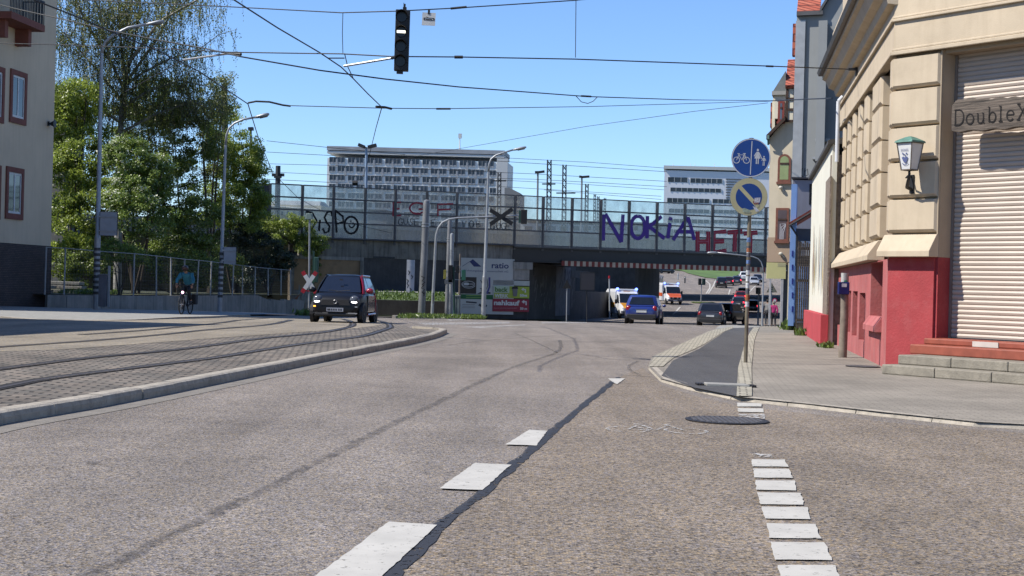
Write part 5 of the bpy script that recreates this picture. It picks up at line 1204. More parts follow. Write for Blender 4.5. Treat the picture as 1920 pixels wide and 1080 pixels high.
def car(name, label, cat, L, Wd, Ht, col, glass=.3, hood=.27, tail=.04, belt=None, group=None, brake=False, front=False, roofcol=None, wr=.32, seen='rear'):
    """hatch or estate shaped car, nose to +y; hood and tail: share of the length taken by bonnet and boot"""
    t = thing(name, label, cat, (0, 0, 0), group); h2 = Wd / 2; zb = belt or Ht * .62; y0, y1 = -L / 2, L / 2
    st = [(y0, .42, zb - .22, .80), (y0 + .06, .33, zb - .08, .91), (y0 + .28, .22, zb - .01, .985), (y0 + L * .3, .2, zb, 1.), (y0 + L * .62, .2, zb - .02, 1.), (y1 - L * hood * .9, .2, zb - .04, .99), (y1 - .45, .2, zb - .16, .96), (y1 - .12, .24, zb - .27, .86), (y1, .34, zb - .38, .68)]
    rings = []
    for y, zl, zs, k in st:
        w = h2 * k; half = [(0, zl), (.8 * w, zl), (.97 * w, zl + .1), (w, zl + (zs - zl) * .45), (w * .985, zs - .09), (w * .93, zs - .02), (w * .8, zs + .012), (0, zs + .035)]
        rings.append([(x, y, z) for x, z in half] + [(-x, y, z) for x, z in half[-2:0:-1]])
    mb = MB(); mb.loft(rings); mb.build('body', col, t, smooth=True, sub=1)
    yr0, yf0 = y0 + L * tail + .04, y1 - L * hood + .02; yr1, yf1 = yr0 + .34, yf0 - .78 * (Ht - zb) / .55; w0, w1 = h2 * .93, h2 * .74
    def lev(tt):
        e = tt ** 1.25; return (yr0 + (yr1 - yr0) * e, yf0 + (yf1 - yf0) * tt, w0 + (w1 - w0) * (tt ** 1.4), zb - .03 + (Ht - .03 - zb) * tt)
    def ring(tt, ins=0, dz=0):
        a, b, w, z = lev(tt); a += ins; b -= ins; w -= ins; c = .16
        return [(x, y, z + dz) for x, y in ((w - c, a), (w, a + c), (w, b - c * 1.3), (w - c, b), (-w + c, b), (-w, b - c * 1.3), (-w, a + c), (-w + c, a))]
    mb = MB(); mb.loft([ring(0), ring(.45), ring(.85), ring(.98), ring(1, .06, .02), ring(1, .35, .045)]); mb.build('cabin', roofcol or col, t, smooth='auto')
    def pan(nm, pts):
        mb = MB(); mb.poly(pts); c = sum((Vector(p) for p in pts), Vector()) / len(pts)
        n = (Vector(pts[1]) - Vector(pts[0])).cross(Vector(pts[2]) - Vector(pts[0])).normalized()
        if n.dot(c - Vector((0, (yr0 + yf0) / 2, zb))) < 0: n = -n
        mb2 = MB(); mb2.hexa([Vector(p) for p in pts], [Vector(p) + n * .014 for p in pts]); return mb2.build(nm, CARGL, t)
    A, B = lev(.12), lev(.9)
    pan('windscreen', [(-A[2] + .14, A[1], A[3]), (A[2] - .14, A[1], A[3]), (B[2] - .13, B[1], B[3]), (-B[2] + .13, B[1], B[3])])
    A, B = lev(.15), lev(.84)
    pan('rear_window', [(-A[2] + .16, A[0], A[3]), (A[2] - .16, A[0], A[3]), (B[2] - .16, B[0], B[3]), (-B[2] + .16, B[0], B[3])])
    for s in (-1, 1):
        ym = (A[0] + A[1]) / 2 + .05
        for ya, yb, yc, yd in ((A[0] + .22, ym - .05, ym - .05, B[0] + .2), (ym + .05, A[1] - .32, B[1] - .16, ym + .05)): pan('side_window', [(s * A[2], ya, A[3]), (s * A[2], yb, A[3]), (s * B[2], yc, B[3]), (s * B[2], yd, B[3])])
        mb = MB(); mb.ball((s * (h2 + .09), yf0 - .35, zb + .05), .1, 8, 6, (1.0, .6, .75)); mb.build('mirror', col, t, smooth=True)
        for y in (y0 + L * .19, y1 - L * .19):
            mb = MB(); mb.disc((s * (h2 * .90), y, wr + .01), (s, 0, 0), wr + .055, None, h2 * .10 + .012, 20); mb.build('wheel_arch', BUMP, t); wheel(t, s * (h2 - .09), y, wr, .2, s)
        mb = MB(); mb.ball((s * h2 * .76, y0 + .1, zb - .17), .15, 8, 6, (.9, .55, 1.15)); mb.build('tail_light', TAILON if brake else TAIL, t, smooth=True)
        mb = MB(); mb.ball((s * h2 * .68, y1 - .16, zb - .33), .14, 8, 6, (1.2, .8, .65)); mb.build('headlight', HEADL, t, smooth=True)
    mb = MB(); mb.box(-h2 * .86, h2 * .86, y0 - .03, y0 + .3, .27, .5); mb.build('rear_bumper', col if Ht < 1.5 else BUMP, t, bevel=.04)
    mb = MB(); mb.box(-h2 * .7, h2 * .7, y0 - .035, y0 + .1, .24, .32); mb.build('diffuser', BUMP, t)
    mb = MB(); mb.box(-.26, .26, y0 - .015, y0 + .02, zb - .36, zb - .25); mb.build('number_plate', PLATE, t)
    mb = MB(); mb.box(-h2 * .55, h2 * .55, y1 - .1, y1 + .02, .32, .48); mb.build('grille', BUMP, t, bevel=.03)
    mb = MB(); mb.box(-.3, .3, y0 - .005, y0 + .05, zb - .22, zb - .19); mb.build('tailgate_trim', RIM, t)
    return t
def put(t, px, D, yaw, dz=.0):
    q = GX(px, D); k = (gz(D + 2) - gz(D - 2)) / 4
    t.location = (q.x, q.y, q.z + dz); t.rotation_euler = (math.atan(k) * math.cos(yaw), 0, yaw)
BLUEC = paint('car_blue', (.012, .03, .20)); GREYC = paint('car_anthracite', (.03, .03, .035)); BLACKC = paint('car_black', (.012, .012, .014)); SILV = paint('car_silver', (.42, .44, .47)); WHITEC = paint('car_white', (.72, .73, .74)); REDC = paint('car_red', (.22, .015, .02)); NAVYC = paint('car_navy', (.02, .03, .06))
QG = 'cars queuing and driving up the street beyond the bridge'
put(car('blue_estate_car', 'royal blue estate car seen from behind in the near lane before the bridge', 'car', 4.35, 1.76, 1.52, BLUEC, hood=.22, tail=.02), 1208, 76, -.17)
put(car('compact_van', 'anthracite family hatchback seen from behind beside the cycle path end', 'car', 4.3, 1.80, 1.6, GREYC, hood=.2, tail=.02, brake=False), 1334, 98, -.19)
for px, D, yaw, args in ((1367, 120, -.45, ('black_suv', 'black car in the deep shade under the first bridge', 4.4, 1.85, 1.75, BLACKC, .2, .02, False)),
                         (1384, 180, -.17, ('dark_hatchback', 'dark hatchback with red tail lights leading the queue beyond the bridge', 4.1, 1.78, 1.48, GREYC, .22, .02, True)),
                         (1409, 166, -.17, ('dark_car', 'dark car half hidden by the sign post under the bridge', 4.2, 1.78, 1.5, NAVYC, .22, .02, True)),
                         (1388, 202, -.17, ('red_car', 'dark red car behind the leading dark hatchback in the queue', 4.1, 1.76, 1.47, REDC, .22, .02, True)),
                         (1393, 216, -.17, ('silver_car', 'silver blue car in the queue above the red car', 4.3, 1.78, 1.46, SILV, .25, .1, False)),
                         (1352, 246, -.12, ('black_van', 'black tall car stopped at the head of the hill junction by the grass', 4.6, 1.9, 1.85, BLACKC, .18, .02, False)),
                         (1366, 257, -.14, ('dark_red_car', 'very dark maroon car just right of the black tall car', 4.3, 1.8, 1.6, paint('car_maroon', (.05, .012, .014)), .22, .02, True)),
                         (1381, 264, -.14, ('navy_car', 'dark navy car near the white van on the hill', 4.3, 1.8, 1.55, NAVYC, .22, .02, True)),
                         (1395, 283, -.14, ('white_van', 'white van highest in the queue on the hill', 4.8, 1.95, 1.9, WHITEC, .16, .02, False)),
                         (1413, 262, PI - .1, ('silver_estate', 'silver car coming down the hill right of the sign post', 4.4, 1.8, 1.5, SILV, .24, .04, False)),
                         (1420, 278, PI - .1, ('dark_saloon', 'dark car behind the silver car on the hill', 4.4, 1.8, 1.5, BLACKC, .24, .1, False)),
                         (1247, 322, -1.2, ('far_dark_car', 'small dark car at the far end of the uphill street', 4.3, 1.8, 1.5, GREYC, .24, .04, False))):
    nm, lab, L, Wd, Ht, colr, hd, tl, brk = args
    put(car(nm, lab, 'car', L, Wd, Ht, colr, hood=hd, tail=tl, brake=brk, group=QG), px, D, yaw)

# ---- small black and red two-tone city car, nose towards us ----
def city_car():
    t = thing('city_car', 'tiny black city car with red pillars and mirror, headlights on, crossing the tram tracks', 'car')
    BK = M('smart_black', (.006, .007, .011), rough=.35, var=.05, spec=.3); RD = paint('smart_red', (.33, .012, .035)); L, Wd, Ht, zb = 2.9, 1.68, 1.56, .98; h2 = Wd / 2; y1 = L / 2; y0 = -L / 2
    st = [(y0, .45, .80, .82), (y0 + .1, .3, .95, .95), (y0 + .5, .22, .99, 1.), (0, .2, .99, 1.), (y1 - .75, .2, .97, 1.), (y1 - .42, .21, .93, .97), (y1 - .16, .22, .84, .90), (y1 - .03, .26, .70, .82), (y1, .34, .55, .74)]
    rings = []
    for y, zl, zs, k in st:
        w = h2 * k; half = [(0, zl), (.82 * w, zl), (.98 * w, zl + .1), (w, zl + (zs - zl) * .5), (w * .975, zs - .08), (w * .90, zs - .015), (w * .72, zs + .015), (0, zs + .04)]
        rings.append([(x, y, z) for x, z in half] + [(-x, y, z) for x, z in half[-2:0:-1]])
    mb = MB(); mb.loft(rings); body = mb.build('body', BK, t, smooth=True, sub=1)
    yr0, yf0, yr1, yf1 = y0 + .06, y1 - .68, y0 + .3, y1 - 1.22; w0, w1 = h2 * .93, h2 * .70
    lev = lambda tt: (yr0 + (yr1 - yr0) * tt ** 1.3, yf0 + (yf1 - yf0) * tt, w0 + (w1 - w0) * tt ** 1.5, zb - .04 + (Ht - .05 - zb + .04) * tt)
    def ring(tt, ins=0, dz=0):
        a, b, w, z = lev(tt); a += ins; b -= ins; w -= ins; c = .14
        return [(x, y, z + dz) for x, y in ((w - c, a), (w, a + c), (w, b - c), (w - c, b + .03), (-w + c, b + .03), (-w, b - c), (-w, a + c), (-w + c, a))]
    mb = MB(); mb.loft([ring(0), ring(.3), ring(.6), ring(.85), ring(.97), ring(1, .07, .025), ring(1, .3, .055)]); mb.build('cabin', BK, t, smooth='auto')
    A, B = lev(.06), lev(.93)
    mb = MB(); mb.hexa([(-A[2] + .09, A[1] + .03, A[3]), (A[2] - .09, A[1] + .03, A[3]), (B[2] - .08, B[1] + .03, B[3]), (-B[2] + .08, B[1] + .03, B[3])], [(-A[2] + .09, A[1] + .05, A[3] + .01), (A[2] - .09, A[1] + .05, A[3] + .01), (B[2] - .08, B[1] + .05, B[3] + .01), (-B[2] + .08, B[1] + .05, B[3] + .01)])
    mb.build('windscreen', M('smart_screen', (.014, .018, .03), rough=.08, spec=.8), t)
    for s in (-1, 1):
        A, B = lev(.04), lev(.92)
        mb = MB(); mb.loft([[(s * (q[2] + .012), q[1] - .02, q[3]), (s * (q[2] - .03), q[1] + .045, q[3]), (s * (q[2] - .05), q[1] + .02, q[3]), (s * (q[2] - .02), q[1] - .16, q[3])] for q in (lev(.0), lev(.3), lev(.6), lev(.9), lev(1.))]); mb.build('front_pillar', RD if s < 0 else BK, t)
        mb = MB(); mb.tube([(s * (lev(.99)[2]), yf1 - .05, lev(.99)[3] + .02), (s * (lev(.99)[2]), yr1 + .1, lev(.99)[3] + .02)], .035, 6); mb.build('roof_rail', RD if s < 0 else BK, t)
        A, B = lev(.12), lev(.88)
        for ya, yb, yc, yd in ((A[0] + .3, -.16, -.16, B[0] + .22), (-.08, A[1] - .22, B[1] - .14, -.08)):
            mb = MB(); ps = [(s * A[2], ya, A[3]), (s * A[2], yb, A[3]), (s * B[2], yc, B[3]), (s * B[2], yd, B[3])]; mb.hexa([Vector(p) for p in ps], [Vector(p) + Vector((s * .014, 0, .003)) for p in ps]); mb.build('side_window', M('bright_side_glass', (.05, .055, .06), rough=.04, spec=1.), t)
        mb = MB(); mb.ball((s * (h2 + .10), yf0 - .16, zb + .06), .12, 10, 7, (1.05, .6, .75)); mb.build('mirror', RD if s < 0 else BK, t, smooth=True)
        mb = MB(); mb.loft([[(s * (h2 + .006), y, z) for y, z in ((-.82, .36), (-.7, .92), (.36, .93), (.42, .36))], [(s * (h2 + .02), y, z) for y, z in ((-.78, .4), (-.68, .88), (.33, .89), (.38, .4))]]); d = mb.build('door', paint('smart_door', (.06, .06, .07), .12), t)
        mb = MB(); mb.box(*sorted((s * (h2 + .02), s * (h2 + .045))), -.6, -.42, .72, .75); mb.build('handle', BK, d)
        mb = MB(); mb.tube([(s * (h2 + .012), -.86, .3), (s * (h2 + .012), -.86, .8), (s * (h2 - .0), -.72, .97)], .035, 6); mb.tube([(s * (h2 + .012), -.86, .3), (s * (h2 + .012), .45, .27)], .04, 6); mb.build('safety_cell_trim', RD if s < 0 else BK, t)
        for y in (y0 + .42, y1 - .52):
            mb = MB(); mb.disc((s * (h2 * .88), y, .31), (s, 0, 0), .365, None, h2 * .12 + .012, 20); mb.build('wheel_arch', BUMP, t); wheel(t, s * (h2 - .085), y, .3, .2, s, RIMD)
        mb = MB(); mb.ball((s * h2 * .70, y1 - .14, .72), .16, 10, 7, (1.05, .75, 1.0)); hl = mb.build('headlight', M('smart_lens', (.10, .11, .13), rough=.08), t, smooth=True)
        mb = MB(); mb.ball((s * h2 * .70, y1 - .05, .665), .085, 10, 6, (1.2, .4, .36)); mb.build('lamp', LIT, hl)
        mb = MB(); mb.box(*sorted((s * h2 * .58, s * h2 * .84)), y1 - .09, y1 - .02, .50, .535); mb.build('indicator', ORNG if s > 0 else HEADL, t)
        mb = MB(); mb.box(*sorted((s * h2 * .50, s * h2 * .84)), y1 - .12, y1 - .0, .29, .33); mb.build('fog_lamp', BUMP if s > 0 else M('chrome_strip', (.35, .35, .36), rough=.3), t)
    mb = MB(); mb.loft([[(x, y, z) for x, z in ((-.48, .56), (.48, .56), (.42, .73), (-.42, .73))] for y in (y1 - .12, y1 + .012)]); g = mb.build('grille', BUMP, t)
    mb = MB(); c = (0, y1 + .025, .665); mb.tube([(c[0] + .055 * math.cos(a), c[1], c[2] + .055 * math.sin(a)) for a in [.5 + 2 * PI * i / 14 * .92 for i in range(14)]], .014, 6); mb.poly([(-.05, c[1], c[2] + .035), (-.05, c[1], c[2] - .035), (-.09, c[1], c[2])]); mb.build('badge', RIM, g, fix=False)
    mb = MB(); mb.box(-.27, .27, y1 + .0, y1 + .03, .36, .48); pl_ = mb.build('number_plate', M('plate_grey', (.34, .36, .42), rough=.4), t)
    mb = MB()
    for k, x in enumerate((-.2, -.13, -.04, .03, .1, .17, .22)): mb.box(x - .02, x + .02, y1 + .031, y1 + .034, .39, .45)
    mb.build('plate_characters', BUMP, pl_)
    mb = MB(); mb.box(-h2 * .8, h2 * .8, y1 - .2, y1 + .005, .2, .34); mb.build('front_bumper', BUMP, t, bevel=.05)
    mb = MB(); mb.box(-.05, .05, y1 - .85, y1 - .8, 1.36, 1.4); mb.build('inner_mirror', BUMP, t)
    mb = MB(); mb.tube([(-.05, y1 - .56, 1.0), (.35, y1 - .6, 1.04)], .012, 5); mb.tube([(.1, y1 - .55, 1.0), (-.35, y1 - .6, 1.04)], .012, 5); mb.build('wiper', BUMP, t)
    return t
sc_ = city_car(); put(sc_, 645, 47, PI - .09, .006)

# ---- ambulances ----
def ambulance(label, hoodcol, stripe):
    t = thing('ambulance', label, 'ambulance', group='ambulances driving under the bridge with blue lights'); WH = paint('ambulance_white', (.78, .78, .78)); Wc, Wb = 2.0, 2.2
    mb = MB(); mb.loft([[(x, y, z) for x, z in ((-1.1, .45), (1.1, .45), (1.1, 2.45), (.95, 2.72), (-.95, 2.72), (-1.1, 2.45))] for y in (-3.1, .55)]); mb.build('box_body', WH, t, bevel=.05)
    st = [(.5, .5, 2.5, 1.0, .95), (1.15, .5, 2.35, 1.0, .88), (1.75, .5, 1.42, 1.0, .92), (2.35, .5, 1.22, .95, .85), (2.7, .5, .95, .85, .75)]
    mb = MB(); mb.loft([[(x, y, z) for x, z in ((-w, zl), (w, zl), (w, zl + (zh - zl) * .55), (wt, zh), (-wt, zh), (-w, zl + (zh - zl) * .55))] for y, zl, zh, w, wt in st]); mb.build('cab', WH, t, smooth='auto')
    mb = MB(); mb.hexa([(-.92, 1.72, 1.46), (.92, 1.72, 1.46), (.86, 1.18, 2.27), (-.86, 1.18, 2.27)], [(-.92, 1.76, 1.48), (.92, 1.76, 1.48), (.86, 1.22, 2.29), (-.86, 1.22, 2.29)]); mb.build('windscreen', CARGL, t)
    HC = paint('hood_' + stripe, hoodcol)
    mb = MB(); mb.hexa([(-.9, 1.8, 1.40), (.9, 1.8, 1.40), (.84, 2.38, 1.22), (-.84, 2.38, 1.22)], [(-.9, 1.8, 1.43), (.9, 1.8, 1.43), (.84, 2.4, 1.25), (-.84, 2.4, 1.25)]); mb.hexa([(-.82, 2.4, 1.2), (.82, 2.4, 1.2), (.74, 2.72, .94), (-.74, 2.72, .94)], [(-.82, 2.43, 1.22), (.82, 2.43, 1.22), (.74, 2.75, .96), (-.74, 2.75, .96)]); mb.build('bonnet', HC, t)
    for s in (-1, 1):
        mb = MB(); mb.box(*sorted((s * 1.1, s * 1.115)), -3.0, .5, 1.0, 1.45); mb.build('side_stripe', HC, t)
        mb = MB(); mb.hexa([(s * 1.0, .62, 1.45), (s * 1.0, 1.6, 1.45), (s * .95, 1.15, 2.15), (s * .93, .62, 2.2)], [(s * 1.02, .62, 1.45), (s * 1.02, 1.6, 1.45), (s * .97, 1.15, 2.15), (s * .95, .62, 2.2)]); mb.build('side_window', CARGL, t)
        mb = MB(); mb.ball((s * .90, .62, 2.72), .13, 10, 6, (1.1, .9, .95)); mb.build('beacon', BLUEON, t, smooth=True)
        mb = MB(); mb.box(*sorted((s * 1.08, s * 1.32)), 1.35, 1.45, 1.35, 1.75); mb.build('mirror', BUMP, t, bevel=.03)
        mb = MB(); mb.ball((s * .74, 2.6, .93), .15, 8, 6, (1, .6, .8)); mb.build('headlight', HEADL, t, smooth=True)
        mb = MB(); mb.ball((s * .3, 2.73, .88), .11, 8, 6, (1.1, .4, .6)); mb.build('grille_light', BLUEON if stripe == 'yellow' else HEADL, t, smooth=True)
        for y in (-2.0, 1.75):
            mb = MB(); mb.disc((s * .93, y, .38), (s, 0, 0), .44, None, .085, 18); mb.build('wheel_arch', BUMP, t); wheel(t, s * .93, y, .36, .24, s)
    mb = MB(); mb.box(-.6, .6, 2.66, 2.74, .74, .98); mb.build('grille', BUMP, t)
    mb = MB(); mb.box(-.96, .96, 2.3, 2.78, .42, .72); mb.build('front_bumper', M('bumper_grey', (.10, .10, .12), rough=.6), t, bevel=.05)
    mb = MB(); mb.box(-.27, .27, 2.785, 2.8, .5, .6); mb.build('number_plate', PLATE, t)
    mb = MB(); mb.box(-.3, .3, .56, .575, 2.38, 2.55); mb.build('roof_sign', M('roof_sign_red', (.5, .12, .06)), t)
    return t
put(ambulance('white and yellow orange ambulance with blue lights on, left of the blue estate car', (.72, .32, .02), 'yellow'), 1171, 134, PI + .17)
put(ambulance('white ambulance with orange red bonnet farther down the street', (.70, .13, .04), 'red'), 1255, 188, PI + .17)

# ---- people ----
SKIN = M('skin', (.42, .24, .16), rough=.6, var=.08, scale=9)
def skinned(name, joints, edges, mat, parent, root, sub=2):
    """one continuous surface grown over a jointed skeleton"""
    ks = list(joints); ix = {k: i for i, k in enumerate(ks)}
    me = bpy.data.meshes.new(name); me.from_pydata([joints[k][0] for k in ks], [(ix[a], ix[b]) for a, b in edges], [])
    o = bpy.data.objects.new(name, me); COL.objects.link(o); o.modifiers.new('Skin', 'SKIN')
    for i, k in enumerate(ks):
        r = joints[k][1]; d = me.skin_vertices[0].data[i]; d.radius = (r, r) if not isinstance(r, tuple) else r; d.use_root = (k == root)
    sb = o.modifiers.new('Subdivision', 'SUBSURF'); sb.levels = sub; sb.render_levels = sub
    bpy.context.view_layer.update(); dg = bpy.context.evaluated_depsgraph_get(); m2 = bpy.data.meshes.new_from_object(o.evaluated_get(dg)); m2.name = name
    o.modifiers.clear(); o.data = m2; bpy.data.meshes.remove(me); m2.materials.clear(); m2.materials.append(mat); m2.polygons.foreach_set('use_smooth', [True] * len(m2.polygons))
    o.parent = parent; W[o.name] = Vector((0, 0, 0)); return o
def person(label, J, cloth, hair, shoes=BUMP, helmet=None, extra=None):
    """J: joints (pelvis, waist, chest, neck, head, and per side shoulder elbow wrist hip knee ankle toe) in local metres, facing +y"""
    t = thing('person', label, 'person'); V = lambda k: Vector(J[k])
    R = {'pelvis': .105, 'waist': .085, 'chest': .10, 'neck': .052, 'chin': .06, 'head': .085, 'crown': .07}
    jj = {k: (J[k], R[k]) for k in ('pelvis', 'waist', 'chest', 'neck')}
    hd = V('head'); up = (hd - V('neck')).normalized(); fw = Vector(J.get('face', (0, 1, 0)))
    jj['chin'] = (hd - up * .05 + fw * .02, .066); jj['head'] = (hd + up * .03, .082); jj['crown'] = (hd + up * .10, .062); jj['nose'] = (hd + fw * .095 - up * .0, .014)
    ed = [('pelvis', 'waist'), ('waist', 'chest'), ('chest', 'neck'), ('neck', 'chin'), ('chin', 'head'), ('head', 'crown'), ('head', 'nose')]
    for s in 'LR':
        for k, r in (('shoulder', .048), ('elbow', .042), ('wrist', .028), ('hip', .085), ('knee', .058), ('ankle', .038), ('toe', .035)): jj[k + s] = (J[k + s], r)
        ed += [('chest', 'shoulder' + s), ('shoulder' + s, 'elbow' + s), ('elbow' + s, 'wrist' + s), ('pelvis', 'hip' + s), ('hip' + s, 'knee' + s), ('knee' + s, 'ankle' + s), ('ankle' + s, 'toe' + s)]
        w = V('wrist' + s); d = (w - V('elbow' + s)).normalized(); sd = Vector((1, 0, 0)) - d * d.x; sd.normalize(); nn = d.cross(sd)
        jj['palm' + s] = (w + d * .06, (.036, .018)); ed.append(('wrist' + s, 'palm' + s))
        for i, (o_, ln) in enumerate(((-.03, .055), (-.01, .07), (.01, .075), (.03, .06))):
            jj[f'f{i}{s}'] = (w + d * (.09 + ln * .5) + sd * o_, .010); jj[f'g{i}{s}'] = (w + d * (.09 + ln * .8) + sd * o_ + nn * .03 * (1 if s == 'L' else 1), .009); ed += [('palm' + s, f'f{i}{s}'), (f'f{i}{s}', f'g{i}{s}')]
        m = -1 if s == 'R' else 1; jj['th' + s] = (w + d * .05 + sd * (.05 * m), .011); jj['tt' + s] = (w + d * .085 + sd * (.06 * m), .010); ed += [('palm' + s, 'th' + s), ('th' + s, 'tt' + s)]
    skinned('body', jj, ed, SKIN, t, 'pelvis')
    top, trou = cloth
    cj = {'pelvis': (V('pelvis') + Vector((0, 0, -.04)), .15), 'waist': (J['waist'], .135), 'chest': (J['chest'], .15), 'collar': (V('chest').lerp(V('neck'), .75), .085)}; ce = [('pelvis', 'waist'), ('waist', 'chest'), ('chest', 'collar')]
    for s in 'LR':
        cj['sh' + s] = (J['shoulder' + s], .078); cj['el' + s] = (J['elbow' + s], .06); cj['wr' + s] = (V('elbow' + s).lerp(V('wrist' + s), .93), .045); ce += [('chest', 'sh' + s), ('sh' + s, 'el' + s), ('el' + s, 'wr' + s)]
    skinned('jacket', cj, ce, top, t, 'pelvis')
    cj = {'pelvis': (J['pelvis'], .135)}; ce = []
    for s in 'LR':
        cj['hip' + s] = (J['hip' + s], .105); cj['kn' + s] = (J['knee' + s], .076); cj['an' + s] = (V('knee' + s).lerp(V('ankle' + s), .93), .058); ce += [('pelvis', 'hip' + s), ('hip' + s, 'kn' + s), ('kn' + s, 'an' + s)]
    skinned('trousers', cj, ce, trou, t, 'pelvis')
    for s in 'LR':
        a, b = V('ankle' + s), V('toe' + s); mb = MB(); dd = (b - a); dd.z = 0; dd.normalize(); mb.loft([[c + Vector((math.cos(th) * w * -dd.y, math.cos(th) * w * dd.x, math.sin(th) * h)) for th in [2 * PI * i / 8 for i in range(8)]] for c, w, h in ((a - dd * .07 + Vector((0, 0, -.04)), .03, .035), (a - dd * .04 + Vector((0, 0, -.03)), .045, .055), (a + dd * .06 + Vector((0, 0, -.045)), .046, .045), (b + dd * .02 + Vector((0, 0, -.0)), .045, .035), (b + dd * .07, .02, .02))]); mb.build('shoe', shoes, t, smooth=True)
    mb = MB(); mb.ball(hd + up * .055 - fw * .022, .108, 12, 9, (.92, 1., 1.02)); mb.build('hair', hair, t, smooth=True)
    if helmet:
        mb = MB(); mb.ball(hd + up * .10 + fw * .0, .125, 14, 9, (.95, 1.15, .72)); mb.build('helmet', helmet, t, smooth=True)
        mb = MB()
        for x in (-.05, 0, .05): mb.tube([hd + up * .14 + fw * .12 + Vector((x, 0, 0)), hd + up * .195 + Vector((x, 0, 0)), hd + up * .14 - fw * .12 + Vector((x, 0, 0))], .01, 5)
        mb.build('helmet_vents', M('helmet_dark', (.02, .015, .015)), t)
    for s in (-1, 1):
        mb = MB(); mb.ball(hd + fw * .082 + up * .02 + Vector((s * .032, 0, 0)), .011, 6, 5); mb.build('eye', BUMP, t)
    return t
def walker(stride, h=1.0, lean=.0, arms=.15):
    z = lambda v: v * h
    J = {'pelvis': (0, 0, z(.93)), 'waist': (0, .01, z(1.1)), 'chest': (0, .02 + lean, z(1.33)), 'neck': (0, .02 + lean, z(1.5)), 'head': (0, .04 + lean, z(1.6))}
    for s, m in (('L', -1), ('R', 1)):
        J['shoulder' + s] = (m * .18, .01 + lean, z(1.41)); J['elbow' + s] = (m * .24, -.02 - m * arms * .5, z(1.13)); J['wrist' + s] = (m * .22, .08 - m * arms, z(.90)); J['hip' + s] = (m * .09, 0, z(.88)); J['knee' + s] = (m * .10, .05 + m * stride * .5, z(.49)); J['ankle' + s] = (m * .10, -.03 + m * stride, z(.09)); J['toe' + s] = (m * .11, .11 + m * stride, z(.04))
    return J
p1 = person('man in pale grey top, dark jacket round his waist, walking past the yellow board', walker(.17, 1.06), (M('pale_grey_top', (.30, .29, .27)), M('dark_jeans', (.03, .035, .045))), M('hair_dark', (.03, .02, .015)))
mb = MB(); mb.lathe([(.165, -.28), (.175, -.1), (.155, .06), (.14, .08)], (0, 0, 1.06), (0, 0, 1), 14); mb.build('tied_jacket', M('dark_jacket', (.03, .03, .035)), p1, smooth=True)
q = GX(1438, 97, .06); p1.location = q; p1.rotation_euler = (0, 0, -.12)
PINK = M('magenta_jacket', (.42, .02, .14), var=.15, scale=6)
p2 = person('woman in magenta jacket and dark trousers walking away beside the man', walker(-.14, .98), (PINK, M('dark_trousers', (.02, .02, .025))), M('hair_grey', (.22, .19, .17)))
mb = MB(); mb.ball((.22, .0, .95), .14, 8, 6, (.6, .8, 1.1)); mb.build('shoulder_bag', M('bag_navy', (.02, .025, .06)), p2, smooth=True)
q = GX(1450, 96, .06); p2.location = q; p2.rotation_euler = (0, 0, -.1)

# ---- cyclist and bicycle (local: nose to +y) ----
bk = thing('bicycle', 'dark bicycle with lit front lamp ridden towards us on the left pavement', 'bicycle'); FRM = M('bike_frame', (.02, .02, .025), rough=.35)
for y in (-.53, .53):
    c = Vector((0, y, .35)); mb = MB(); mb.tube([c + Vector((0, math.cos(a), math.sin(a))) * .33 for a in [2 * PI * i / 28 for i in range(29)]], .022, 7, caps=False); wo = mb.build('wheel', TYRE, bk, smooth=True)
    mb = MB()
    for k in range(14): a = 2 * PI * k / 14; mb.bar(c, c + Vector((0, math.cos(a), math.sin(a))) * .31, .004)
    mb.tube([c - Vector((.06, 0, 0)), c + Vector((.06, 0, 0))], .022, 8); mb.build('spokes', RIM, wo, fix=False)
    mb = MB(); mb.tube([c + Vector((0, math.cos(a), math.sin(a))) * .365 for a in [.3 + 2.2 * i / 10 for i in range(11)]], .025, 6); mb.build('mudguard', FRM, bk)
mb = MB(); bb0, hd0, st0 = (0, -.08, .29), (0, .36, .82), (0, -.26, .86)
for a, b in ((bb0, (0, .4, .66)), (bb0, st0), ((0, -.2, .68), hd0), (bb0, (0, -.53, .35)), ((0, -.2, .68), (0, -.53, .35)), (hd0, (0, .4, .64))): mb.tube([a, b], .018, 8)
for s in (-1, 1): mb.tube([(0, .4, .64), (s * .05, .43, .6), (s * .05, .53, .35)], .012, 6)
mb.build('frame', FRM, bk, smooth='auto')
mb = MB(); mb.tube([(0, .35, .85), (0, .33, 1.02)], .014, 6); mb.tube([(-.30, .25, 1.03), (-.18, .36, 1.04), (0, .36, 1.03), (.18, .36, 1.04), (.30, .25, 1.03)], .013, 7); mb.build('handlebar', FRM, bk, smooth='auto')
mb = MB(); mb.ball((0, -.3, .95), .1, 10, 6, (.8, 1.35, .4)); mb.tube([st0, (0, -.29, .93)], .013, 6); mb.build('saddle', TYRE, bk, smooth=True)
mb = MB(); mb.tube([(.07, -.08, .29), (.07, .06, .2)], .012, 6); mb.tube([(-.07, -.08, .29), (-.07, -.22, .38)], .012, 6); mb.box(.07, .17, .02, .1, .185, .21); mb.box(-.17, -.07, -.26, -.18, .37, .395); mb.build('crank', FRM, bk)
mb = MB(); mb.ball((0, .45, .78), .045, 10, 7); mb.build('front_lamp', emis('bike_lamp', (1, .55, .75), 3.5), bk)
mb = MB(); mb.box(-.24, -.09, -.68, -.36, .35, .72); mb.build('pannier', M('pannier_black', (.02, .02, .022)), bk, bevel=.03)
JC = {'pelvis': (0, -.26, 1.02), 'waist': (0, -.18, 1.16), 'chest': (0, .0, 1.36), 'neck': (0, .10, 1.49), 'head': (0, .18, 1.57), 'face': (0, .97, -.2)}
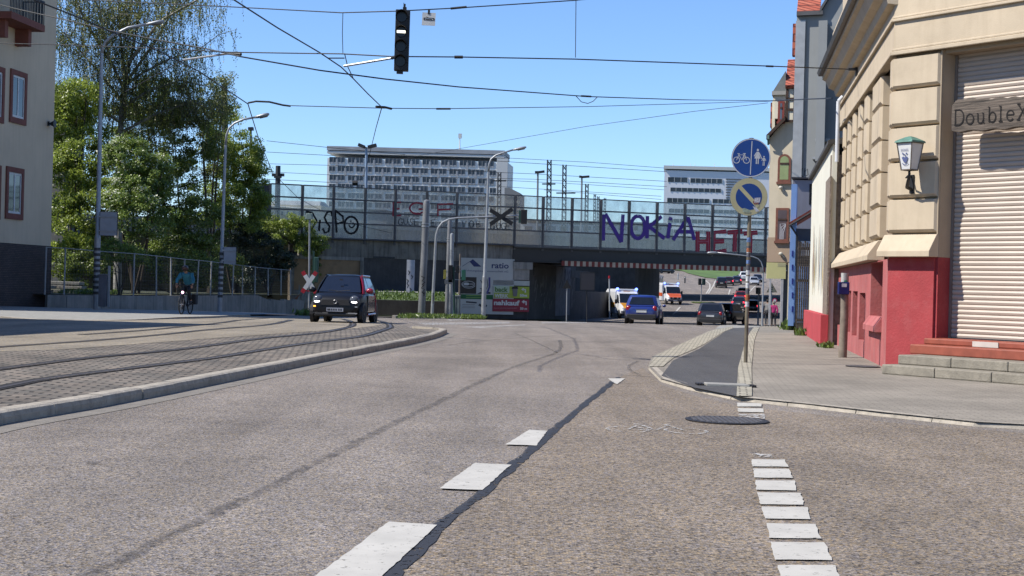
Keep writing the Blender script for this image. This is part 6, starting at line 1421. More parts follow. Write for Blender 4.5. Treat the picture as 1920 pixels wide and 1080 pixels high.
for s, m in (('L', -1), ('R', 1)):
    JC.update({'shoulder' + s: (m * .19, .04, 1.40), 'elbow' + s: (m * .30, .16, 1.2), 'wrist' + s: (m * .28, .22, 1.07), 'hip' + s: (m * .1, -.24, .97)})
JC.update({'kneeL': (-.12, .16, .86), 'ankleL': (-.12, -.20, .49), 'toeL': (-.12, -.08, .43), 'kneeR': (.12, .12, .68), 'ankleR': (.12, .02, .30), 'toeR': (.12, .14, .24)})
cy = person('cyclist in teal jacket and dark helmet riding towards us on the left pavement', JC, (M('teal_jacket', (.03, .19, .27), var=.15, scale=6), M('black_tights', (.015, .015, .018))), M('hair_brown', (.05, .03, .02)), helmet=M('helmet_maroon', (.06, .03, .03), rough=.3))
q = GX(348, 51, .07)
for o in (bk, cy): o.location = q; o.rotation_euler = (0, 0, PI - .06)
# ================= POLES, SIGNS, SIGNALS, OVERHEAD LINES =================
GALV = M('galvanised', (.40, .42, .44), rough=.45, metal=.4, var=.15, scale=3, streak=.15, gcol=(.2, .2, .2)); MASTG = M('mast_grey', (.22, .225, .235), rough=.5, metal=.2, var=.2, scale=1.5, streak=.3, gcol=(.1, .1, .1))
DKST = M('dark_steel', (.035, .037, .04), rough=.6, metal=.3, var=.3); SGRN = M('signal_green', (.02, .07, .055), rough=.5, var=.2); SBLK = M('signal_black', (.010, .010, .011), rough=.55, var=.2)
def lamp_post(label, pxs, D, arm, r0, r1, head, headlen=.75, stickers=False, base_z=None):
    """pxs: foot and top of the straight shaft; arm: pixel points of the curved arm; head: pixel of the lantern tip"""
    b = P(*pxs[0], D); b.z = gz(D) + (base_z or .0); t = thing('street_lamp', label, 'street lamp', b)
    top = P(*pxs[1], D); mid = b.lerp(top, .28)
    mb = MB(); mb.tube([b, mid], r0, 12); mb.tube([mid, mid + Vector((0, 0, .1)), top], [r0, r0 * .75, r1], 12); mb.build('pole', GALV, t, smooth='auto')
    pts = [top] + [P(x, y, D) for x, y in arm]; mb = MB(); mb.tube(pts, [r1] + [r1 * .8] * (len(pts) - 1), 8); mb.build('arm', GALV, t, smooth=True)
    e = pts[-1]; h = P(*head, D); d = (h - e).normalized(); mb = MB()
    L = (h - e).length; u = Vector((0, 0, 1)); sd = Vector((0, 1, 0))
    mb.loft([[e + d * L * f + sd * math.cos(a) * w + u * (math.sin(a) * hh) for a in [2 * PI * i / 10 for i in range(10)]] for f, w, hh in ((0, .05, .05), (.2, .1, .07), (.6, .16, .085), (.9, .13, .07), (1, .04, .03))]); lh = mb.build('lantern', GALV, t, smooth=True)
    mb = MB(); mb.loft([[e + d * L * f + sd * math.cos(a) * w + u * (math.sin(a) * .045 - .06) for a in [2 * PI * i / 10 for i in range(10)]] for f, w in ((.35, .06), (.6, .12), (.88, .08))]); mb.build('lens', M('lamp_lens', (.22, .2, .17), rough=.2), lh, smooth=True)
    if stickers:
        mb = MB(); rr = random.Random(2)
        for k in range(9): z = .6 + k * .22; mb.tube([b + (top - b).normalized() * z, b + (top - b).normalized() * (z + .12)], r0 + .004, 12)
        mb.build('sticker_remains', M('sticker_dirt', (.09, .085, .08), var=.6, scale=9, grime=.5), t)
    return t
lamp_post('tall galvanised street lamp at the left, arm reaching over the trees', [(180, 577), (191, 100)], 58, [(193, 88), (198, 78), (212, 66), (240, 52), (274, 46)], .125, .07, (308, 40), stickers=True, base_z=.07)
lamp_post('grey street lamp between the cyclist and the level crossing', [(412, 576), (423, 272)], 60, [(425, 252), (430, 240), (440, 231), (456, 224), (478, 220)], .1, .055, (505, 214), stickers=True, base_z=.07)
lamp_post('shiny street lamp on the grass island before the billboards', [(906, 590), (916, 322)], 79, [(917, 308), (921, 298), (930, 291), (945, 286), (962, 281)], .125, .06, (987, 276), base_z=.1)
lamp_post('slim street lamp near the yellow board, its arm reaching left before the bridge', [(1429, 612), (1431, 512)], 97, [(1430, 500), (1427, 491), (1421, 485), (1411, 481), (1370, 476.5), (1345, 473.5)], .075, .05, (1326, 474), base_z=.05)
def back_board(label, x0, y0, x1, y1, D, polex):
    f = Fr((0, D, 0), (1, 0, 0)); a0, b1 = f.px(x0, y0); a1, b0 = f.px(x1, y1); t = thing('road_sign', label, 'road sign', f.p((a0 + a1) / 2, b0))
    mb = MB(); f.box(mb, a0, a1, b0, b1, -.02, .0); mb.build('panel', M('sign_back_grey', (.40, .415, .44), rough=.5, var=.08, scale=4, metal=.2), t)
    ap = f.px(polex, (y0 + y1) / 2)[0]; mb = MB()
    for b in (b0 + .2 * (b1 - b0), b0 + .8 * (b1 - b0)): f.box(mb, min(ap, a0 + .05), a1 - .04, b - .03, b + .03, .002, .035)
    mb.build('bracket', GALV, t)
    mb = MB(); f.box(mb, a0 - .02, a0, b0, b1, -.03, .01); f.box(mb, a1, a1 + .02, b0, b1, -.03, .01); f.box(mb, a0, a1, b1, b1 + .02, -.03, .01); mb.build('edge_frame', DKST, t)
back_board('large blank grey back of a road sign on the tall left street lamp', 188, 397, 219, 442, 57.8, 184)
back_board('small blank grey back of a road sign on the lamp behind the cyclist', 420, 463, 442, 495, 59.8, 416)
# utility pillar by the left lamp
q = P(186, 578, 57.4); q.z = .07; t = thing('utility_pillar', 'grey concrete utility pillar standing against the tall left lamp', 'utility box', q)
mb = MB(); mb.box(q.x - .01, q.x + .3, q.y - .15, q.y + .15, .07, 1.33); mb.build('box', M('pillar_grey', (.17, .165, .18), var=.2, streak=.3), t, bevel=.015); mb = MB(); mb.box(q.x - .03, q.x + .32, q.y - .17, q.y + .17, 1.332, 1.37); mb.build('lid', MASTG, t); mb = MB(); mb.box(q.x + .32, q.x + .4, q.y - .04, q.y + .04, .07, 1.7); mb.build('post', GALV, t)

# ---- level crossing sign: St Andrew's cross on its post ----
D = 71.; f = Fr((0, D, 0), (1, 0, 0)); b = GX(579, D, .05); t = thing('crossing_cross', 'white level crossing cross with red tips on a post by the small black car', 'road sign', b)
tp = P(580.5, 408, D); mb = MB(); mb.tube([b, tp], .045, 10); mb.build('post', GALV, t, smooth='auto')
WHS = M('sign_enamel_white', (.74, .74, .72), rough=.4, var=.04); RDS = M('sign_enamel_red', (.45, .02, .03), rough=.4)
ca, cb = f.px(580, 529); mw, mr = MB(), MB()
for s in (-1, 1):
    ang = math.radians(57) * s; d = Vector((math.cos(ang), math.sin(ang))) if s > 0 else Vector((-math.cos(ang), -math.sin(ang))); nn = Vector((-d.y, d.x)); L = .62; w = .10; o_ = .06 + (.006 if s > 0 else 0)
    pq = lambda k, sg: (ca + d.x * k + nn.x * w * sg, cb + d.y * k + nn.y * w * sg)
    f.prism(mw, [pq(-.4, -1), pq(.4, -1), pq(.4, 1), pq(-.4, 1)], o_, o_ + .005)
    for k0, k1 in ((-L, -.4), (.4, L)): f.prism(mr, [pq(k0, -1), pq(k1, -1), pq(k1, 1), pq(k0, 1)], o_, o_ + .005)
mw.build('white_arms', WHS, t); mr.build('red_tips', RDS, t)
mb = MB(); a0, b1 = f.px(565, 544); a1, b0 = f.px(595, 547); f.box(mb, a0, a1, b0, b1, .05, .06); mb.build('red_bar', RDS, t)
mb = MB(); a0, b1 = f.px(574, 400); a1, b0 = f.px(586, 412); f.box(mb, a0, a1, b0, b1, -.1, .1); mb.build('top_lamp', M('lamp_green_grey', (.25, .33, .30)), t, bevel=.03)
q = GX(592, 72, .05); t = thing('crossing_signal', 'dark green signal post standing right behind the level crossing cross', 'traffic light', q); f2 = Fr((0, 72, 0), (1, 0, 0)); mb = MB(); f2.box(mb, *[f2.px(x, 500)[0] for x in (586, 589)], q.z, f2.px(588, 470)[1], -.04, .04); mb.build('post', SGRN, t); mb = MB(); f2.box(mb, *[f2.px(x, 500)[0] for x in (589, 597)], f2.px(590, 530)[1], f2.px(590, 482)[1], -.12, .12); mb.build('signal_head', SGRN, t, bevel=.03)

# ---- masts and signals on the grass island ----
def mast(label, foot, top, D, w, mat, tip=True, nm='mast'):
    b = P(*foot, D); b.z = gz(D) + .08; tpv = P(*top, D); t = thing(nm, label, 'mast', b); r = w / 2
    mb = MB(); pts = [b, tpv - Vector((0, 0, r))]; rr = [r, r * .9]
    if tip: pts += [tpv - Vector((0, 0, r * .4)), tpv]; rr += [r * .75, r * .15]
    mb.tube(pts, rr, 14); mb.build('shaft', mat, t, smooth='auto')
    mb = MB(); mb.tube([b.lerp(tpv, .79), b.lerp(tpv, .80)], r * 1.03, 14); mb.tube([b.lerp(tpv, .765), b.lerp(tpv, .775)], r * 1.05, 14); mb.build('clamp_band', GALV, t)
    mb = MB(); mb.box(b.x - r * 1.4, b.x + r * 1.4, b.y - r * 1.4, b.y + r * 1.4, b.z - .05, b.z + .06); mb.build('footing', CONC_L, t); return t
t = mast('thick grey round-topped tram mast with black scrawl on the grass island', (790, 593), (800, 374), 79, .41, MASTG)
f = Fr((0, 78.78, 0), (1, 0, 0)); mb = MB(); off = [0.]
for st in ([(790, 518), (796, 521), (791, 527), (797, 529), (791, 534)], [(795, 534), (790, 540), (797, 543), (791, 548), (796, 552)], [(792, 549), (796, 547), (795, 555)]): f.ribbon(mb, [f.px(*q) for q in st], .05, off[0])
mb.build('scrawl', SPB, t, fix=False)
mast('plain grey mast behind the curved signal pole on the island', (838, 590), (843.5, 409), 84, .28, MASTG)
mast('short pale round-topped bollard mast right of the signal pole', (846, 560), (847.5, 437), 82, .24, M('mast_pale', (.33, .35, .37), rough=.5, metal=.2, var=.1))
mast('thin rusty pipe standing left of the white billboard', (861, 585), (863, 474), 92, .13, M('pipe_rust', (.17, .14, .12), var=.4), tip=False, nm='pipe')
# signal pole with long curved arm
D = 78.; b = P(810, 591, D); b.z = gz(D) + .1; t = thing('signal_gantry', 'curved signal pole whose long arm carries a black crossed sign back and a signal', 'traffic light', b)
mb = MB(); mb.tube([b, P(817, 452, D)], [.09, .07], 10); mb.tube([P(817, 452, D), P(818, 440, D), P(822, 427, D), P(830, 417, D), P(842, 411, D), P(858, 408.5, D), P(900, 407, D), P(985, 403.5, D)], [.07, .065, .06, .055, .05, .05, .048, .045], 10); mb.build('pole', GALV, t, smooth='auto')
f = Fr((0, D, 0), (1, 0, 0)); mb = MB(); 
for i, (p, q) in enumerate((((919, 394), (961, 420)), ((961, 392), (919, 421)))):
    A, B = Vector(f.px(*p)), Vector(f.px(*q)); d = (B - A).normalized(); nn = Vector((-d.y, d.x)) * .11; f.prism(mb, [tuple(A - nn), tuple(B - nn), tuple(B + nn), tuple(A + nn)], .06 + .03 * i, .085 + .03 * i)
mb.build('crossed_sign_back', SBLK, t)
mb = MB(); a0, b1 = f.px(977, 393); a1, b0 = f.px(988, 420); f.box(mb, a0, a1, b0, b1, -.1, .14); hd = mb.build('signal_head', SBLK, t, bevel=.03)
mb = MB(); f.box(mb, a0 - .12, a0, b0 + .05, b1 - .05, -.05, .1); mb.build('green_case', SGRN, hd)
mb = MB(); mb.tube([b + Vector((.04, -.08, .7)), b + Vector((.04, -.08, 1.3))], .03, 6); mb.build('cable_box', DKST, t)
# pedestrian signals
D = 80.; f = Fr((0, D, 0), (1, 0, 0)); b = GX(852, D, .1); t = thing('pedestrian_signal', 'pedestrian signal post with dark heads and green case before the white billboard', 'traffic light', b)
mb = MB(); mb.tube([b, P(850.5, 500, D)], .06, 10); mb.build('post', SGRN, t, smooth='auto')
for (x0, y0, x1, y1, m_, nm) in ((841, 497, 848.5, 530, SBLK, 'signal_head'), (855, 498, 861, 512, SBLK, 'signal_head'), (866, 506, 873, 526, M('case_green', (.03, .16, .10), rough=.4), 'green_case'), (832, 506, 836.5, 523, M('push_yellow', (.5, .42, .08)), 'yellow_case'), (834, 524, 848, 533, MASTG, 'control_box')):
    mb = MB(); a0, b1 = f.px(x0, y0); a1, b0 = f.px(x1, y1); f.box(mb, a0, a1, b0, b1, -.12, .14); mb.build(nm, m_, t, bevel=.02)
mb = MB(); mb.bar(f.p(*f.px(836, 510)), f.p(*f.px(872, 507)), .04); mb.bar(f.p(*f.px(850, 524)), f.p(*f.px(870, 525)), .03); mb.bar(f.p(*f.px(836, 521)), f.p(*f.px(850, 518)), .03); mb.build('crossarm', GALV, t)
q = GX(856, 80.6, .1); t = thing('switch_cabinet', 'grey green street cabinet with pale lid at the billboard foot', 'cabinet', q); f = Fr((0, q.y, 0), (1, 0, 0)); a0, b1 = f.px(850, 553); a1, _ = f.px(862, 553)
mb = MB(); f.box(mb, a0, a1, q.z - .05, b1 - .06, -.3, .0); mb.build('case', M('cabinet_green', (.22, .27, .26), rough=.5, var=.1, streak=.2), t, bevel=.015); mb = MB(); f.box(mb, a0 - .03, a1 + .03, b1 - .058, b1, -.33, .03); mb.build('lid', M('lid_pale', (.55, .56, .54)), t); mb = MB(); f.box(mb, (a0 + a1) / 2 - .01, (a0 + a1) / 2 + .01, q.z + .05, b1 - .1, .0, .01); mb.build('door_seam', DKST, t)
# triangular warning sign (seen from behind) and dark panel before the soot wall
def tri_sign(label, cx, ytop, ybot, w, D, foot, mat, dots=False):
    f = Fr((0, D, 0), (1, 0, 0)); b = GX(foot[0], D, .05); t = thing('triangle_sign', label, 'road sign', b); A = [f.px(cx, ytop), f.px(cx - w / 2, ybot), f.px(cx + w / 2, ybot)]
    mb = MB(); f.prism(mb, [A[1], A[2], A[0]], 0, .02); p_ = mb.build('panel', mat, t); mb = MB(); mb.tube([b, f.p(*f.px(cx, ybot - 2), -.04)], .035, 8); mb.build('post', GALV, t)
    if dots:
        mb = MB(); c = [sum(v) / 3 for v in zip(*A)]
        for k, s_ in enumerate((.16, -.02, -.2)): f.face(mb, f.ell(c[0], c[1] + s_ * .9, .065, .065, 10), .024 + k * .001)
        mb.build('dots', DKST, p_); mb = MB(); f.ribbon(mb, [A[1], A[2], A[0]], .07, .022, close=True); mb.build('border', M('faded_border', (.5, .33, .18)), p_)
tri_sign('black back of a triangular warning sign before the soot stained abutment wall', 1063, 524, 541, 17, 94, (1062, 577), SBLK)
tri_sign('faded yellow triangular warning sign with three dark dots behind the walkers', 1447, 531, 548, 19, 108, (1446, 590), M('faded_yellow', (.55, .47, .28)), True)
f = Fr((0, 97, 0), (1, 0, 0)); b = GX(1100, 97, .05); t = thing('notice_board', 'dark framed board on a thin pole in front of the abutment wall', 'sign', b); mb = MB(); mb.tube([b, P(1100.5, 511, 97)], .03, 8); mb.build('post', DKST, t); mb = MB(); a0, b1 = f.px(1089, 511); a1, b0 = f.px(1114, 544); f.box(mb, a0, a1, b0, b1, .05, .08); pn = mb.build('panel', M('board_dark', (.035, .035, .045), rough=.4), t); mb = MB(); f.ribbon(mb, [(a0, b0), (a1, b0), (a1, b1), (a0, b1)], .06, .085, close=True); mb.build('frame', DKST, pn)
b = GX(1143, 128, .05); t = thing('marker_post', 'thin pale post at the far end of the abutment wall left of the ambulance', 'post', b); mb = MB(); mb.tube([b, P(1142.5, 517, 128)], .06, 8); mb.build('shaft', M('post_pale', (.4, .42, .43)), t); mb = MB(); mb.tube([P(1142.5, 522, 128), P(1142.5, 517, 128)], .1, 8); mb.build('cap', RDS, t)
# round sign near the walkers
D = 104.; f = Fr((0, D, 0), (1, 0, 0)); b = GX(1453, D, .05); t = thing('round_sign', 'small round red rimmed sign behind the woman in magenta', 'road sign', b); c = f.px(1452.5, 563.5); mb = MB(); mb.disc(f.p(*c), f.n, .17, None, .02, 20); mb.build('rim', M('rim_red', (.45, .03, .10)), t); mb = MB(); mb.disc(f.p(c[0], c[1], .021), f.n, .10, None, .004, 20); mb.build('face', WHS, t); mb = MB(); mb.tube([b, f.p(c[0], c[1], -.04)], .03, 8); mb.build('post', GALV, t)
# traffic signals up the street
def small_signal(label, px, D, ytop, heads):
    f = Fr((0, D, 0), (1, 0, 0)); b = GX(px, D, .05); t = thing('traffic_light', label, 'traffic light', b); mb = MB(); mb.tube([b, P(px + 1.5, ytop + 10, D)], .07, 8); mb.build('post', GALV, t)
    for x0, x1, m_ in heads: 
        mb = MB(); a0, b1 = f.px(x0, ytop); a1, b0 = f.px(x1, ytop + 12.5); f.box(mb, a0, a1, b0, b1, -.12, .12); h_ = mb.build('signal_head', m_, t, bevel=.04)
        for k in range(3): mb = MB(); mb.disc(f.p((a0 + a1) / 2, b1 - (b1 - b0) * (k + .5) / 3, .122), f.n, .1, .09, .05, 12); mb.build('lens', M('lens_dark', (.03, .03, .03), rough=.2), h_)
small_signal('twin traffic light on the island between the two further bridges', 1314, 193, 522, ((1309.5, 1315, SBLK), (1316.5, 1322.5, SGRN)))
small_signal('dark traffic light head beside the slim lamp post by the walkers', 1421, 112, 539, ((1417.5, 1426, SBLK),))
q = GX(1318, 193, .06); mb = MB(); mb.lathe([(1.6, 0), (1.55, .12), (.01, .14)], q, (0, 0, 1), 18); struct(mb.build('traffic_island', GRASSG))
for px, D, y0, y1, col in ((1284, 262, 517, 528, DKST), (1271, 280, 510, 517, GALV)):
    b = GX(px, D); t = thing('bollard', {1284: 'dark bollard by the kerb of the uphill street', 1271: 'pale bollard higher on the uphill street'}[px], 'bollard', b); mb = MB(); mb.tube([b, b + Vector((0, 0, 1.2))], .12, 8); mb.build('shaft', col, t); mb = MB(); mb.tube([b + Vector((0, 0, 1.0)), b + Vector((0, 0, 1.1))], .13, 8); mb.build('band', WHS, t)
# low graffiti wall and rubble beyond the bridges
D = 236.; f = Fr((0, D, 0), (1, 0, 0)); b = GX(1215, D); t = thing('graffiti_wall', 'low pale wall with bright graffiti on the bend beyond the bridges', 'wall', b); mb = MB(); f.prism(mb, [f.px(*q) for q in ((1185, 532), (1243, 536), (1244, 517), (1214, 511), (1185, 514))][::-1], -.4, 0); mb.build('wall', M('wall_far', (.33, .33, .31), grime=.4), t)
for i, (x, col) in enumerate(((1216, (.6, .62, .6)), (1222, (.5, .5, .12)), (1229, (.15, .35, .5)), (1236, (.6, .6, .62)))):
    mb = MB(); f.ribbon(mb, [f.px(x, 522), f.px(x + 2, 515.5), f.px(x + 4, 522), f.px(x + 6, 516.5)], .25, .01 + i * .002); mb.build('graffiti', M(f'far_graffiti_{"abcd"[i]}', col), t, fix=False)
mb = MB(); rr = random.Random(9); q = GX(1218, 214)
for k in range(40): mb.ball((q.x + rr.uniform(-3.4, 3.4), q.y + rr.uniform(-3, 3), gz(q.y) + rr.uniform(0, .5)), rr.uniform(.2, .5), 6, 4, (1, 1, .7))
tag(mb.build('rubble', CONC_PALE), 'heap of pale rubble at the kerb beyond the second bridge', 'rubble', kind='stuff')
q = GX(1222, 203); t = thing('guard_barrier', 'dark grey crash barrier curving beyond the bridge', 'barrier', q); mb = MB(); pp = [P(1190, 545, 198), P(1210, 544, 203), P(1228, 536, 210), P(1243, 528, 222)]; pp = [Vector((v.x, v.y, gz(v.y) + .75)) for v in pp]; mb.tube(pp, .16, 6); mb.build('rail', DKST, t)
for v in pp: mb = MB(); mb.box(v.x - .08, v.x + .08, v.y - .08, v.y + .08, gz(v.y), v.z); mb.build('post', DKST, t)

# ---- the two round signs on the cycle path ----
D = 24.; b = G(1398, 681, .05); D = b.y; sg = thing('sign_post', 'tall sticker covered sign post carrying two round signs on the sett strip', 'sign post', b); tp = P(1409, 262, D)
mb = MB(); mb.tube([b, tp], .034, 12); mb.build('pole', M('post_brownish', (.23, .19, .13), rough=.5, metal=.3, var=.25, scale=5), sg, smooth='auto'); d_ = (tp - b).normalized()
mb = MB(); mb.tube([tp - d_ * .0, tp + d_ * .03], .04, 10); mb.build('cap', DKST, sg)
rr = random.Random(6)
for k, (col, n_) in enumerate((((.6, .6, .6), 6), ((.10, .10, .12), 6), ((.35, .12, .05), 3), ((.12, .2, .4), 2))):
    mb = MB()
    for i in range(n_): s_ = 1.0 + rr.random() * 1.2; mb.tube([b + d_ * s_, b + d_ * (s_ + .04 + rr.random() * .07)], .0348 + k * .0006 + i * .0001, 12)
    mb.build('sticker', M(f'sticker_tone_{"abcd"[k]}', col, var=.5, scale=25), sg)
BLU = M('sign_blue', (.008, .055, .26), rough=.35, var=.06, scale=3); SWH = M('sign_reflective_white', (.60, .60, .62), rough=.4, var=.04); CRM = M('sign_faded_cream', (.62, .55, .30), rough=.45, var=.08, scale=6)
def disc_sign(nm, label, cx, cy, rpx, yaw=0.):
    c = P(cx, cy, D - .05); f = Fr(c, (math.cos(yaw), math.sin(yaw), 0), (.026, 0, 1)); t = thing(nm, label, 'road sign', c); r = rpx * D / F; mb = MB(); mb.disc(f.p(0, 0, -.012), f.n, r, None, .012, 40); mb.build('plate', GALV, t)
    mb = MB(); f.box(mb, -.06, .06, -.05, .05, -.05, -.0125); mb.build('clamp', DKST, t); return t, f, r
t, f, r = disc_sign('path_sign', 'round blue sign with white bicycle, divider and walking adult with child', 1408, 296, 36.5, -.05)
mb = MB(); f.ribbon(mb, f.ell(0, 0, r * .965, r * .965, 40), r * .05, .002, close=True); mb.build('white_rim', SWH, t, fix=False)
mb = MB(); f.face(mb, f.ell(0, 0, r * .945, r * .945, 40), .0015); mb.build('blue_face', BLU, t, fix=False)
mb = MB(); f.ribbon(mb, [(.01 * r, .86 * r), (.01 * r, -.86 * r)], r * .045, .004)
k = r; 
for cx in (-.73, -.22): f.ribbon(mb, f.ell(cx * k, -.13 * k, .155 * k, .155 * k, 20), .035 * k, .004, close=True)
for sgm in ([(-.73, -.13), (-.62, .14), (-.30, .14), (-.45, -.13), (-.62, .14)], [(-.45, -.13), (-.34, .2)], [(-.22, -.13), (-.33, .17)], [(-.70, .2), (-.58, .2)], [(-.42, .21), (-.27, .21)], [(-.65, .22), (-.62, .14)]): f.ribbon(mb, [(x * k, y * k) for x, y in sgm], .035 * k, .0045)
def figure(x, y, s_, dress):
    f.face(mb, f.ell((x) * k, (y + .42 * s_) * k, .075 * s_ * k, .085 * s_ * k, 12), .004)
    bd = [(-.07, .30), (-.12, .12), (-.2, -.14), (.2, -.14), (.11, .12), (.07, .30)] if dress else [(-.09, .30), (-.1, -.05), (.1, -.05), (.09, .30)]
    f.face(mb, [((x + a * s_) * k, (y + b_ * s_) * k) for a, b_ in bd][::1], .0045)
    for a in (-.06, .06): f.ribbon(mb, [((x + a * s_) * k, (y - .1 * s_) * k), ((x + a * s_) * k, (y - .5 * s_) * k)], .07 * s_ * k, .005)
    for a in (-1, 1): f.ribbon(mb, [((x + a * .08 * s_) * k, (y + .26 * s_) * k), ((x + a * .22 * s_) * k, (y + .0 * s_) * k)], .06 * s_ * k, .0055)
figure(.33, .08, .78, True); figure(.66, -.14, .5, False); f.ribbon(mb, [(.48 * k, .1 * k), (.58 * k, -.06 * k)], .04 * k, .006)
mb.build('white_symbols', SWH, t, fix=False)
t, f, r = disc_sign('parking_sign', 'round no parking sign with faded cream ring and bar on blue, stickers at its edge', 1404, 369, 35.5, .05)
mb = MB(); f.face(mb, f.ell(0, 0, r * .985, r * .985, 40), .0015); mb.build('cream_face', CRM, t, fix=False)
mb = MB(); rb = r * .70; f.face(mb, f.ell(0, 0, rb, rb, 40), .003); mb.build('blue_field', BLU, t, fix=False)
mb = MB(); f.ribbon(mb, [(-.52 * r, .52 * r), (.52 * r, -.52 * r)], r * .2, .0045); mb.build('cream_bar', CRM, t, fix=False)
for nm, pts, col in (('sticker', [(.3, -.05), (.62, -.02), (.60, -.28), (.3, -.30)], (.62, .6, .62)), ('sticker', [(.36, -.12), (.55, -.12), (.54, -.38), (.30, -.40), (.22, -.26)], (.28, .12, .10)), ('sticker', [(.22, -.5), (.40, -.52), (.6, -.74), (.42, -.78)], (.66, .67, .7)), ('sticker', [(-.30, -.62), (-.18, -.60), (.12, -.72), (.1, -.84), (-.28, -.82)], (.42, .48, .36))):
    mb = MB(); f.face(mb, [(x * r, y * r) for x, y in pts], .006 + .0005 * random.random()); mb.build(nm, M(f'sign_sticker_{int(col[0] * 100)}', col, var=.45, scale=40), t, fix=False)

# ---- hanging tram signal and tram plate ----
D = 26.; c = P(753.5, 75, D); f = Fr(c, (math.cos(.05), math.sin(.05), -.02), (-.02 + .026, 0, 1)); m_ = D / F
t = thing('tram_signal', 'long black four-lens tram signal with one white bar lit, hung from the span wires', 'traffic light', c)
mb = MB(); f.box(mb, -13 * m_, 14 * m_, -58 * m_, 56 * m_, -.10, .06); mb.build('housing', SBLK, t, bevel=.012)
mb = MB(); f.box(mb, -8 * m_, 4 * m_, -63 * m_, -58 * m_, -.08, .03); f.box(mb, 0, 7 * m_, 56 * m_, 62 * m_, -.06, .0); mb.build('end_cap', SBLK, t)
mb = MB(); f.box(mb, 2 * m_, 5 * m_, 62 * m_, 68 * m_, -.05, -.0); f.box(mb, 1 * m_, 2 * m_, 62 * m_, 70 * m_, -.04, .0); mb.build('hanger', DKST, t)
for i, yy in enumerate((42, 14, -13, -41)):
    cc = f.p(-1.5 * m_, yy * m_, .06); mb = MB(); R_ = 10.5 * m_
    n = 14; arcp = [math.radians(-15 + 210 * j / n) for j in range(n + 1)]
    vs = []
    for a in arcp:
        for (rr_, o_) in ((R_, 0), (R_, .17 if True else 0), (R_ + .008, .17), (R_ + .008, 0)): vs.append(cc + f.r * math.cos(a) * rr_ + f.u * math.sin(a) * rr_ + f.n * o_ * (.55 + .45 * max(0, math.sin(a))))
    fs = []
    for j in range(n):
        for q_ in range(4): fs.append((j * 4 + q_, j * 4 + (q_ + 1) % 4, (j + 1) * 4 + (q_ + 1) % 4, (j + 1) * 4 + q_))
    mb.faces(vs, fs); mb.build('visor', SBLK, t)
    mb = MB(); mb.disc(f.p(-1.5 * m_, yy * m_, .061), f.n, R_ * .96, R_ * .9, .015, 20); ln = mb.build('lens', M('lens_black', (.006, .006, .007), rough=.25), t)
    if i == 1: mb = MB(); g2 = Fr(f.p(-1.5 * m_, yy * m_, .0), f.r, f.u); g2.box(mb, -8 * m_, 8 * m_, -2.4 * m_, 2.4 * m_, .08, .085); mb.build('lit_bar', emis('signal_bar_lit', (1, .98, .86), 1.3), ln)
D = 26.4; c = P(804.5, 36, D); f = Fr(c, (1, 0, -.02), (.03, 0, 1)); m_ = D / F; t = thing('tram_plate', 'small white plate with a black tram pictogram hung on the span wire', 'sign', c); mb = MB(); f.box(mb, -13 * m_, 12 * m_, -12 * m_, 12 * m_, -.006, .006); mb.build('plate', M('plate_white', (.78, .78, .75), rough=.4), t)
mb = MB(); f.box(mb, -3 * m_, 1 * m_, 9 * m_, 17 * m_, -.02, .012); mb.build('hook', DKST, t)
mb = MB(); f.ribbon(mb, [(-10 * m_, -2 * m_), (-9 * m_, 2 * m_), (9 * m_, 2 * m_), (10 * m_, -2 * m_)], 1.2 * m_, .008, close=True); f.ribbon(mb, [(-6 * m_, 4 * m_), (-1 * m_, 3 * m_)], .8 * m_, .009)
for x in (-9, 9): f.ribbon(mb, [(x * m_, -2.5 * m_), (x * m_, 2 * m_)], 2.6 * m_, .0085)
f.ribbon(mb, [(-6 * m_, -1.2 * m_), (6 * m_, -1.2 * m_)], 2.6 * m_, .0095); mb.build('pictogram', LBL, t, fix=False)

# ---- overhead wires ----
WIRE = M('wire_black', (.02, .022, .025), rough=.6, metal=.2)
WG = 'overhead wires above the crossing'
def wire(label, pts, r=.011, extra=(), nm='overhead_wire'):
    mb = MB(); mb.tube([P(*p) if not isinstance(p, Vector) else p for p in pts], r, 5, caps=False); t = thing(nm, label, 'wire', P(*pts[0]) if not isinstance(pts[0], Vector) else pts[0], WG); mb.build('cable', WIRE, t, fix=False)
    for kind, pp, rr_ in extra: mb = MB(); mb.tube([P(*p) for p in pp], rr_, 7); mb.build(kind, GALV if kind == 'strut' else DKST, t)
    return t
wire('top span wire that carries the tram signal and the white plate', [(-60, -10, 40), (415, 12, 30), (640, 24, 27), (745, 21, 26.1), (860, 15, 26.3), (1075, 1, 26.5), (1500, -40, 27)], .011,
     [('dropper', [(643, 25, 27), (642, 62, 27), (643, 100, 27)], .007), ('dropper', [(1080, -4, 26.5), (1079, 108, 26.5)], .007), ('turnbuckle', [(845, 16, 26.3), (875, 13, 26.3)], .022)])
wire('second span wire running behind the tram signal to the cream corner house', [(-60, 80, 40), (30, 82, 38), (115, 84, 36), (300, 91, 32), (430, 98, 29), (560, 100, 27.5), (640, 101, 27), (735, 106, 26.5), (860, 107, 26.8), (1080, 111, 27.5), (1440, 124, 28.5), ANCH], .012,
     [('turnbuckle', [(852, 107, 26.8), (868, 107, 26.8)], .03), ('turnbuckle', [(1436, 124, 28.5), (1450, 124.5, 28.5)], .02), ('strut', [(645, 124, 26.8), (735, 109, 26.3)], .022), ('insulator', [(735, 109, 26.3), (742, 106, 26.2)], .03), ('jumper', [(115, 84, 36), (132, 97, 36), (150, 102, 36), (165, 96, 36), (180, 86, 36)], .01),
      ('clamp', [(615, 109, 27), (646, 109, 27)], .012), ('clamp', [(646, 100, 27), (652, 125, 27), (662, 146, 27)], .009)])
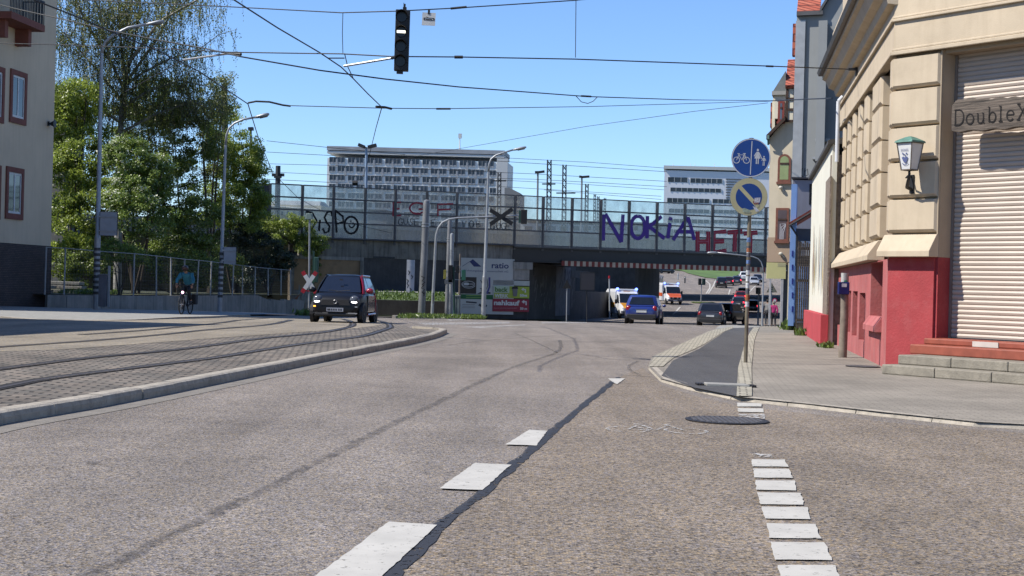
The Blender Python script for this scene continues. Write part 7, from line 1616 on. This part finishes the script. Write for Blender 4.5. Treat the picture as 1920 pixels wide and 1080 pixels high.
wire('long feeder cable sagging from the upper left across to the yellow house', [(-60, -6, 45), (0, 9, 43), (40, 19, 42), (140, 41, 40), (215, 59, 38), (295, 75, 36), (390, 92, 34), (450, 106, 33), (600, 132, 33), (720, 148, 34), (860, 163, 38), (1100, 181, 46), (1280, 187, 55), (1440, 189, 62), (1560, 184, 33.5)], .017,
     [('insulator', [(428, 100, 33.4), (452, 102, 33.2)], .035), ('strut', [(345, 112, 35), (428, 100.5, 33.5)], .026), ('dropper', [(345, 112, 35), (235, 172, 38)], .01), ('jumper', [(1080, 180, 45), (1090, 191, 45), (1102, 194, 45), (1112, 190, 45), (1120, 182, 45)], .012), ('insulator', [(1090, 180, 45.5), (1108, 181, 46)], .03)])
wire('contact wire running steeply from the top centre to the bridge', [(400, -32, 21), (436, -2, 22.6), (520, 52, 25), (600, 99, 27.6), (640, 126, 28.7), (662, 147, 29.8), (690, 176, 32), (716, 201, 36), (705, 240, 48), (694, 285, 64), (682, 330, 80), (668, 342, 92)], .013,
     [('clamp', [(705, 200, 36), (722, 201, 36.2), (734, 204, 36.4)], .03), ('weight_box', [(661, 343, 92), (671, 343, 92)], .17)])
wire('contact wire running diagonally past the left lamp down to the bridge', [(20, -20, 23), (64, 0, 24), (140, 30, 25.5), (207, 59, 27), (300, 97, 29), (375, 135, 32), (465, 195, 37), (485, 260, 46), (512, 325, 60), (560, 372, 78), (640, 415, 92), (735, 437, 95)], .014,
     [('arm', [(465, 193, 37), (480, 190, 37), (505, 191, 37), (530, 197, 37), (545, 199, 37)], .025)])
wire('lower span wire from the curved bracket to the yellow house', [(540, 198, 37), (720, 203, 36.5), (830, 204, 37), (1100, 200, 48), (1440, 190, 62), (1530, 186, 60)], .011, [('turnbuckle', [(818, 204, 37), (845, 204, 37)], .025)])
wire('thin slanting wire rising from the tower block to the yellow house', [(700, 310, 96), (790, 291, 92), (860, 279, 88), (1100, 237, 75), (1300, 209, 66), (1440, 193, 62)], .012)
# station catenary strung over the bridge
for i, pts in enumerate(([(500, 264, 140), (620, 277, 140), (760, 290, 140)], [(500, 285, 150), (700, 296, 150), (900, 300, 150), (1250, 322, 150)], [(500, 307, 160), (620, 310, 160), (1000, 326, 160), (1250, 340, 160)], [(500, 322, 165), (620, 328, 165), (1000, 336, 165), (1250, 350, 165)],
                         [(945, 296, 170), (1100, 304, 170), (1245, 315, 170)], [(945, 338, 180), (1100, 346, 180), (1245, 356, 180)], [(500, 336, 145), (640, 343, 145), (930, 347, 145)], [(940, 350, 175), (1240, 368, 175)], [(1020, 356, 185), (1240, 374, 185)], [(500, 345, 155), (610, 350, 155)])):
    mb = MB(); mb.tube([P(*p) for p in pts], .024, 4, caps=False); o = mb.build('catenary_wire', WIRE, fix=False); tag(o, 'thin railway catenary wire strung above the bridge against the sky', 'wire', 'catenary wires over the station tracks')
# lattice masts
def lattice(label, px, ytop, w, D, cross=()):
    b = P(px, 470, D); b.z = 4.6; tp = P(px + 1.5, ytop, D); t = thing('lattice_mast', label, 'mast', b, 'lattice catenary masts behind the barrier'); Hh = tp.z - b.z; h = w / 2; mb = MB()
    for sx in (-1, 1):
        for sy in (-1, 1): mb.bar(b + Vector((sx * h, sy * h, 0)), Vector((tp.x + sx * h * .8, tp.y + sy * h * .8, tp.z)), w * .24)
    mb.build('legs', DKST, t, fix=False); mb = MB(); n = max(4, int(Hh / (w * 1.5)))
    for i in range(n):
        z0, z1 = i / n, (i + 1) / n; c0, c1 = b.lerp(tp, z0), b.lerp(tp, z1); s = 1 if i % 2 else -1
        for sy in (-1, 1): mb.bar(c0 + Vector((-s * h, sy * h, 0)), c1 + Vector((s * h, sy * h, 0)), w * .13); mb.bar(c0 + Vector((s * h, sy * h, 0)), c1 + Vector((-s * h, sy * h, 0)), w * .13)
    mb.build('lattice', DKST, t, fix=False)
    for (dx0, dx1, y) in cross: mb = MB(); mb.bar(P(px + dx0, y, D), P(px + dx1, y, D), .13); mb.build('crossarm', DKST, t)
lattice('tallest dark lattice catenary mast with a crossarm', 1028.5, 300, .46, 150, ((-12, 13, 345),))
lattice('second tallest dark lattice mast beside the tallest one', 1057, 309, .44, 160, ((-14, 22, 362),))
lattice('medium dark lattice mast left of the purple lettering', 1099, 345, .42, 185)
lattice('thin short lattice mast, leftmost of a close trio', 1114, 364, .34, 220); lattice('thin short lattice mast in the middle of a close trio', 1120.5, 368, .34, 230); lattice('thin short lattice mast, rightmost of a close trio', 1133, 371, .34, 235)
lattice('dark lattice mast before the end of the tower block', 935, 323, .38, 150, ((-12, 14, 339),))
b = P(520, 420, 140); b.z = 4.6; t = thing('catenary_mast', 'solid dark catenary mast with a short crossarm above the left end of the barrier', 'mast', b); mb = MB(); mb.tube([b, P(521.5, 311, 140)], [.3, .24], 8); mb.build('shaft', DKST, t); mb = MB(); mb.bar(P(510, 328, 140), P(533, 328, 140), .28); mb.bar(P(514, 332, 139.8), P(528, 332, 139.8), .2); mb.build('crossarm', DKST, t)
b = GX(421, 98, 3); b.z = 3.5; t = thing('catenary_mast', 'dark mast top standing among the birch branches', 'mast', b); mb = MB(); mb.tube([b, P(421, 158, 98)], [.26, .2], 8); mb.build('shaft', DKST, t); mb = MB(); mb.box(*[P(x, 200, 98).x for x in (418, 424)], 97.8, 98.2, P(421, 164, 98).z, P(421, 156, 98).z); mb.build('cap', DKST, t)
# platform lamps behind the barrier
def yard_lamp(label, px, ytop, D, heads, mat, r=.13):
    b = P(px - 1, 470, D); b.z = 4.6; tp = P(px + .5, ytop, D); t = thing('platform_lamp', label, 'lamp', b); mb = MB(); mb.tube([b, tp], [r, r * .8], 8); mb.build('pole', mat, t)
    for x0, y0, x1, y1 in heads: mb = MB(); mb.bar(P(x0, y0, D), P(x1, y1, D), .5, .26); mb.build('lamp_head', DKST, t); 
    mb = MB(); mb.bar(tp, P((heads[0][0] + heads[0][2]) / 2, (heads[0][1] + heads[0][3]) / 2, D), .12); mb.build('arm', DKST, t)
yard_lamp('tall pale blue lamp pole with two heads in front of the tower block', 686.5, 278, 125, ((672, 271, 684, 276), (690, 276, 706, 272)), M('pole_blue_grey', (.25, .33, .45), rough=.4))
yard_lamp('dark platform lamp left of the tallest lattice mast', 1008, 324, 170, ((1003, 323, 1010, 323), (1010, 323, 1021, 321.5)), MASTG)
yard_lamp('dark platform lamp right of the second lattice mast', 1090.5, 333, 180, ((1086, 331, 1092, 332), (1092, 332, 1105, 331)), MASTG)
yard_lamp('dark yard lamp above the green bush by the barrier end', 470, 243, 120, ((466, 242, 475, 241.5),), DKST, .1)
# sky-blue yard flag poles etc. left out
# ================= TREES, SHRUBS, WEEDS =================
BARK = M('dark_bark', (.07, .055, .04), var=.3, scale=4, bump=.8, bscale=14); BIRCHB = M('birch_bark', (.34, .32, .28), var=.25, scale=2, grime=.6, gcol=(.03, .03, .03), bump=.4)
L_BIR = leafmat('birch_leaf', (.06, .09, .02), (.19, .205, .05), trans=.5); L_MID = leafmat('shrub_leaf', (.075, .12, .018), (.28, .345, .05), trans=.55); L_DRK = leafmat('dark_leaf', (.05, .08, .014), (.18, .235, .038), trans=.5); L_YEL = leafmat('fresh_leaf', (.07, .12, .016), (.25, .31, .045), trans=.5)
L_BLO = leafmat('blossom_leaf', (.06, .11, .02), (.24, .32, .06), (.85, .86, .74), trans=.4); L_IVY = leafmat('ivy_leaf', (.012, .02, .012), (.04, .06, .025), trans=.25); L_GRS = leafmat('grass_blade', (.04, .075, .012), (.13, .19, .03), trans=.4)
def leafmesh(name, C, N, size, mat, parent, aspect=1.6, tone=None, along=None):
    """many small leaf blades at points C facing N"""
    n = len(C); T = rng.normal(size=(n, 3)) if along is None else along + rng.normal(size=(n, 3)) * .35
    N = N / (np.linalg.norm(N, axis=1, keepdims=True) + 1e-9); A = np.cross(N, T); A /= np.linalg.norm(A, axis=1, keepdims=True) + 1e-9; B = np.cross(N, A)
    s = (size * rng.uniform(.6, 1.3, n))[:, None]; A = A * s / aspect * .5; B = B * s * .5
    V = np.stack([C - B, C + A * .9 + B * .1, C + B, C - A * .9 + B * .1], 1).reshape(-1, 3)
    base = np.zeros(3) if parent is None else np.array(W[parent.name]); V = V - base
    me = bpy.data.meshes.new(name); me.vertices.add(4 * n); me.vertices.foreach_set('co', V.ravel().astype(np.float32)); me.loops.add(4 * n); me.loops.foreach_set('vertex_index', np.arange(4 * n, dtype=np.int32)); me.polygons.add(n); me.polygons.foreach_set('loop_start', np.arange(0, 4 * n, 4, dtype=np.int32)); me.polygons.foreach_set('loop_total', np.full(n, 4, np.int32)); me.update(calc_edges=True)
    t = rng.uniform(0, 1, n) if tone is None else np.clip(tone + rng.uniform(-.3, .3, n), 0, 1)
    at = me.attributes.new('tone', 'FLOAT', 'FACE'); at.data.foreach_set('value', t.astype(np.float32)); me.materials.append(mat)
    o = bpy.data.objects.new(name, me); COL.objects.link(o)
    if parent is not None: o.parent = parent
    W[o.name] = Vector((0, 0, 0)); return o
def cloud(lobes, per, cr, gap=.0):
    """leaf points gathered in clumps spread through several lobes"""
    Cs, Ns, Ts = [], [], []
    for (c, r, n) in lobes:
        c = np.array(c); r = np.array(r)
        u = rng.normal(size=(n, 3)); u /= np.linalg.norm(u, axis=1, keepdims=True); rad = rng.uniform(.25, 1.0, n) ** .45 * rng.uniform(.8, 1.12, n); cc = c + u * rad[:, None] * r
        for k in range(n):
            m = int(per * 2.6 * rng.uniform(.5, 1.5)); q = rng.normal(size=(m, 3)); q /= np.linalg.norm(q, axis=1, keepdims=True); q *= (rng.uniform(0, 1, m) ** .5)[:, None] * cr * rng.uniform(.6, 1.3); q[:, 2] *= .65
            Cs.append(cc[k] + q); nn = rng.normal(size=(m, 3)) * .8 + u[k] * .5 + np.array([0, 0, .45]); Ns.append(nn); Ts.append(np.full(m, rng.uniform(.15, .85)))
    return np.concatenate(Cs), np.concatenate(Ns), np.concatenate(Ts)
def px_lobe(x, y, D, rx, ry, n, rd=None):
    c = P(x, y, D); m = D / F; return ((c.x, c.y, c.z), (rx * m, (rd or rx * .8) * m if rd is None else rd, ry * m), n)
def shrub(name, label, cat, base, lobes, per, cr, size, mat, stems=5, group=None, bark=None, z0=None, trunk_r=.09):
    q = GX(*base); q.z = z0 if z0 is not None else q.z; t = thing(name, label, cat, q, group)
    C, N, T = cloud(lobes, per, cr); leafmesh('crown', C, N, size * .70, mat, t, tone=T)
    mb = MB()
    for k in range(stems):
        c, r, n = lobes[k % len(lobes)]; e = Vector(c) + Vector((random.uniform(-.5, .5) * r[0], random.uniform(-.4, .4) * r[1], random.uniform(-.1, .6) * r[2])); s = q + Vector((random.uniform(-.25, .25), random.uniform(-.2, .2), -.1)); m = s.lerp(e, .5) + Vector((random.uniform(-.2, .2), random.uniform(-.2, .2), .15)); mb.tube([s, m, e], [trunk_r, trunk_r * .65, trunk_r * .25], 6)
        for j in range(3): f = m.lerp(e, random.random()); mb.tube([f, f + Vector((random.uniform(-1, 1) * r[0] * .4, random.uniform(-1, 1) * r[1] * .4, random.uniform(.1, .5) * r[2]))], [trunk_r * .35, trunk_r * .1], 5)
    mb.build('trunk', bark or BARK, t, fix=False); return t

# --- the big weeping birch ---
q = GX(219, 80); q.z = .4; bt = thing('birch_tree', 'tall weeping birch with thin hanging twigs, sky showing through, behind the mesh fence', 'tree', q)
mb = MB(); D = 80.; tr = [q, P(222, 420, D), P(224, 300, D), P(228, 200, D), P(234, 155, D)]; mb.tube(tr, [.24, .21, .18, .15, .12], 9)
limbs = [[(234, 155), (250, 90), (262, 20), (270, -70)], [(232, 165), (205, 110), (190, 40), (180, -60)], [(234, 160), (270, 135), (320, 110), (380, 90)], [(229, 190), (190, 140), (150, 95), (120, 60)], [(234, 158), (290, 80), (330, 10), (350, -60)], [(228, 200), (280, 170), (340, 150), (400, 165)], [(234, 150), (225, 60), (222, -20), (225, -90)], [(226, 230), (180, 200), (140, 185), (115, 180)], [(240, 120), (300, 40), (370, 0), (400, -30)], [(225, 250), (290, 215), (360, 190), (425, 215)], [(210, 120), (160, 40), (130, -30), (120, -60)]]
LP = []
for i, lm in enumerate(limbs):
    dd = rng.uniform(-2.8, 2.8); pts = [P(x, y, D + dd * k / 3) for k, (x, y) in enumerate(lm)]; mb.tube(pts, [.10, .075, .05, .02], 6)
    for a, b in zip(pts, pts[1:]):
        for f in np.linspace(0, 1, 7): LP.append(a.lerp(b, f))
    for k in range(7):
        a = pts[1].lerp(pts[3], rng.uniform(0, 1)); e = a + Vector((rng.uniform(-2, 2), rng.uniform(-1.8, 1.8), rng.uniform(.2, 1.6))); mb.tube([a, a.lerp(e, .5) + Vector((0, 0, .25)), e], [.03, .02, .008], 5)
        for f in (.4, .7, 1.): LP.append(a.lerp(e, f))
mb.build('trunk', BIRCHB, bt, fix=False)
Cs, Ts, As = [], [], []; tw = MB(); LPn = [p for p in LP]
for k in range(2300):
    s = LPn[rng.integers(len(LPn))] + Vector((rng.normal() * .5, rng.normal() * .6, rng.normal() * .3)); L = rng.uniform(1.0, 3.6) * (.8 if s.x > P(330, 100, D).x else 1.); n = int(L * 10); dx, dy = rng.normal() * .28, rng.normal() * .25; tn = rng.uniform(.1, .9); prev = s
    for j in range(n):
        f = j / n; p = s + Vector((dx * math.sqrt(f) * 1.4 + .03 * math.sin(9 * f + k), dy * math.sqrt(f) * 1.4, .22 * math.sin(f * 2.2) - L * f ** 1.25))
        if p.z > 2.2: Cs.append((p.x + rng.normal() * .04, p.y + rng.normal() * .04, p.z)); Ts.append(tn); As.append((0, 0, 1))
        if j % 6 == 5: tw.bar(prev, p, .009); prev = p
tw.build('twigs', BARK, bt, fix=False)
bc, bn, btn = cloud([((p.x, p.y, p.z), (.9, .9, .7), 2) for p in LP[::2]], 9, .5)
Cs = np.concatenate([np.array(Cs), bc]); Ts = np.concatenate([np.array(Ts), btn]); As = np.concatenate([np.array(As, dtype=float), rng.normal(size=bc.shape)])
leafmesh('crown', Cs, rng.normal(size=Cs.shape) + np.array([0, -.3, .1]), 0.125, L_BIR, bt, aspect=1.9, tone=np.array(Ts), along=np.array(As))

# --- the dense green belt behind the fence ---
TG = 'shrubs and trees behind the mesh fence'
shrub('leafy_tree', 'bushy mid green tree beside the beige house, yellowish at its top', 'tree', (125, 76), [px_lobe(120, 225, 76, 42, 60, 65, 2), px_lobe(190, 380, 74.5, 60, 60, 55, 1.8), px_lobe(110, 490, 74, 50, 40, 35, 1.4), px_lobe(150, 190, 76, 45, 40, 45, 2), px_lobe(105, 340, 75, 45, 75, 60, 2), px_lobe(165, 300, 75, 45, 70, 60, 2), px_lobe(130, 430, 74, 60, 55, 55, 1.8), px_lobe(95, 210, 77, 22, 45, 20, 1.5)], 55, .5, .2, L_MID, 6, TG, z0=.4)
shrub('blossom_shrub', 'shrub with clusters of white blossom right of the tall left lamp', 'shrub', (255, 73), [px_lobe(250, 300, 73, 50, 48, 70, 1.6), px_lobe(290, 330, 73, 35, 45, 45, 1.4), px_lobe(235, 365, 72, 55, 45, 50, 1.6), px_lobe(275, 410, 72, 55, 50, 45, 1.5)], 60, .42, .18, L_BLO, 5, TG, z0=.4)
shrub('dark_tree', 'dark dense tree in the middle of the belt behind the fence', 'tree', (330, 84), [px_lobe(300, 200, 84, 62, 65, 70, 2.4), px_lobe(350, 250, 84, 60, 85, 85, 2.4), px_lobe(270, 320, 83, 60, 70, 60, 2), px_lobe(320, 370, 83, 70, 70, 65, 2.2), px_lobe(255, 240, 85, 50, 60, 45, 2), px_lobe(370, 420, 83, 60, 60, 50, 2), px_lobe(330, 470, 82, 80, 40, 50, 2)], 55, .55, .21, L_DRK, 6, TG, z0=.4)
shrub('leafy_tree', 'paler leafy tree at the right edge of the belt, above the grey lamp', 'tree', (440, 90), [px_lobe(420, 260, 90, 40, 70, 50, 2), px_lobe(455, 310, 90, 38, 55, 50, 2), px_lobe(480, 350, 90, 24, 50, 35, 1.4), px_lobe(430, 390, 89, 60, 50, 60, 2), px_lobe(470, 400, 89, 35, 40, 30, 1.5), px_lobe(420, 340, 89, 40, 60, 45, 2), px_lobe(475, 290, 91, 18, 22, 14, 1)], 52, .5, .2, L_MID, 5, TG, z0=.4)
shrub('hanging_birch', 'slender drooping green tree just left of the dark mast top', 'tree', (395, 87), [px_lobe(395, 200, 87, 35, 60, 38, 1.6), px_lobe(420, 180, 87, 22, 55, 22, 1.2), px_lobe(390, 290, 87, 40, 60, 40, 1.6)], 40, .42, .16, L_BIR, 4, TG, z0=.4)
shrub('undergrowth_bush', 'low bright green bush at the foot of the left lamp behind the fence', 'bush', (215, 67.5), [px_lobe(215, 470, 67.5, 38, 26, 32, .9), px_lobe(250, 480, 68, 30, 20, 22, .8)], 50, .3, .13, L_YEL, 4, TG, z0=.42, trunk_r=.04)
shrub('undergrowth_bush', 'shady low bush in the middle of the fence line, behind the cyclist', 'bush', (330, 76), [px_lobe(310, 500, 76, 55, 32, 45, 1.2), px_lobe(370, 505, 77, 45, 34, 40, 1.2), px_lobe(420, 500, 80, 38, 40, 40, 1.2), px_lobe(160, 500, 73, 60, 36, 45, 1.4)], 50, .4, .16, L_DRK, 5, TG, z0=.42, trunk_r=.04)
shrub('ivy_mound', 'very dark ivy mound overhanging the right end of the fence', 'bush', (505, 90), [px_lobe(490, 470, 90, 42, 38, 60, 1.4), px_lobe(525, 490, 91, 26, 30, 40, 1.2), px_lobe(480, 520, 89, 40, 30, 40, 1.2), px_lobe(455, 450, 89, 25, 30, 30, 1.2)], 60, .38, .15, L_IVY, 5, TG, z0=.3, trunk_r=.05)
shrub('wall_shrub', 'light green shrub spilling over the top of the bridge abutment', 'shrub', (555, 95), [px_lobe(520, 440, 95, 42, 24, 42, 1.2), px_lobe(560, 428, 95, 36, 24, 36, 1.), px_lobe(505, 420, 95, 24, 18, 18, .9), px_lobe(545, 415, 95, 22, 14, 14, .8)], 55, .34, .15, L_YEL, 5, TG, z0=3.4, trunk_r=.04)
shrub('wall_shrub', 'small olive shrub on the abutment top right of the light green one', 'shrub', (597, 95.3), [px_lobe(596, 455, 95.3, 22, 20, 26, .8), px_lobe(572, 465, 95, 22, 16, 20, .8)], 50, .3, .13, L_MID, 4, TG, z0=3.2, trunk_r=.04)
shrub('creeper', 'dark green creeper trailing down beside the crossing signal', 'creeper', (593, 95.5), [px_lobe(592, 490, 95.4, 8, 26, 14, .3), px_lobe(597, 505, 95.4, 6, 24, 10, .3)], 40, .22, .12, L_DRK, 2, None, z0=-.5, trunk_r=.03)
# --- weeds and grass ---
def tufts(name, label, cat, area, n, h, mat, kind=None, parent_loc=None):
    Cs, Ns, As = [], [], []
    for k in range(n):
        c = area(); hh = h * rng.uniform(.5, 1.4)
        for j in range(6): Cs.append((c[0] + rng.normal() * h * .25, c[1] + rng.normal() * h * .25, c[2] + hh * rng.uniform(.2, .6))); Ns.append((rng.normal(), rng.normal(), .25)); As.append((rng.normal() * .3, rng.normal() * .3, 1))
    o = leafmesh(name, np.array(Cs), np.array(Ns), h * 1.0, mat, None, aspect=3.2, along=np.array(As)); tag(o, label, cat, kind=kind); return o
def band(pa, pb, wid, D0=None, dz=.1):
    a, b = G(*pa, dz), G(*pb, dz)
    return lambda: (lambda p: (p.x, p.y, gz(p.y) + dz))(a.lerp(b, rng.uniform()) + Vector((rng.normal() * .1, rng.uniform(0, wid), 0)))
tufts('island_grass', 'rough green grass on the island round the masts and billboards', 'grass', band((745, 596), (900, 597), 9), 420, .15, L_GRS, 'stuff')
tufts('island_grass', 'taller weeds at the foot of the white billboard', 'grass', band((865, 592), (975, 590), 5), 260, .26, L_GRS, 'stuff')
tufts('yard_grass', 'sunlit grass patch behind the wire fence by the left lamp', 'grass', lambda: (rng.uniform(-21.2, -19.2), rng.uniform(67, 71), .42), 170, .25, L_GRS, 'stuff')
tufts('wall_foot_weeds', 'weeds at the foot of the crossing sign and abutment', 'weeds', band((555, 590), (600, 594), 3, dz=.03), 160, .25, L_GRS, 'stuff')
tufts('verge_grass', 'grass bank seen through the tram opening', 'grass', lambda: (lambda x, y: (x, y, gz(y) + bank(y)))(rng.uniform(-13, -1), rng.uniform(112.5, 122)), 500, .26, L_GRS, 'stuff')
def weeds(label, x, y, n, h, sp): 
    c = G(x, y, .05); tufts('weed_tuft', label, 'weeds', lambda: (c.x + rng.normal() * sp, c.y + rng.normal() * sp * 1.6, .05 + gz(c.y)), n, h, L_GRS)
weeds('weed tuft at the corner of the bright red plinth and pink wall', 1550, 652, 16, .16, .10)
weeds('tall weeds growing before the slatted gate', 1494, 619, 34, .42, .22)
weeds('weeds at the far corner of the red plinth', 1508, 629, 18, .25, .14)
# ================= LIGHT, SKY, CAMERA =================
SUN = Vector((-.975, -.22, 1.11)).normalized()
w = bpy.data.worlds.new('World'); S.world = w; w.use_nodes = True
nt = w.node_tree; bg = nt.nodes['Background']; sky = nt.nodes.new('ShaderNodeTexSky'); sky.sky_type = 'NISHITA'
sky.sun_disc = False; sky.sun_elevation = math.asin(SUN.z); sky.sun_rotation = math.atan2(SUN.x, SUN.y)
sky.air_density = SKY_AIR; sky.dust_density = SKY_DUST; sky.ozone_density = SKY_OZ; sky.altitude = 100
mx = nt.nodes.new('ShaderNodeMix'); mx.data_type = 'RGBA'; mx.blend_type = 'MULTIPLY'; mx.inputs[0].default_value = 1; mx.inputs[7].default_value = (.82, .96, 1.2, 1)
nt.links.new(sky.outputs[0], mx.inputs[6]); nt.links.new(mx.outputs[2], bg.inputs[0]); bg.inputs[1].default_value = SKY_STR
l = bpy.data.lights.new('sun', 'SUN'); l.energy = SUN_STR; l.angle = math.radians(.53); l.color = (1, .95, .87)
lo = bpy.data.objects.new('sun', l); lo.rotation_euler = SUN.to_track_quat('Z', 'Y').to_euler(); lo.location = (-30, -20, 60); COL.objects.link(lo)
cam = bpy.data.cameras.new('camera'); cam.sensor_width = 36; cam.lens = F / 1920 * 36; cam.clip_end = 5000; cam.clip_start = .1
co = bpy.data.objects.new('camera', cam); COL.objects.link(co); co.location = (0, 0, H)
fwd = Vector((0, 1, -V0 / F)).normalized(); right = Vector((CT, 0, ST)); right = (right - fwd * right.dot(fwd)).normalized(); upv = right.cross(fwd)
co.rotation_euler = Matrix((right, upv, -fwd)).transposed().to_euler(); S.camera = co
S.render.engine = 'CYCLES'; S.view_settings.view_transform = 'Standard'; S.view_settings.look = 'None'; S.view_settings.gamma = 1; S.view_settings.exposure = EXPO
S.cycles.max_bounces = 8; S.cycles.transparent_max_bounces = 24; S.cycles.caustics_reflective = False; S.cycles.caustics_refractive = False
